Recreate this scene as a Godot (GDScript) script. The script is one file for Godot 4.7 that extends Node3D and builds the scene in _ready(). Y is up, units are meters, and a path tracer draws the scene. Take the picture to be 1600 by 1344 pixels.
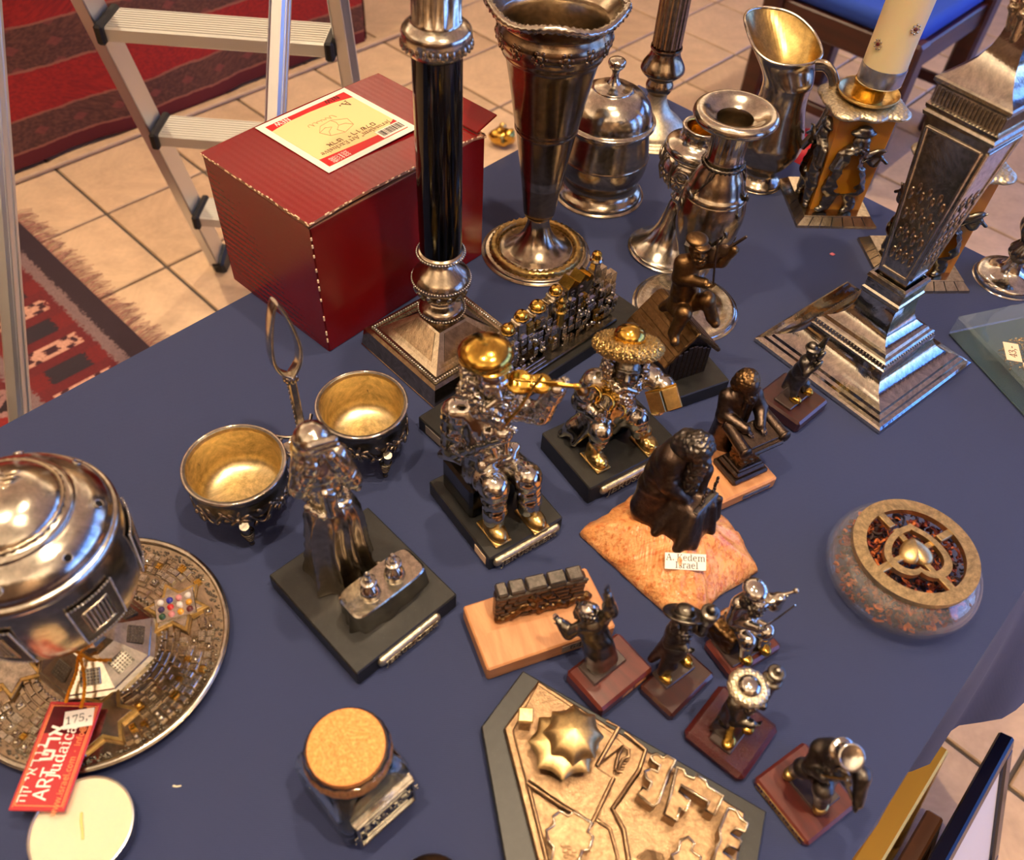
extends Node3D

const TOP := 0.75                       # height of the table top
var M := {}
var taken := {}
var noise := FastNoiseLite.new()

func _ready() -> void:
	# ---- camera
	var cam := Camera3D.new()
	cam.name = "camera"
	var th := 0.8668
	var ro := 0.0739
	var u0 := Vector3(0, cos(th), -sin(th))
	var fw := Vector3(0, -sin(th), -cos(th))
	var rt := Vector3(1, 0, 0) * cos(ro) + u0 * sin(ro)
	var up := u0 * cos(ro) - Vector3(1, 0, 0) * sin(ro)
	cam.transform = Transform3D(Basis(rt, up, -fw), Vector3(0, 1.4386, 0))
	cam.fov = 53.27
	cam.near = 0.05
	cam.far = 60.0
	var att := CameraAttributesPhysical.new()
	att.frustum_focal_length = 24.0
	att.frustum_focus_distance = 0.98
	att.exposure_aperture = 5.2
	att.frustum_near = 0.05
	att.frustum_far = 60.0
	cam.attributes = att
	add_child(cam)
	cam.fov = 53.27
	# ---- sky and exposure
	var env := Environment.new()
	env.background_mode = Environment.BG_SKY
	var psm := ProceduralSkyMaterial.new()
	psm.sky_top_color = Color(0.24, 0.45, 0.86)
	psm.sky_horizon_color = Color(0.62, 0.76, 0.98)
	psm.ground_horizon_color = Color(0.45, 0.5, 0.58)
	psm.ground_bottom_color = Color(0.3, 0.32, 0.35)
	psm.sky_energy_multiplier = 2.4
	var sky := Sky.new()
	sky.sky_material = psm
	env.sky = sky
	env.tonemap_mode = Environment.TONE_MAPPER_LINEAR
	env.tonemap_exposure = 0.84
	env.sdfgi_enabled = true
	env.ssao_enabled = true
	env.ssil_enabled = true
	var we := WorldEnvironment.new()
	we.name = "world_environment"
	we.environment = env
	add_child(we)
	noise.seed = 7
	noise.frequency = 1.0
	make_materials()
	# ---- ceiling spots: place, strength, half angle
	for s in [[Vector3(0.42, 2.74, -0.08), 3.44, 40.0, Vector3.DOWN, "the table's right side"], [Vector3(0.14, 2.74, -0.78), 2.15, 38.0, Vector3.DOWN, "the city panorama"], [Vector3(-0.40, 2.74, -0.22), 2.58, 40.0, Vector3.DOWN, "the table's left side"],
			[Vector3(-1.35, 2.74, -1.75), 5.59, 40.0, Vector3.DOWN, "the patterned rug"], [Vector3(1.0, 2.74, -2.3), 3.87, 40.0, Vector3.DOWN, "the wooden chair"], [Vector3(-0.35, 2.74, -2.6), 3.87, 40.0, Vector3.DOWN, "the red carton's far side"],
			[Vector3(2.1, 2.74, 0.5), 6.02, 45.0, Vector3.DOWN, "the near right aisle"], [Vector3(-2.1, 2.74, 0.3), 6.02, 45.0, Vector3.DOWN, "the near left aisle"], [Vector3(-2.2, 2.74, -3.4), 6.02, 45.0, Vector3(-0.5, -1, -0.2), "the far left corner"],
			[Vector3(-2.2, 2.74, -1.0), 6.02, 45.0, Vector3(-0.7, -1, 0), "the left wall"], [Vector3(-1.3, 2.74, 1.3), 6.02, 45.0, Vector3(0, -1, 0.7), "the near wall, left half"], [Vector3(0.9, 2.74, 1.3), 6.02, 45.0, Vector3(0, -1, 0.7), "the near wall, right half"],
			[Vector3(-0.4, 2.74, -4.0), 6.02, 45.0, Vector3(0, -1, -0.7), "the far wall, left half"], [Vector3(1.8, 2.74, -4.0), 6.02, 45.0, Vector3(0, -1, -0.7), "the far wall, right half"]]:
		ceiling_spot(s[0], s[1], s[2], s[3], s[4])
	for s in [[Vector3(-3.0, 1.95, -0.2), 1, "on the left wall beside the ladder"], [Vector3(-3.0, 1.95, -2.6), 1, "on the left wall's far part"], [Vector3(-1.0, 1.95, 1.95), 2, "on the left part of the near wall"], [Vector3(1.2, 1.95, 1.95), 2, "on the right part of the near wall"], [Vector3(-1.0, 1.95, -4.75), 3, "on the left part of the far wall"], [Vector3(1.2, 1.95, -4.75), 3, "on the right part of the far wall"]]:
		wall_uplight(s[0], s[1], s[2])
	build_room()
	build_background()
	build_table()
	build_table_objects()
	build_figures()

# ------------------------------------------------------------------ scene graph helpers
func numbered(n: String) -> String:
	if not taken.has(n):
		taken[n] = 0
		return n
	taken[n] += 1
	return "%s_%03d" % [n, taken[n]]

func tag(o: Node3D, label: String, category: String, group := "") -> void:
	o.set_meta("label", label)
	o.set_meta("category", category)
	if group != "":
		o.set_meta("group", group)

func thing(n: String, label: String, category: String, at: Vector3, deg := 0.0, group := "") -> Node3D:
	var o := Node3D.new()
	o.name = numbered(n)
	add_child(o)
	o.position = at
	o.rotation.y = -deg_to_rad(deg)       # deg runs from +x towards +z
	tag(o, label, category, group)
	return o

func part(p: Node, n: String, mesh: Mesh, m: Material, xf := Transform3D()) -> MeshInstance3D:
	var o := MeshInstance3D.new()
	o.name = numbered(n) if p == self else n
	o.mesh = mesh
	o.material_override = m
	o.transform = xf
	p.add_child(o, true)
	return o

func struct(n: String, mesh: Mesh, m: Material, xf := Transform3D()) -> MeshInstance3D:
	var o := part(self, n, mesh, m, xf)
	o.set_meta("kind", "structure")
	return o

func single(n: String, mesh: Mesh, m: Material, label: String, category: String, xf := Transform3D(), group := "") -> MeshInstance3D:
	var o := part(self, n, mesh, m, xf)
	tag(o, label, category, group)
	return o

func P(x: float, z: float, h := 0.0) -> Vector3:
	return Vector3(x, TOP + h, z)

func mm(x: float, y: float, z: float) -> Vector3:
	return Vector3(x, y, z) * 0.001

# ------------------------------------------------------------------ surface helpers
func S() -> SurfaceTool:
	var st := SurfaceTool.new()
	st.begin(Mesh.PRIMITIVE_TRIANGLES)
	return st

func done(st: SurfaceTool) -> ArrayMesh:
	st.generate_normals()
	return st.commit()

func tri(st: SurfaceTool, a: Vector3, b: Vector3, c: Vector3, out: Vector3) -> void:
	if (b - a).cross(c - a).dot(out) > 0.0:      # turn it so that it runs clockwise seen from outside
		st.add_vertex(a); st.add_vertex(c); st.add_vertex(b)
	else:
		st.add_vertex(a); st.add_vertex(b); st.add_vertex(c)

func quad(st: SurfaceTool, a: Vector3, b: Vector3, c: Vector3, d: Vector3, out: Vector3) -> void:
	tri(st, a, b, c, out)
	tri(st, a, c, d, out)

func cbox(st: SurfaceTool, c: Vector3, s: Vector3, b := 0.0, xf := Transform3D()) -> void:
	# a box with chamfered edges
	st.set_smooth_group(-1)
	var h := s * 0.5
	b = minf(b, minf(h.x, minf(h.y, h.z)) * 0.95)
	for a in 3:
		var u := (a + 1) % 3
		var v := (a + 2) % 3
		for sg in [-1.0, 1.0]:
			var p: Array[Vector3] = []
			for k in [[-1, -1], [1, -1], [1, 1], [-1, 1]]:
				var q := Vector3.ZERO
				q[a] = sg * h[a]
				q[u] = k[0] * (h[u] - b)
				q[v] = k[1] * (h[v] - b)
				p.append(xf * (c + q))
			var out := Vector3.ZERO
			out[a] = sg
			quad(st, p[0], p[1], p[2], p[3], xf.basis * out)
		if b <= 0.0:
			continue
		for su in [-1.0, 1.0]:
			for sv in [-1.0, 1.0]:
				var e: Array[Vector3] = []
				for k in [[0, -1], [0, 1], [1, 1], [1, -1]]:
					var q := Vector3.ZERO
					q[a] = k[1] * (h[a] - b)
					q[u] = su * (h[u] if k[0] == 0 else h[u] - b)
					q[v] = sv * (h[v] - b if k[0] == 0 else h[v])
					e.append(xf * (c + q))
				var out := Vector3.ZERO
				out[u] = su
				out[v] = sv
				quad(st, e[0], e[1], e[2], e[3], xf.basis * out)
	if b > 0.0:
		for sx in [-1.0, 1.0]:
			for sy in [-1.0, 1.0]:
				for sz in [-1.0, 1.0]:
					var g := Vector3(sx, sy, sz)
					tri(st, xf * (c + g * Vector3(h.x, h.y - b, h.z - b)), xf * (c + g * Vector3(h.x - b, h.y, h.z - b)), xf * (c + g * Vector3(h.x - b, h.y - b, h.z)), xf.basis * g)

func boxm(c: Vector3, s: Vector3, b := 0.0, xf := Transform3D()) -> ArrayMesh:
	var st := S()
	cbox(st, c, s, b, xf)
	return done(st)

func spline(pts: Array, n := 5) -> PackedVector2Array:
	var o := PackedVector2Array()
	for i in pts.size() - 1:
		var a: Vector2 = pts[maxi(i - 1, 0)]
		var b: Vector2 = pts[i]
		var c: Vector2 = pts[i + 1]
		var d: Vector2 = pts[mini(i + 2, pts.size() - 1)]
		for k in n:
			o.append(b.cubic_interpolate(c, a, d, float(k) / n))
	o.append(pts[pts.size() - 1])
	return o

func pv(a: Array) -> Array:      # [r, h, r, h ...] in millimetres
	var o := []
	for i in a.size() / 2:
		o.append(Vector2(a[2 * i], a[2 * i + 1]) * 0.001)
	return o

# profile from the bottom up along the outside; modu(angle, height) scales the radius
func lathe(st: SurfaceTool, prof, segs := 48, xf := Transform3D(), modu = null) -> void:
	var g := 1
	var prev := Vector2.ZERO
	for j in prof.size() - 1:
		var a: Vector2 = prof[j]
		var b: Vector2 = prof[j + 1]
		var d := (b - a).normalized()
		if j > 0 and d.dot(prev) < 0.72:
			g += 1
		prev = d
		st.set_smooth_group(g)
		for i in segs:
			var t0 := TAU * i / segs
			var t1 := TAU * (i + 1) / segs
			var a0 := a.x
			var a1 := a.x
			var b0 := b.x
			var b1 := b.x
			if modu != null:
				a0 *= modu.call(t0, a.y); a1 *= modu.call(t1, a.y); b0 *= modu.call(t0, b.y); b1 *= modu.call(t1, b.y)
			var p00 := xf * Vector3(a0 * cos(t0), a.y, a0 * sin(t0))
			var p10 := xf * Vector3(a1 * cos(t1), a.y, a1 * sin(t1))
			var p01 := xf * Vector3(b0 * cos(t0), b.y, b0 * sin(t0))
			var p11 := xf * Vector3(b1 * cos(t1), b.y, b1 * sin(t1))
			# counter-clockwise from outside is p10 p00 p01 p11
			if a.x > 1e-6:
				st.add_vertex(p10); st.add_vertex(p01); st.add_vertex(p00)
			if b.x > 1e-6:
				st.add_vertex(p10); st.add_vertex(p11); st.add_vertex(p01)

func lathem(prof, segs := 48, xf := Transform3D(), modu = null) -> ArrayMesh:
	var st := S()
	lathe(st, prof, segs, xf, modu)
	return done(st)

func ring(st: SurfaceTool, big: float, r: float, y: float, segs := 72, sides := 8, twist := 0, amp := 0.0, xf := Transform3D(), wob = null) -> void:
	st.set_smooth_group(1)
	for i in segs:
		for k in sides:
			var q: Array[Vector3] = []
			for e in [[0, 0], [1, 0], [1, 1], [0, 1]]:
				var t: float = TAU * (i + e[0]) / segs
				var f: float = TAU * (k + e[1]) / sides
				var rr := r * (1.0 + amp * sin(twist * t + 2.0 * f)) if twist > 0 else r
				var dy: float = wob.call(t) if wob != null else 0.0
				var R := big + rr * cos(f)
				q.append(xf * Vector3(R * cos(t), y + dy + rr * sin(f), R * sin(t)))
			var tm: float = TAU * (i + 0.5) / segs
			var fm: float = TAU * (k + 0.5) / sides
			quad(st, q[0], q[1], q[2], q[3], xf.basis * Vector3(cos(fm) * cos(tm), sin(fm), cos(fm) * sin(tm)))

func ringm(big: float, r: float, y: float, segs := 72, sides := 8, twist := 0, amp := 0.0, xf := Transform3D(), wob = null) -> ArrayMesh:
	var st := S()
	ring(st, big, r, y, segs, sides, twist, amp, xf, wob)
	return done(st)

func ball(st: SurfaceTool, c: Vector3, r: Vector3, n := 8, m := 5, bs := Basis()) -> void:
	st.set_smooth_group(1)
	for j in m:
		for i in n:
			var q: Array[Vector3] = []
			for e in [[0, 0], [1, 0], [1, 1], [0, 1]]:
				var t: float = TAU * (i + e[0]) / n
				var f: float = PI * (j + e[1]) / m - PI / 2
				q.append(c + bs * (r * Vector3(cos(f) * cos(t), sin(f), cos(f) * sin(t))))
			var mid := (q[0] + q[2]) * 0.5 - c
			if j == 0:
				tri(st, q[0], q[2], q[3], mid)
			elif j == m - 1:
				tri(st, q[0], q[1], q[2], mid)
			else:
				quad(st, q[0], q[1], q[2], q[3], mid)

func beads(R: float, r: float, y: float, n: int, xf := Transform3D()) -> ArrayMesh:
	var st := S()
	for i in n:
		var t := TAU * i / n
		ball(st, xf * Vector3(R * cos(t), y, R * sin(t)), Vector3.ONE * r, 6, 4)
	return done(st)

func prism(st: SurfaceTool, poly: PackedVector2Array, y0: float, y1: float, bev := 0.0, xf := Transform3D()) -> void:
	# poly in x,z; the top edge is chamfered by bev
	st.set_smooth_group(-1)
	var n := poly.size()
	var area := 0.0
	for i in n:
		area += poly[i].cross(poly[(i + 1) % n])
	var sg := 1.0 if area > 0.0 else -1.0
	var ins := PackedVector2Array()
	for i in n:
		var d0 := (poly[i] - poly[(i + n - 1) % n]).normalized()
		var d1 := (poly[(i + 1) % n] - poly[i]).normalized()
		var n0 := Vector2(-d0.y, d0.x) * sg
		var n1 := Vector2(-d1.y, d1.x) * sg
		var bi := (n0 + n1)
		var l := maxf(bi.length_squared() * 0.5, 0.3)
		ins.append(poly[i] + bi / l * bev)
	for i in n:
		var k := (i + 1) % n
		var d := poly[k] - poly[i]
		var out := Vector3(d.y, 0, -d.x) * sg
		var a := Vector3(poly[i].x, y0, poly[i].y)
		var b := Vector3(poly[k].x, y0, poly[k].y)
		var c := Vector3(poly[k].x, y1 - bev, poly[k].y)
		var e := Vector3(poly[i].x, y1 - bev, poly[i].y)
		quad(st, xf * a, xf * b, xf * c, xf * e, xf.basis * out)
		if bev > 0.0:
			quad(st, xf * e, xf * c, xf * Vector3(ins[k].x, y1, ins[k].y), xf * Vector3(ins[i].x, y1, ins[i].y), xf.basis * (out.normalized() + Vector3.UP))
	var idx := Geometry2D.triangulate_polygon(ins)
	for i in idx.size() / 3:
		var a2 := ins[idx[3 * i]]
		var b2 := ins[idx[3 * i + 1]]
		var c2 := ins[idx[3 * i + 2]]
		tri(st, xf * Vector3(a2.x, y1, a2.y), xf * Vector3(b2.x, y1, b2.y), xf * Vector3(c2.x, y1, c2.y), xf.basis * Vector3.UP)
	idx = Geometry2D.triangulate_polygon(poly)
	for i in idx.size() / 3:
		var a3 := poly[idx[3 * i]]
		var b3 := poly[idx[3 * i + 1]]
		var c3 := poly[idx[3 * i + 2]]
		tri(st, xf * Vector3(a3.x, y0, a3.y), xf * Vector3(b3.x, y0, b3.y), xf * Vector3(c3.x, y0, c3.y), xf.basis * Vector3.DOWN)

func prismm(poly: PackedVector2Array, y0: float, y1: float, bev := 0.0, xf := Transform3D()) -> ArrayMesh:
	var st := S()
	prism(st, poly, y0, y1, bev, xf)
	return done(st)

func poly2(a: Array, k := 0.001) -> PackedVector2Array:
	var o := PackedVector2Array()
	for i in a.size() / 2:
		o.append(Vector2(a[2 * i], a[2 * i + 1]) * k)
	return o

func tube(st: SurfaceTool, pts: Array, r0: float, r1 := -1.0, sides := 8, flat := 1.0, upv := Vector3.UP) -> void:
	if r1 < 0.0:
		r1 = r0
	st.set_smooth_group(1)
	var n := pts.size()
	var rings := []
	var side := Vector3.ZERO
	for i in n:
		var d: Vector3 = (pts[mini(i + 1, n - 1)] - pts[maxi(i - 1, 0)]).normalized()
		if i == 0:
			side = d.cross(upv)
			if side.length() < 0.1:
				side = d.cross(Vector3(1, 0.2, 0.1))
		side = (side - d * side.dot(d)).normalized()
		var nb := side.cross(d).normalized()
		var r := lerpf(r0, r1, float(i) / (n - 1))
		var row: Array[Vector3] = []
		for k in sides:
			var f := TAU * k / sides
			row.append(pts[i] + side * cos(f) * r + nb * sin(f) * r * flat)
		rings.append(row)
	for i in n - 1:
		for k in sides:
			var k2 := (k + 1) % sides
			var mid: Vector3 = (rings[i][k] + rings[i][k2]) * 0.5 - pts[i]
			quad(st, rings[i][k], rings[i][k2], rings[i + 1][k2], rings[i + 1][k], mid)
	for e in [0, n - 1]:
		var out: Vector3 = pts[0] - pts[1] if e == 0 else pts[n - 1] - pts[n - 2]
		st.set_smooth_group(2 + e)
		for k in range(1, sides - 1):
			tri(st, rings[e][0], rings[e][k], rings[e][k + 1], out)

func tubem(pts: Array, r0: float, r1 := -1.0, sides := 8, flat := 1.0, upv := Vector3.UP) -> ArrayMesh:
	var st := S()
	tube(st, pts, r0, r1, sides, flat, upv)
	return done(st)

func curve3(pts: Array, n := 6) -> Array:
	var o := []
	for i in pts.size() - 1:
		var a: Vector3 = pts[maxi(i - 1, 0)]
		var b: Vector3 = pts[i]
		var c: Vector3 = pts[i + 1]
		var d: Vector3 = pts[mini(i + 2, pts.size() - 1)]
		for k in n:
			o.append(b.cubic_interpolate(c, a, d, float(k) / n))
	o.append(pts[pts.size() - 1])
	return o

func facing(at: Vector3, right: Vector3, upw: Vector3) -> Transform3D:
	# x runs along right, y along upw, z out of the face
	var x := right.normalized()
	var z := x.cross(upw).normalized()
	return Transform3D(Basis(x, z.cross(x), z), at)

func words(p: Node, n: String, s: String, height: float, m: Material, xf: Transform3D, font := "Droid Sans", depth := 0.0003) -> MeshInstance3D:
	var f := SystemFont.new()
	f.font_names = PackedStringArray([font])
	var t := TextMesh.new()
	t.font = f
	t.text = s
	t.font_size = 32
	t.pixel_size = height / 24.0
	t.depth = depth
	return part(p, n, t, m, xf)

# ------------------------------------------------------------------ smooth figures: distances on a grid, in millimetres
var F := PackedFloat32Array()
var fo := Vector3.ZERO
var fnx := 0
var fny := 0
var fnz := 0
var fc := 1.0

func fbegin(lo: Vector3, hi: Vector3, cell: float) -> void:
	fo = lo
	fc = cell
	fnx = int((hi.x - lo.x) / cell) + 2
	fny = int((hi.y - lo.y) / cell) + 2
	fnz = int((hi.z - lo.z) / cell) + 2
	F = PackedFloat32Array()
	F.resize(fnx * fny * fnz)
	F.fill(1000.0)

func _range(lo: Vector3, hi: Vector3) -> PackedInt32Array:
	return PackedInt32Array([clampi(int(floor((lo.x - fo.x) / fc)), 0, fnx), clampi(int(ceil((hi.x - fo.x) / fc)) + 1, 0, fnx),
		clampi(int(floor((lo.y - fo.y) / fc)), 0, fny), clampi(int(ceil((hi.y - fo.y) / fc)) + 1, 0, fny),
		clampi(int(floor((lo.z - fo.z) / fc)), 0, fnz), clampi(int(ceil((hi.z - fo.z) / fc)) + 1, 0, fnz)])

# a limb that tapers from ra at a to rb at b. amp, fr: curls of that height and frequency (fr < 0: folds round the axis)
func fcap(a: Vector3, b: Vector3, ra: float, rb: float, k := 3.0, amp := 0.0, fr := 1.0) -> void:
	var m := maxf(ra, rb) + k + 2.5 * fc + amp
	var w := _range(a.min(b) - Vector3.ONE * m, a.max(b) + Vector3.ONE * m)
	var ab := b - a
	var il := 1.0 / maxf(ab.length_squared(), 1e-6)
	var k4 := 0.25 / k
	for z in range(w[4], w[5]):
		for y in range(w[2], w[3]):
			var i := (z * fny + y) * fnx + w[0]
			for x in range(w[0], w[1]):
				var p := fo + Vector3(x, y, z) * fc
				var t := clampf((p - a).dot(ab) * il, 0.0, 1.0)
				var d := (p - a - ab * t).length() - lerpf(ra, rb, t)
				if amp > 0.0:
					if fr > 0.0:
						d += amp * sin(fr * p.x + sin(0.7 * fr * p.y)) * sin(fr * p.z + 1.0) * sin(fr * p.y + sin(0.8 * fr * p.x))
					else:
						d += amp * sin(-fr * atan2(p.z - a.z, p.x - a.x) + 0.06 * p.y)
				var h := maxf(k - absf(d - F[i]), 0.0)
				F[i] = minf(d, F[i]) - h * h * k4
				i += 1

func fell(c: Vector3, r: Vector3, k := 3.0, bs := Basis(), amp := 0.0, fr := 1.0) -> void:
	var big := maxf(r.x, maxf(r.y, r.z))
	var m := big + k + 2.5 * fc + amp
	var w := _range(c - Vector3.ONE * m, c + Vector3.ONE * m)
	var inv := bs.transposed()
	var k4 := 0.25 / k
	for z in range(w[4], w[5]):
		for y in range(w[2], w[3]):
			var i := (z * fny + y) * fnx + w[0]
			for x in range(w[0], w[1]):
				var p := fo + Vector3(x, y, z) * fc
				var q := inv * (p - c) / r
				var k0 := q.length()
				var k1 := (q / r).length()
				var d := k0 * (k0 - 1.0) / maxf(k1, 1e-5)
				if amp > 0.0:
					d += amp * sin(fr * p.x + sin(0.7 * fr * p.y)) * sin(fr * p.z + 1.0) * sin(fr * p.y + sin(0.8 * fr * p.x))
				var h := maxf(k - absf(d - F[i]), 0.0)
				F[i] = minf(d, F[i]) - h * h * k4
				i += 1

func fbox(c: Vector3, hf: Vector3, rnd := 1.0, k := 2.0, bs := Basis(), amp := 0.0, fr := 1.0) -> void:
	var m := hf.length() + k + 2.5 * fc
	var w := _range(c - Vector3.ONE * m, c + Vector3.ONE * m)
	var inv := bs.transposed()
	var k4 := 0.25 / k
	var e := hf - Vector3.ONE * rnd
	for z in range(w[4], w[5]):
		for y in range(w[2], w[3]):
			var i := (z * fny + y) * fnx + w[0]
			for x in range(w[0], w[1]):
				var p := fo + Vector3(x, y, z) * fc
				var q := (inv * (p - c)).abs() - e
				var d := q.max(Vector3.ZERO).length() + minf(maxf(q.x, maxf(q.y, q.z)), 0.0) - rnd
				if amp > 0.0:
					d += amp * sin(fr * p.x + sin(0.7 * fr * p.y)) * sin(fr * p.z + 1.0) * sin(fr * p.y + sin(0.8 * fr * p.x))
				var h := maxf(k - absf(d - F[i]), 0.0)
				F[i] = minf(d, F[i]) - h * h * k4
				i += 1

# surface nets over the grid
func fmesh() -> ArrayMesh:
	var nx := fnx
	var nxy := fnx * fny
	var offs := PackedInt32Array([0, 1, nx, nx + 1, nxy, nxy + 1, nxy + nx, nxy + nx + 1])
	var ids := PackedInt32Array()
	ids.resize(F.size())
	ids.fill(-1)
	var vs := PackedVector3Array()
	var ns := PackedVector3Array()
	var cells := PackedInt32Array()
	var lim := fc * 2.2
	var e0 := PackedInt32Array([0, 2, 4, 6, 0, 1, 4, 5, 0, 1, 2, 3])
	var e1 := PackedInt32Array([1, 3, 5, 7, 2, 3, 6, 7, 4, 5, 6, 7])
	for z in fnz - 1:
		for y in fny - 1:
			var i := z * nxy + y * nx
			for x in fnx - 1:
				var v0 := F[i]
				if absf(v0) < lim:
					var v := PackedFloat32Array([v0, F[i + 1], F[i + nx], F[i + nx + 1], F[i + nxy], F[i + nxy + 1], F[i + nxy + nx], F[i + nxy + nx + 1]])
					var ins := 0
					for k in 8:
						if v[k] < 0.0:
							ins += 1
					if ins > 0 and ins < 8:
						var s := Vector3.ZERO
						var n := 0
						for k in 12:
							var a := v[e0[k]]
							var b := v[e1[k]]
							if (a < 0.0) != (b < 0.0):
								var t := a / (a - b)
								var pa := Vector3(e0[k] & 1, (e0[k] >> 1) & 1, e0[k] >> 2)
								var pb := Vector3(e1[k] & 1, (e1[k] >> 1) & 1, e1[k] >> 2)
								s += pa.lerp(pb, t)
								n += 1
						s /= n
						var g := Vector3(v[1] - v[0] + v[3] - v[2] + v[5] - v[4] + v[7] - v[6], v[2] - v[0] + v[3] - v[1] + v[6] - v[4] + v[7] - v[5], v[4] - v[0] + v[5] - v[1] + v[6] - v[2] + v[7] - v[3])
						ids[i] = vs.size()
						vs.append((fo + (Vector3(x, y, z) + s) * fc) * 0.001)
						ns.append(g.normalized())
						cells.append(i)
				i += 1
	var ix := PackedInt32Array()
	var st3 := PackedInt32Array([1, nx, nxy])
	for i in cells:
		var a := F[i]
		for ax in 3:
			var b := F[i + st3[ax]]
			if (a < 0.0) == (b < 0.0):
				continue
			var u := st3[(ax + 1) % 3]
			var w := st3[(ax + 2) % 3]
			if i - u - w < 0:
				continue
			var q0 := ids[i]
			var q1 := ids[i - u]
			var q2 := ids[i - u - w]
			var q3 := ids[i - w]
			if q1 < 0 or q2 < 0 or q3 < 0:
				continue
			if a < 0.0:
				ix.append_array(PackedInt32Array([q0, q2, q1, q0, q3, q2]))
			else:
				ix.append_array(PackedInt32Array([q0, q1, q2, q0, q2, q3]))
	var arr := []
	arr.resize(Mesh.ARRAY_MAX)
	arr[Mesh.ARRAY_VERTEX] = vs
	arr[Mesh.ARRAY_NORMAL] = ns
	arr[Mesh.ARRAY_INDEX] = ix
	var m := ArrayMesh.new()
	if vs.size() > 2 and ix.size() > 2:
		m.add_surface_from_arrays(Mesh.PRIMITIVE_TRIANGLES, arr)
	return m

# a list of limbs: [ax ay az  bx by bz  ra rb] each
func limbs(list: Array, k := 3.0, amp := 0.0, fr := 1.0) -> void:
	for l in list:
		fcap(Vector3(l[0], l[1], l[2]), Vector3(l[3], l[4], l[5]), l[6], l[7], k, amp, fr)

func blob(n: Node, nm: String, m: Material) -> MeshInstance3D:
	return part(n, nm, fmesh(), m)

# ------------------------------------------------------------------ materials
func pic(w: int, h: int, f: Callable, mip := true) -> ImageTexture:
	var im := Image.create(w, h, false, Image.FORMAT_RGB8)
	for y in h:
		for x in w:
			im.set_pixel(x, y, f.call(x, y))
	return ImageTexture.create_from_image(im)

func relief(w: int, h: int, f: Callable, depth := 4.0) -> ImageTexture:
	var im := Image.create(w, h, false, Image.FORMAT_RGB8)
	for y in h:
		for x in w:
			var v: float = f.call(x, y)
			im.set_pixel(x, y, Color(v, v, v))
	im.bump_map_to_normal_map(depth)
	return ImageTexture.create_from_image(im)

func mat(n: String, c: Color, rough := 0.5, metal := 0.0) -> StandardMaterial3D:
	var m := StandardMaterial3D.new()
	m.resource_name = n
	m.albedo_color = c
	m.roughness = rough
	m.metallic = metal
	M[n] = m
	return m

func tri_map(m: StandardMaterial3D, per_m: float) -> void:
	m.uv1_triplanar = true
	m.uv1_scale = Vector3.ONE * per_m

func wrapn(x: float, y: float, w: float, s: float, o := 0.0) -> float:
	# noise that repeats every w pixels
	var a := TAU * x / w
	var b := TAU * y / w
	var r := w / TAU * s
	return noise.get_noise_3d(cos(a) * r + o, sin(a) * r + cos(b) * r, sin(b) * r)

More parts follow.
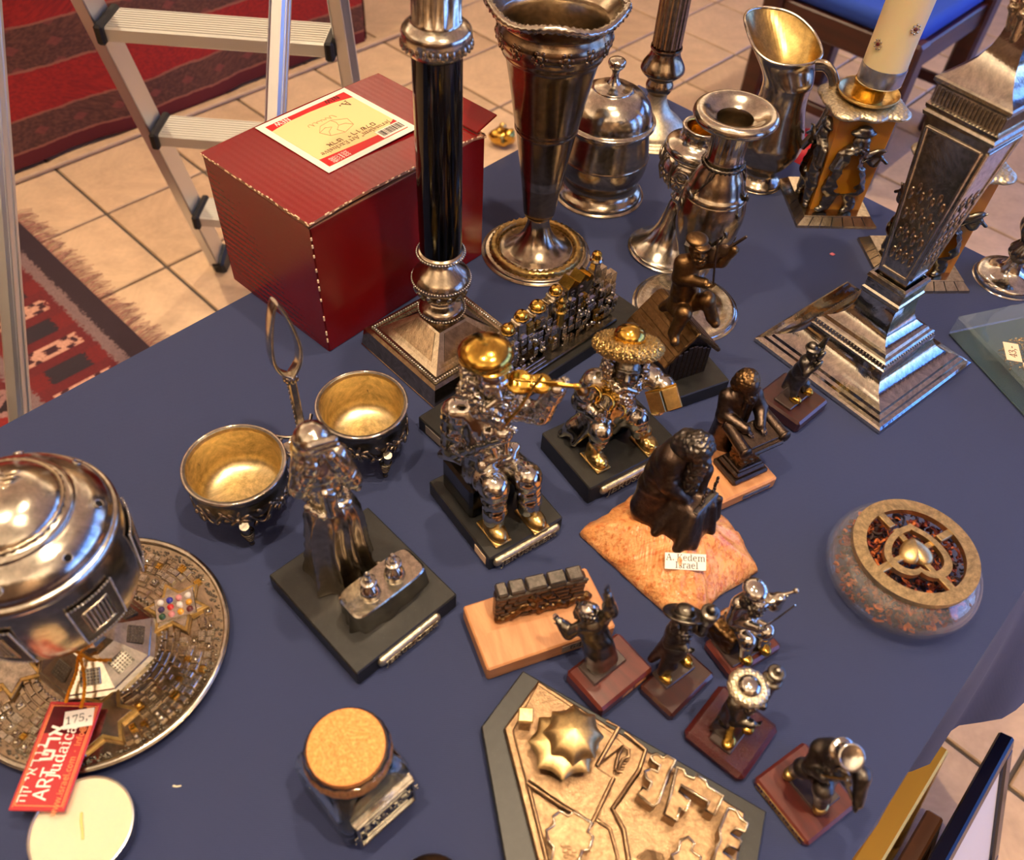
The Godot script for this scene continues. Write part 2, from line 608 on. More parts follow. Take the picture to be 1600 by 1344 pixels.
func make_materials() -> void:
	var dent := relief(256, 256, func(x, y): return 0.5 + 0.35 * wrapn(x, y, 256, 0.03) + 0.15 * wrapn(x, y, 256, 0.12, 9.0), 3.0)
	var grime := pic(256, 256, func(x, y):
		var v: float = 0.86 + 0.22 * wrapn(x, y, 256, 0.035, 3.0) + 0.12 * wrapn(x, y, 256, 0.15, 5.0)
		v = clampf(v, 0.0, 1.0)
		return Color(v, v * 0.985, v * 0.95))
	var hammer := relief(256, 256, func(x, y): return 0.5 + 0.5 * wrapn(x, y, 256, 0.16, 2.0), 5.0)
	for a in [["silver", Color(0.9, 0.88, 0.84), 0.17], ["old_silver", Color(0.8, 0.745, 0.67), 0.2], ["brown_silver", Color(0.66, 0.58, 0.49), 0.2], ["dark_silver", Color(0.56, 0.54, 0.51), 0.27],
			["pewter", Color(0.44, 0.42, 0.41), 0.33], ["bright_silver", Color(0.95, 0.94, 0.92), 0.1], ["gold", Color(0.92, 0.75, 0.36), 0.16], ["soft_gold", Color(0.88, 0.76, 0.5), 0.28], ["gilt_inside", Color(0.95, 0.87, 0.68), 0.34],
			["bronze", Color(0.50, 0.39, 0.27), 0.36], ["dark_bronze", Color(0.40, 0.34, 0.31), 0.34], ["brass", Color(0.90, 0.79, 0.58), 0.4], ["map_bronze", Color(0.64, 0.53, 0.42), 0.34], ["cream_metal", Color(0.94, 0.90, 0.80), 0.42]]:
		var m := mat(a[0], a[1], a[2], 1.0)
		m.albedo_texture = grime
		m.normal_enabled = true
		m.normal_texture = dent
		m.normal_scale = 0.16
		tri_map(m, 14.0)
	for n in ["cream_metal", "bronze", "pewter", "dark_bronze", "map_bronze"]:
		M[n].normal_texture = hammer
		M[n].normal_scale = 0.4
		tri_map(M[n], 22.0)
	var al := mat("aluminium", Color(0.8, 0.8, 0.8), 0.38, 1.0)
	al.normal_enabled = true
	al.normal_texture = dent
	al.normal_scale = 0.1
	tri_map(al, 6.0)
	mat("aluminium_tread", Color(0.8, 0.79, 0.76), 0.5, 0.6)
	mat("black_plastic", Color(0.045, 0.045, 0.05), 0.5)
	mat("black_enamel", Color(0.012, 0.012, 0.014), 0.09)
	# black bases, with scuffs
	var scuff := pic(256, 256, func(x, y):
		var v: float = 0.095 + 0.04 * wrapn(x, y, 256, 0.05) + (0.12 if wrapn(x, y, 256, 0.22, 4.0) > 0.52 else 0.0)
		return Color(v, v * 0.98, v * 0.95))
	var bb := mat("black_base", Color(1, 1, 1), 0.42)
	bb.albedo_texture = scuff
	tri_map(bb, 9.0)
	mat("black_seat", Color(0.03, 0.032, 0.045), 0.12)
	# mahogany, light wood
	var grain := func(x, y, a: Color, b: Color) -> Color:
		var v: float = 0.5 + 0.5 * sin(y * TAU / 256.0 * 9.0 + 5.0 * wrapn(x * 0.25, y, 256, 0.02)) * 0.55 + 0.3 * wrapn(x * 0.2, y * 2.0, 256, 0.25, 6.0)
		return a.lerp(b, clampf(v, 0.0, 1.0))
	var wood := pic(256, 256, func(x, y): return grain.call(x, y, Color(0.68, 0.46, 0.29), Color(0.78, 0.56, 0.38)))
	var wood2 := pic(256, 256, func(x, y): return grain.call(x, y, Color(0.28, 0.09, 0.06), Color(0.36, 0.125, 0.085)))
	var wood3 := pic(256, 256, func(x, y): return grain.call(x, y, Color(0.20, 0.075, 0.04), Color(0.28, 0.11, 0.055)))
	var lw := mat("light_wood", Color.WHITE, 0.5)
	lw.albedo_texture = wood
	tri_map(lw, 8.0)
	var mh := mat("mahogany", Color.WHITE, 0.22)
	mh.albedo_texture = wood2
	mh.clearcoat_enabled = true
	mh.clearcoat = 0.6
	tri_map(mh, 9.0)
	var dm := mat("dark_mahogany", Color(0.62, 0.55, 0.6), 0.2)
	dm.albedo_texture = wood2
	dm.clearcoat_enabled = true
	dm.clearcoat = 0.6
	tri_map(dm, 9.0)
	var pl := mat("plinth_brown", Color(0.2, 0.12, 0.1), 0.28, 0.3)
	pl.clearcoat_enabled = true
	var lt := mat("red_leather", Color(0.25, 0.07, 0.065), 0.27)
	lt.normal_enabled = true
	lt.normal_texture = hammer
	lt.normal_scale = 1.4
	tri_map(lt, 30.0)
	var cw := mat("chair_wood", Color.WHITE, 0.35)
	cw.albedo_texture = wood3
	tri_map(cw, 3.0)
	# table cloth: navy weave with specks of lint
	var weave := relief(256, 256, func(x, y): return 0.5 + 0.25 * sin(TAU * x * 26 / 256.0) * (1.0 if int(y / 5) % 2 == 0 else -1.0) + 0.25 * sin(TAU * y * 26 / 256.0), 2.5)
	var navy := pic(512, 512, func(x, y):
		var v: float = 0.95 + 0.16 * wrapn(x, y, 512, 0.5, 3.0)
		var c := Color(0.155, 0.195, 0.35) * v
		if wrapn(x, y, 512, 0.25, 8.0) > 0.74:
			c = c.lerp(Color(0.6, 0.63, 0.72), 0.3)
		return c)
	var cl := mat("navy_cloth", Color.WHITE, 0.85)
	cl.albedo_texture = navy
	cl.normal_enabled = true
	cl.normal_texture = weave
	cl.normal_scale = 0.45
	cl.rim_enabled = true
	cl.rim = 0.12
	cl.rim_tint = 0.4
	tri_map(cl, 24.0)
	# floor tiles, three tones
	var mott := pic(256, 256, func(x, y):
		var v: float = 0.94 + 0.07 * wrapn(x, y, 256, 0.02) + 0.05 * wrapn(x, y, 256, 0.1, 5.0)
		return Color(v, v, v))
	for k in 3:
		var t := mat("tile_%d" % k, [Color(0.77, 0.655, 0.535), Color(0.745, 0.63, 0.51), Color(0.79, 0.675, 0.555)][k], 0.3)
		t.albedo_texture = mott
		tri_map(t, 2.3)
	mat("grout", Color(0.30, 0.265, 0.24), 0.9)
	mat("wall_paint", Color(0.50, 0.41, 0.33), 0.9)
	mat("ceiling_paint", Color(0.95, 0.93, 0.90), 0.9)
	mat("window_frame", Color(0.16, 0.11, 0.08), 0.5)
	mat("pavement", Color(0.5, 0.49, 0.47), 0.9)
	# striped textile
	var strip := pic(512, 512, func(x, y):
		var h: float = (511 - y) / 512.0 * 0.52
		var c := Color(0.66, 0.12, 0.04)
		var n: float = wrapn(x, y, 512, 0.12)
		var e: float = h + 0.004 * wrapn(x, y, 512, 0.03, 4.0)
		if e < 0.04:
			c = Color(0.38, 0.08, 0.05)
		elif e < 0.127 or (e > 0.246 and e < 0.358) or e > 0.47:
			c = Color(0.30, 0.165, 0.10).lerp(Color(0.47, 0.27, 0.18), clampf(0.5 + 1.2 * n, 0.0, 1.0) * 0.8)
			var m := fmod(x, 64.0) - 32.0
			if absf(m) + absf(fmod(h * 1000.0, 55.0) - 27.0) < 13.0:
				c = c.lerp(Color(0.55, 0.25, 0.2), 0.6)
		else:
			c = c.lerp(Color(0.5, 0.08, 0.04), clampf(0.4 + n, 0.0, 1.0))
		for b in [0.04, 0.127, 0.246, 0.358, 0.47]:
			if absf(e - b) < 0.003:
				c = Color(0.6, 0.36, 0.25)
		return c)
	var tx := mat("striped_textile", Color.WHITE, 0.85)
	tx.albedo_texture = strip
	# rug with a knotted pattern
	var rug := pic(512, 384, func(x, y):
		# x along the fringed edge, y away from it
		var c := Color(0.36, 0.07, 0.09)
		var k: float = y + 6.0 * wrapn(x, y, 512, 0.2)
		if k < 26:
			c = Color(0.16, 0.09, 0.13)
		elif k < 40:
			c = Color(0.45, 0.36, 0.36)
		elif k < 130:
			var u: float = fmod(x, 80.0) - 40.0
			var v: float = k - 85.0
			if absf(u) < 12.0 and absf(v) < 34.0:
				c = Color(0.74, 0.55, 0.47) if (int(absf(v) / 8.0) + int(absf(u) / 6.0)) % 3 != 0 else Color(0.2, 0.06, 0.1)
			elif absf(u) > 26.0:
				c = Color(0.14, 0.1, 0.14) if absf(v) < 24.0 else Color(0.4, 0.07, 0.08)
		elif k < 146:
			c = Color(0.45, 0.36, 0.36)
		else:
			var zz: float = absf(fmod(x + k * 0.6, 120.0) - 60.0)
			var z2: float = absf(fmod(x - k * 0.6 + 900.0, 120.0) - 60.0)
			if absf(zz - 20.0) < 5.0 or absf(z2 - 20.0) < 5.0:
				c = Color(0.55, 0.4, 0.38)
			elif zz < 16.0:
				c = Color(0.12, 0.05, 0.08)
			elif z2 < 14.0:
				c = Color(0.5, 0.08, 0.07)
		return c.lerp(Color(0.1, 0.03, 0.05), clampf(0.25 + 0.5 * wrapn(x, y, 512, 0.4, 2.0), 0.0, 1.0) * 0.5))
	mat("rug_pile", Color.WHITE, 0.95).albedo_texture = rug
	mat("fringe", Color(0.55, 0.36, 0.33), 0.95)
	# red carton with corrugation
	var corr := relief(128, 128, func(x, y): return 0.5 + 0.3 * sin(TAU * y * 8 / 128.0) + 0.2 * wrapn(x, y, 128, 0.08), 1.2)
	var rc := mat("red_carton", Color(0.43, 0.04, 0.055), 0.24)
	rc.normal_enabled = true
	rc.normal_texture = corr
	rc.normal_scale = 0.16
	tri_map(rc, 16.0)
	mat("carton_edge", Color(0.62, 0.42, 0.32), 0.9)
	mat("label_white", Color(0.91, 0.87, 0.82), 0.5)
	mat("label_cream", Color(0.90, 0.77, 0.55), 0.5)
	mat("label_red", Color(0.72, 0.09, 0.11), 0.45)
	mat("label_pink", Color(0.88, 0.42, 0.40), 0.45)
	mat("ink", Color(0.06, 0.055, 0.06), 0.6)
	mat("ink_brown", Color(0.32, 0.22, 0.16), 0.6)
	mat("print_white", Color(0.98, 0.95, 0.9), 0.5)
	mat("print_orange", Color(0.93, 0.56, 0.33), 0.5)
	mat("print_tan", Color(0.72, 0.58, 0.42), 0.6)
	mat("tag_red", Color(0.66, 0.09, 0.13), 0.16).clearcoat_enabled = true
	mat("tag_dark", Color(0.30, 0.06, 0.09), 0.2)
	mat("sticker", Color(0.93, 0.80, 0.66), 0.6)
	mat("grey_sticker", Color(0.56, 0.52, 0.49), 0.6)
	mat("pale_sticker", Color(0.9, 0.88, 0.85), 0.5)
	# stone
	var rock := pic(512, 512, func(x, y):
		var a: float = wrapn(x + 30.0 * wrapn(x, y, 512, 0.01, 2.0), y, 512, 0.012)
		var b: float = wrapn(x, y + 20.0 * a, 512, 0.05, 4.0)
		var c := Color(0.78, 0.50, 0.27).lerp(Color(0.86, 0.66, 0.45), clampf(0.5 + a, 0.0, 1.0))
		c = c.lerp(Color(0.66, 0.30, 0.12), smoothstep(0.1, 0.45, b) * 0.85)
		if absf(a + 0.3 * b) < 0.018:
			c = c.lerp(Color(0.45, 0.2, 0.1), 0.7)
		return c)
	var rk := mat("orange_stone", Color.WHITE, 0.3)
	rk.albedo_texture = rock
	rk.normal_enabled = true
	rk.normal_texture = hammer
	rk.normal_scale = 0.5
	tri_map(rk, 7.0)
	var crk := pic(256, 256, func(x, y):
		var a: float = wrapn(x, y, 256, 0.09)
		var b: float = wrapn(x, y, 256, 0.2, 4.0)
		var c := Color(0.86, 0.54, 0.27).lerp(Color(0.93, 0.66, 0.38), clampf(0.5 + a * 1.3, 0.0, 1.0))
		if b > 0.33 or absf(a) < 0.02:
			c = c.lerp(Color(0.45, 0.22, 0.09), 0.75)
		return c)
	var ck := mat("cork", Color.WHITE, 0.85)
	ck.albedo_texture = crk
	ck.normal_enabled = true
	ck.normal_texture = hammer
	ck.normal_scale = 0.8
	tri_map(ck, 18.0)
	# glass, wax and the rest
	var gl := mat("glass", Color(0.96, 0.99, 0.98, 0.0), 0.03)
	gl.refraction_enabled = true
	gl.refraction_scale = 0.05
	var gb := mat("smoky_glass", Color(0.80, 0.78, 0.79, 0.07), 0.05)
	gb.transparency = BaseMaterial3D.TRANSPARENCY_ALPHA
	var ac := mat("acrylic", Color(0.82, 0.92, 0.93, 0.08), 0.06)
	ac.transparency = BaseMaterial3D.TRANSPARENCY_ALPHA
	var wp := mat("window_glass", Color(0.9, 0.95, 1.0, 0.06), 0.02)
	wp.transparency = BaseMaterial3D.TRANSPARENCY_ALPHA
	var am := mat("amber_resin", Color(0.66, 0.43, 0.06), 0.2)
	am.subsurf_scatter_enabled = true
	am.subsurf_scatter_strength = 0.35
	am.clearcoat_enabled = true
	var wx := mat("ivory_wax", Color(0.90, 0.83, 0.66), 0.42)
	wx.subsurf_scatter_enabled = true
	wx.subsurf_scatter_strength = 0.3
	var tw := mat("white_wax", Color(0.87, 0.79, 0.68), 0.45)
	tw.subsurf_scatter_enabled = true
	tw.subsurf_scatter_strength = 0.3
	mat("wick", Color(0.93, 0.78, 0.48), 0.9)
	mat("foil_band", Color(0.62, 0.62, 0.66), 0.25, 0.8)
	mat("tin", Color(0.75, 0.75, 0.78), 0.3, 1.0)
	for g in [["blue_gem", Color(0.02, 0.05, 0.6)], ["red_gem", Color(0.75, 0.03, 0.03)], ["green_gem", Color(0.02, 0.25, 0.12)], ["violet_gem", Color(0.18, 0.05, 0.3)], ["yellow_gem", Color(0.85, 0.6, 0.1)], ["clear_gem", Color(0.85, 0.83, 0.8)], ["garnet_gem", Color(0.35, 0.02, 0.04)], ["pink_gem", Color(0.8, 0.5, 0.5)]]:
		mat(g[0], g[1], 0.08).clearcoat_enabled = true
	mat("gold_cord", Color(0.90, 0.60, 0.12), 0.35, 0.8)
	for g in [["petal_rust", Color(0.45, 0.15, 0.05)], ["petal_brown", Color(0.16, 0.06, 0.045)], ["petal_orange", Color(0.66, 0.33, 0.12)]]:
		mat(g[0], g[1], 0.7)
	mat("blue_cushion", Color(0.12, 0.27, 0.66), 0.85)
	mat("navy_lacquer", Color(0.02, 0.035, 0.12), 0.25)
	mat("gilt_frame", Color(0.80, 0.62, 0.25), 0.35, 0.5)
	mat("brown_frame", Color(0.30, 0.18, 0.10), 0.4)
	mat("mount_board", Color(0.84, 0.80, 0.77), 0.7)
	mat("pink_lint", Color(0.75, 0.4, 0.45), 0.9)
	mat("white_lint", Color(0.9, 0.86, 0.75), 0.9)
	var lamp := mat("lamp_glow", Color(1, 0.9, 0.75), 0.4)
	lamp.emission_enabled = true
	lamp.emission = Color(1.0, 0.86, 0.66)
	lamp.emission_energy_multiplier = 14.0
	mat("lamp_body", Color(0.75, 0.74, 0.72), 0.4, 0.3)

# ------------------------------------------------------------------ room
func ceiling_spot(at: Vector3, energy: float, half: float, dir: Vector3, over: String) -> void:
	var o := thing("ceiling_spotlight", "round recessed ceiling spotlight with a warm glowing lens above " + over, "spotlight", at, 0, "ceiling spotlights of the shop")
	part(o, "housing", lathem(pv([0, 26, 46, 26, 50, 0, 62, -4, 62, -8, 44, -8, 40, 4, 0, 4]), 32), M.lamp_body)
	part(o, "lamp_lens", lathem(pv([0, 2, 36, 2, 38, -1, 36, -4, 0, -4]), 24), M.lamp_glow)
	var l := SpotLight3D.new()
	l.name = "lamp_light"
	l.light_color = Color(1.0, 0.89, 0.74)
	l.light_energy = energy
	l.spot_angle = half
	l.spot_angle_attenuation = 0.7
	l.spot_range = 9.0
	l.spot_attenuation = 2.0
	l.light_size = 0.03
	l.shadow_enabled = true
	l.position = Vector3(0, -0.014, 0)
	l.basis = Basis.looking_at(dir.normalized(), Vector3(0.3, 0, 1) if absf(dir.z) < 0.1 else Vector3.UP)
	o.add_child(l)

func wall_uplight(at: Vector3, side: int, where: String) -> void:
	# bowl-shaped sconce that lights the ceiling
	var o := thing("wall_uplight", "bowl-shaped white wall sconce shining up " + where, "wall lamp", at, 0, "wall sconces of the shop")
	var inw: Vector3 = [Vector3.ZERO, Vector3(1, 0, 0), Vector3(0, 0, -1), Vector3(0, 0, 1)][side]
	part(o, "bowl", lathem(spline(pv([0, -60, 40, -55, 90, -20, 110, 20, 106, 20, 84, -18, 36, -48, 0, -52]), 3), 28, Transform3D(Basis(), inw * 0.115)), M.lamp_body)
	part(o, "lamp_bulb", lathem(spline(pv([0, -46, 26, -38, 34, -18, 24, 2, 0, 10]), 3), 20, Transform3D(Basis(), inw * 0.115)), M.lamp_glow)
	var l := SpotLight3D.new()
	l.name = "lamp_light"
	l.light_color = Color(1.0, 0.9, 0.77)
	l.light_energy = 4.2
	l.spot_angle = 70.0
	l.spot_angle_attenuation = 0.9
	l.spot_range = 9.0
	l.spot_attenuation = 2.0
	l.light_size = 0.06
	l.shadow_enabled = true
	l.position = inw * 0.115 + Vector3(0, 0.03, 0)
	l.basis = Basis.looking_at((Vector3.UP + inw * 0.5).normalized(), Vector3(0.3, 0.1, 1).normalized())
	o.add_child(l)

func build_room() -> void:
	# floor: slab with recessed joints, tiles laid on a grid turned like the shop's
	struct("ground_outside", boxm(Vector3(0, -0.2, 0), Vector3(40, 0.1, 40)), M.pavement)
	var fl := struct("floor", boxm(Vector3(0.1, -0.056, -1.4), Vector3(6.6, 0.1, 7.0)), M.grout)
	var a := -0.85159
	var u := Vector3(cos(a), 0, sin(a)) * 0.3
	var v := Vector3(-sin(a), 0, cos(a)) * 0.3
	var org := Vector3(-4.53218, 0, -6.92272) * 0.3
	var meshes := []
	for k in 3:
		meshes.append(boxm(Vector3(0, -0.005, 0), Vector3(0.292, 0.011, 0.292), 0.0025))
	var bs := Basis(u.normalized(), Vector3.UP, v.normalized())
	var rest := S()
	var seen := []
	for i in range(-14, 24):
		for j in range(-14, 26):
			var c := org + u * (i + 0.5) + v * (j + 0.5)
			if c.x < -3.1 or c.x > 3.3 or c.z < -4.75 or c.z > 1.95:
				continue
			var near := c.z > -3.9 and c.z < -0.3 and absf(c.x - 0.1) < 0.75 - c.z * 0.45
			if near:
				seen.append([c, posmod(i * 7 + j * 13 + i * j, 3)])
			else:
				cbox(rest, Vector3(0, -0.005, 0), Vector3(0.292, 0.011, 0.292), 0.0025, Transform3D(bs, c))
	for s in seen:
		part(fl, "tile", meshes[s[1]], M["tile_%d" % s[1]], Transform3D(bs, s[0]))
	part(fl, "distant_tiles", done(rest), M.tile_0).set_meta("kind", "stuff")
	struct("ceiling", boxm(Vector3(0.1, 2.85, -1.4), Vector3(6.6, 0.16, 7.0)), M.ceiling_paint)
	struct("wall_left", boxm(Vector3(-3.15, 1.4, -1.4), Vector3(0.1, 2.8, 7.0)), M.wall_paint)
	for w in [[Vector3(-3.07, 0.55, -1.4), Vector3(0.06, 1.1, 6.9)], [Vector3(0.1, 0.55, -4.77), Vector3(6.3, 1.1, 0.06)], [Vector3(0.1, 0.55, 1.97), Vector3(6.3, 1.1, 0.06)]]:
		struct("trim_2", boxm(w[0], w[1], 0.01), M.brown_frame)
	struct("wall_back", boxm(Vector3(0.1, 1.4, -4.85), Vector3(6.6, 2.8, 0.1)), M.wall_paint)
	struct("wall_front", boxm(Vector3(0.1, 1.4, 2.05), Vector3(6.6, 2.8, 0.1)), M.wall_paint)
	# shop front on the right: sill, head, two piers and three glazed openings
	var st := S()
	cbox(st, Vector3(3.35, 0.1, -1.4), Vector3(0.1, 0.2, 7.0))
	cbox(st, Vector3(3.35, 2.66, -1.4), Vector3(0.1, 0.28, 7.0))
	cbox(st, Vector3(3.35, 1.4, -4.7), Vector3(0.1, 2.8, 0.4))
	cbox(st, Vector3(3.35, 1.4, 1.8), Vector3(0.1, 2.8, 0.6))
	struct("wall_right", done(st), M.wall_paint)
	for k in 4:
		var z := -3.77 + k * 1.5
		var w := struct("window_%d" % (k + 1), boxm(Vector3(3.36, 1.36, z), Vector3(0.012, 2.3, 1.42)), M.window_glass)
		var fr := S()
		for e in [-1, 1]:
			cbox(fr, Vector3(3.35, 1.36, z + e * 0.72), Vector3(0.08, 2.34, 0.06), 0.006)
			cbox(fr, Vector3(3.35, 1.36 + e * 1.14, z), Vector3(0.08, 0.06, 1.44), 0.006)
		part(w, "window_frame", done(fr), M.window_frame)

# ------------------------------------------------------------------ things behind and beside the table
const E1 := Vector3(0.655, 0, -0.7555)      # along the table, away from the camera
const E2 := Vector3(0.7555, 0, 0.655)       # across the table, towards the right

func textile_face(n: int, pts: Array, h: float) -> ArrayMesh:
	# a hanging cloth: pts along the floor, slightly wavy, with uv from the floor up
	var st := S()
	st.set_smooth_group(1)
	var rows := 10
	var len := 0.0
	for i in pts.size() - 1:
		var d: float = (pts[i + 1] - pts[i]).length()
		for k in n:
			for r in rows:
				var g := []
				for e in [[0, 0], [1, 0], [1, 1], [0, 1]]:
					var t: float = float(k + e[0]) / n
					var y: float = h * float(r + e[1]) / rows
					var p: Vector3 = pts[i].lerp(pts[i + 1], t)
					var s: float = len + d * t
					var nrm: Vector3 = (pts[i + 1] - pts[i]).normalized().cross(Vector3.UP)
					p += nrm * (0.012 * sin(s * 9.0 + y * 3.0) + 0.006 * sin(s * 23.0 - y * 8.0))
					p.y += y
					g.append([p, Vector2(s / 0.9, 1.0 - y / 0.52)])
				for id in [0, 2, 1, 0, 3, 2]:
					st.set_uv(g[id][1])
					st.add_vertex(g[id][0])
		len += d
	st.generate_normals()
	return st.commit()

func build_background() -> void:
	# striped textile over a long low bench
	var e := Vector3(0.664, 0, -0.7477)
	var nrm := Vector3(0.7477, 0, 0.664)
	var a := Vector3(-0.62, 0.012, -2.94)
	var bench := thing("textile_bench", "long low bench draped with a red and brown striped textile behind the stepladder", "bench", a)
	var far := -e * 2.3
	part(bench, "bench_body", boxm(Vector3(0, 0.24, 0), Vector3(2.2, 0.5, 0.7), 0.03, Transform3D(Basis(e, Vector3.UP, nrm), -e * 1.15 - nrm * 0.4)), M.brown_frame)
	part(bench, "striped_cover", textile_face(24, [far, Vector3.ZERO, -nrm * 0.14 + e * 0.05, -nrm * 0.8 + e * 0.05], 0.52), M.striped_textile)
	part(bench, "seat_cover", boxm(Vector3(0, 0.515, 0), Vector3(2.3, 0.02, 0.78), 0.008, Transform3D(Basis(e, Vector3.UP, nrm), -e * 1.15 - nrm * 0.38)), M.label_red)
	# low plinth strip between the bench and the tiles
	struct("trim_1", boxm(Vector3(0, 0.005, 0), Vector3(3.0, 0.012, 0.03), 0.003, Transform3D(Basis(e, Vector3.UP, nrm), a - e * 1.2 + nrm * 0.03 - Vector3(0, 0.008, 0))), M.tile_1)
	# knotted rug with a fringe on its far edge
	var rg := thing("patterned_rug", "dark red patterned rug with a fringed edge on the tiled floor", "rug", Vector3(-1.37, 0.001, -1.835))
	var st := S()
	var along := Vector3(0.7555, 0, 0.655)
	var back := Vector3(-0.655, 0, 0.7555)
	var g := [Vector3.ZERO, along * 1.0, along * 1.0 + back * 0.75, back * 0.75]
	var uv := [Vector2(0, 0), Vector2(1, 0), Vector2(1, 1), Vector2(0, 1)]
	for id in [0, 1, 2, 0, 2, 3]:
		st.set_uv(uv[id])
		st.set_normal(Vector3.UP)
		st.add_vertex(g[id] + Vector3(0, 0.008, 0))
	part(rg, "pile", st.commit(), M.rug_pile)
	part(rg, "backing", boxm(Vector3(0.5, 0.0035, 0.375), Vector3(1.0, 0.007, 0.75), 0.002, Transform3D(Basis(along, Vector3.UP, back), Vector3.ZERO)), M.tag_dark)
	var rng := RandomNumberGenerator.new()
	rng.seed = 5
	var fr := S()
	for i in 260:
		var p := along * (i / 260.0 + rng.randf() * 0.004) + Vector3(0, 0.004, 0)
		var d := -back * rng.randf_range(0.025, 0.06) + along * rng.randf_range(-0.02, 0.02)
		tube(fr, [p, p + d * 0.5 + Vector3(0, 0.003, 0), p + d + along * rng.randf_range(-0.01, 0.01) - Vector3(0, 0.002, 0)], 0.0011, 0.0006, 4)
	part(rg, "fringe", done(fr), M.fringe).set_meta("kind", "stuff")
	build_ladder()
	build_chair()
	build_frames()
	# small things on the floor beyond the table
	var gb := thing("gilt_ornament", "small gilt ornament lying on the tiled floor behind the red carton", "ornament", Vector3(-0.095, 0.002, -2.36))
	fbegin(Vector3(-60, 0, -60), Vector3(60, 75, 60), 3.0)
	fell(Vector3(0, 26, 0), Vector3(40, 25, 32), 6.0, Basis(), 4.0, 0.12)
	fell(Vector3(22, 40, 10), Vector3(18, 18, 18), 6.0, Basis(), 3.0, 0.15)
	blob(gb, "body", M.gold)
	part(gb, "knob", lathem(spline(pv([0, 52, 9, 54, 12, 62, 7, 70, 0, 73]), 4), 16), M.soft_gold)
	var rb := thing("red_cushion", "small red and yellow cushion on the floor behind the silver jug", "cushion", Vector3(0.80, 0.002, -2.40))
	fbegin(Vector3(-140, 0, -110), Vector3(140, 90, 110), 5.0)
	fbox(Vector3(0, 38, 0), Vector3(110, 34, 80), 28.0, 6.0)
	blob(rb, "cover", M.label_red)
	part(rb, "piping", boxm(Vector3(0, 0.012, 0), Vector3(0.24, 0.018, 0.18), 0.006), M.gilt_frame)
	# two scraps of lint on the cloth
	fbegin(Vector3(-6, 0, -6), Vector3(6, 4, 6), 0.4)
	fell(Vector3(0, 1, 0), Vector3(3.6, 1.0, 2.6), 1.0, Basis(), 0.5, 1.2)
	single("lint_scrap", fmesh(), M.pink_lint, "tiny pink scrap lying on the bare blue cloth", "scrap", Transform3D(Basis(), P(0.4014, -0.9261)))
	single("lint_scrap", tubem([mm(-3, 0.8, 0), mm(0, 1.0, 0.5), mm(3, 0.8, -0.4)], 0.0008, 0.0006, 6), M.white_lint, "tiny white scrap on the blue cloth near the tealight", "scrap", Transform3D(Basis(), P(-0.2353, -0.203)))

func build_ladder() -> void:
	var o := thing("stepladder", "folding aluminium stepladder with flat treads standing behind the table", "stepladder", Vector3(-0.57, 0, -1.2))
	var org := o.position
	var apex_y := 1.15
	for sx in [[-0.769, -0.795], [-0.372, -0.352]]:
		var foot := Vector3(sx[0], 0.03, -1.70)
		var topp := Vector3(sx[1], apex_y, -1.385)
		var d := (topp - foot).normalized()
		var side := Vector3(1, 0, 0)
		var ax := Basis(side, d, side.cross(d))
		var st := S()
		var L := (topp - foot).length()
		# channel section: web and two flanges
		cbox(st, Vector3(0, L / 2, 0), Vector3(0.006, L, 0.062), 0.002, Transform3D(ax, foot - org))
		var s := 1.0 if sx[0] < -0.5 else -1.0
		for e in [-1, 1]:
			cbox(st, Vector3(-0.009 * s, L / 2, e * 0.029), Vector3(0.022, L, 0.004), 0.001, Transform3D(ax, foot - org))
		part(o, "front_rail", done(st), M.aluminium)
		part(o, "rail_foot", boxm(Vector3(0, -0.012, 0), Vector3(0.032, 0.05, 0.07), 0.006, Transform3D(ax, foot - org)), M.black_plastic)
	for k in 4:
		var y := 0.2 + 0.25 * k
		var z := -1.70 + (y - 0.03) / 1.12 * 0.315
		var x0: float = lerpf(-0.769, -0.795, y / 1.15)
		var x1: float = lerpf(-0.372, -0.352, y / 1.15)
		var w := x1 - x0 - 0.012
		var tr := part(o, "tread", boxm(Vector3(0, 0, 0), Vector3(w, 0.026, 0.082), 0.003), M.aluminium_tread, Transform3D(Basis(), Vector3((x0 + x1) / 2, y, z) - org))
		var gr := S()
		for r in 9:
			cbox(gr, Vector3(0, 0.0135, -0.034 + r * 0.0085), Vector3(w - 0.03, 0.0022, 0.003))
		part(tr, "tread_ribs", done(gr), M.aluminium_tread)
		for e in [-1, 1]:
			part(tr, "end_cap", boxm(Vector3(e * (w / 2 - 0.004), 0.002, 0.005), Vector3(0.016, 0.036, 0.094), 0.004), M.black_plastic)
	for sx in [[-0.775, -0.79], [-0.41, -0.36]]:
		var foot := Vector3(sx[0], 0.03, -0.60)
		var topp := Vector3(sx[1], apex_y - 0.02, -1.40)
		var d := (topp - foot).normalized()
		var side := Vector3(1, 0, 0)
		var ax := Basis(side, d, side.cross(d))
		var L := (topp - foot).length()
		var st := S()
		cbox(st, Vector3(0, L / 2, 0), Vector3(0.022, L, 0.036), 0.004, Transform3D(ax, foot - org))
		for e in [-1, 1]:
			cbox(st, Vector3(e * 0.011, L / 2, -0.008), Vector3(0.004, L, 0.008), 0.001, Transform3D(ax, foot - org))
			cbox(st, Vector3(e * 0.011, L / 2, 0.008), Vector3(0.004, L, 0.008), 0.001, Transform3D(ax, foot - org))
		part(o, "rear_leg", done(st), M.aluminium)
		part(o, "rail_foot", boxm(Vector3(0, -0.012, 0), Vector3(0.03, 0.05, 0.044), 0.006, Transform3D(ax, foot - org)), M.black_plastic)
	part(o, "platform", boxm(Vector3(-0.573, apex_y + 0.01, -1.37) - org, Vector3(0.46, 0.03, 0.22), 0.006), M.black_plastic)

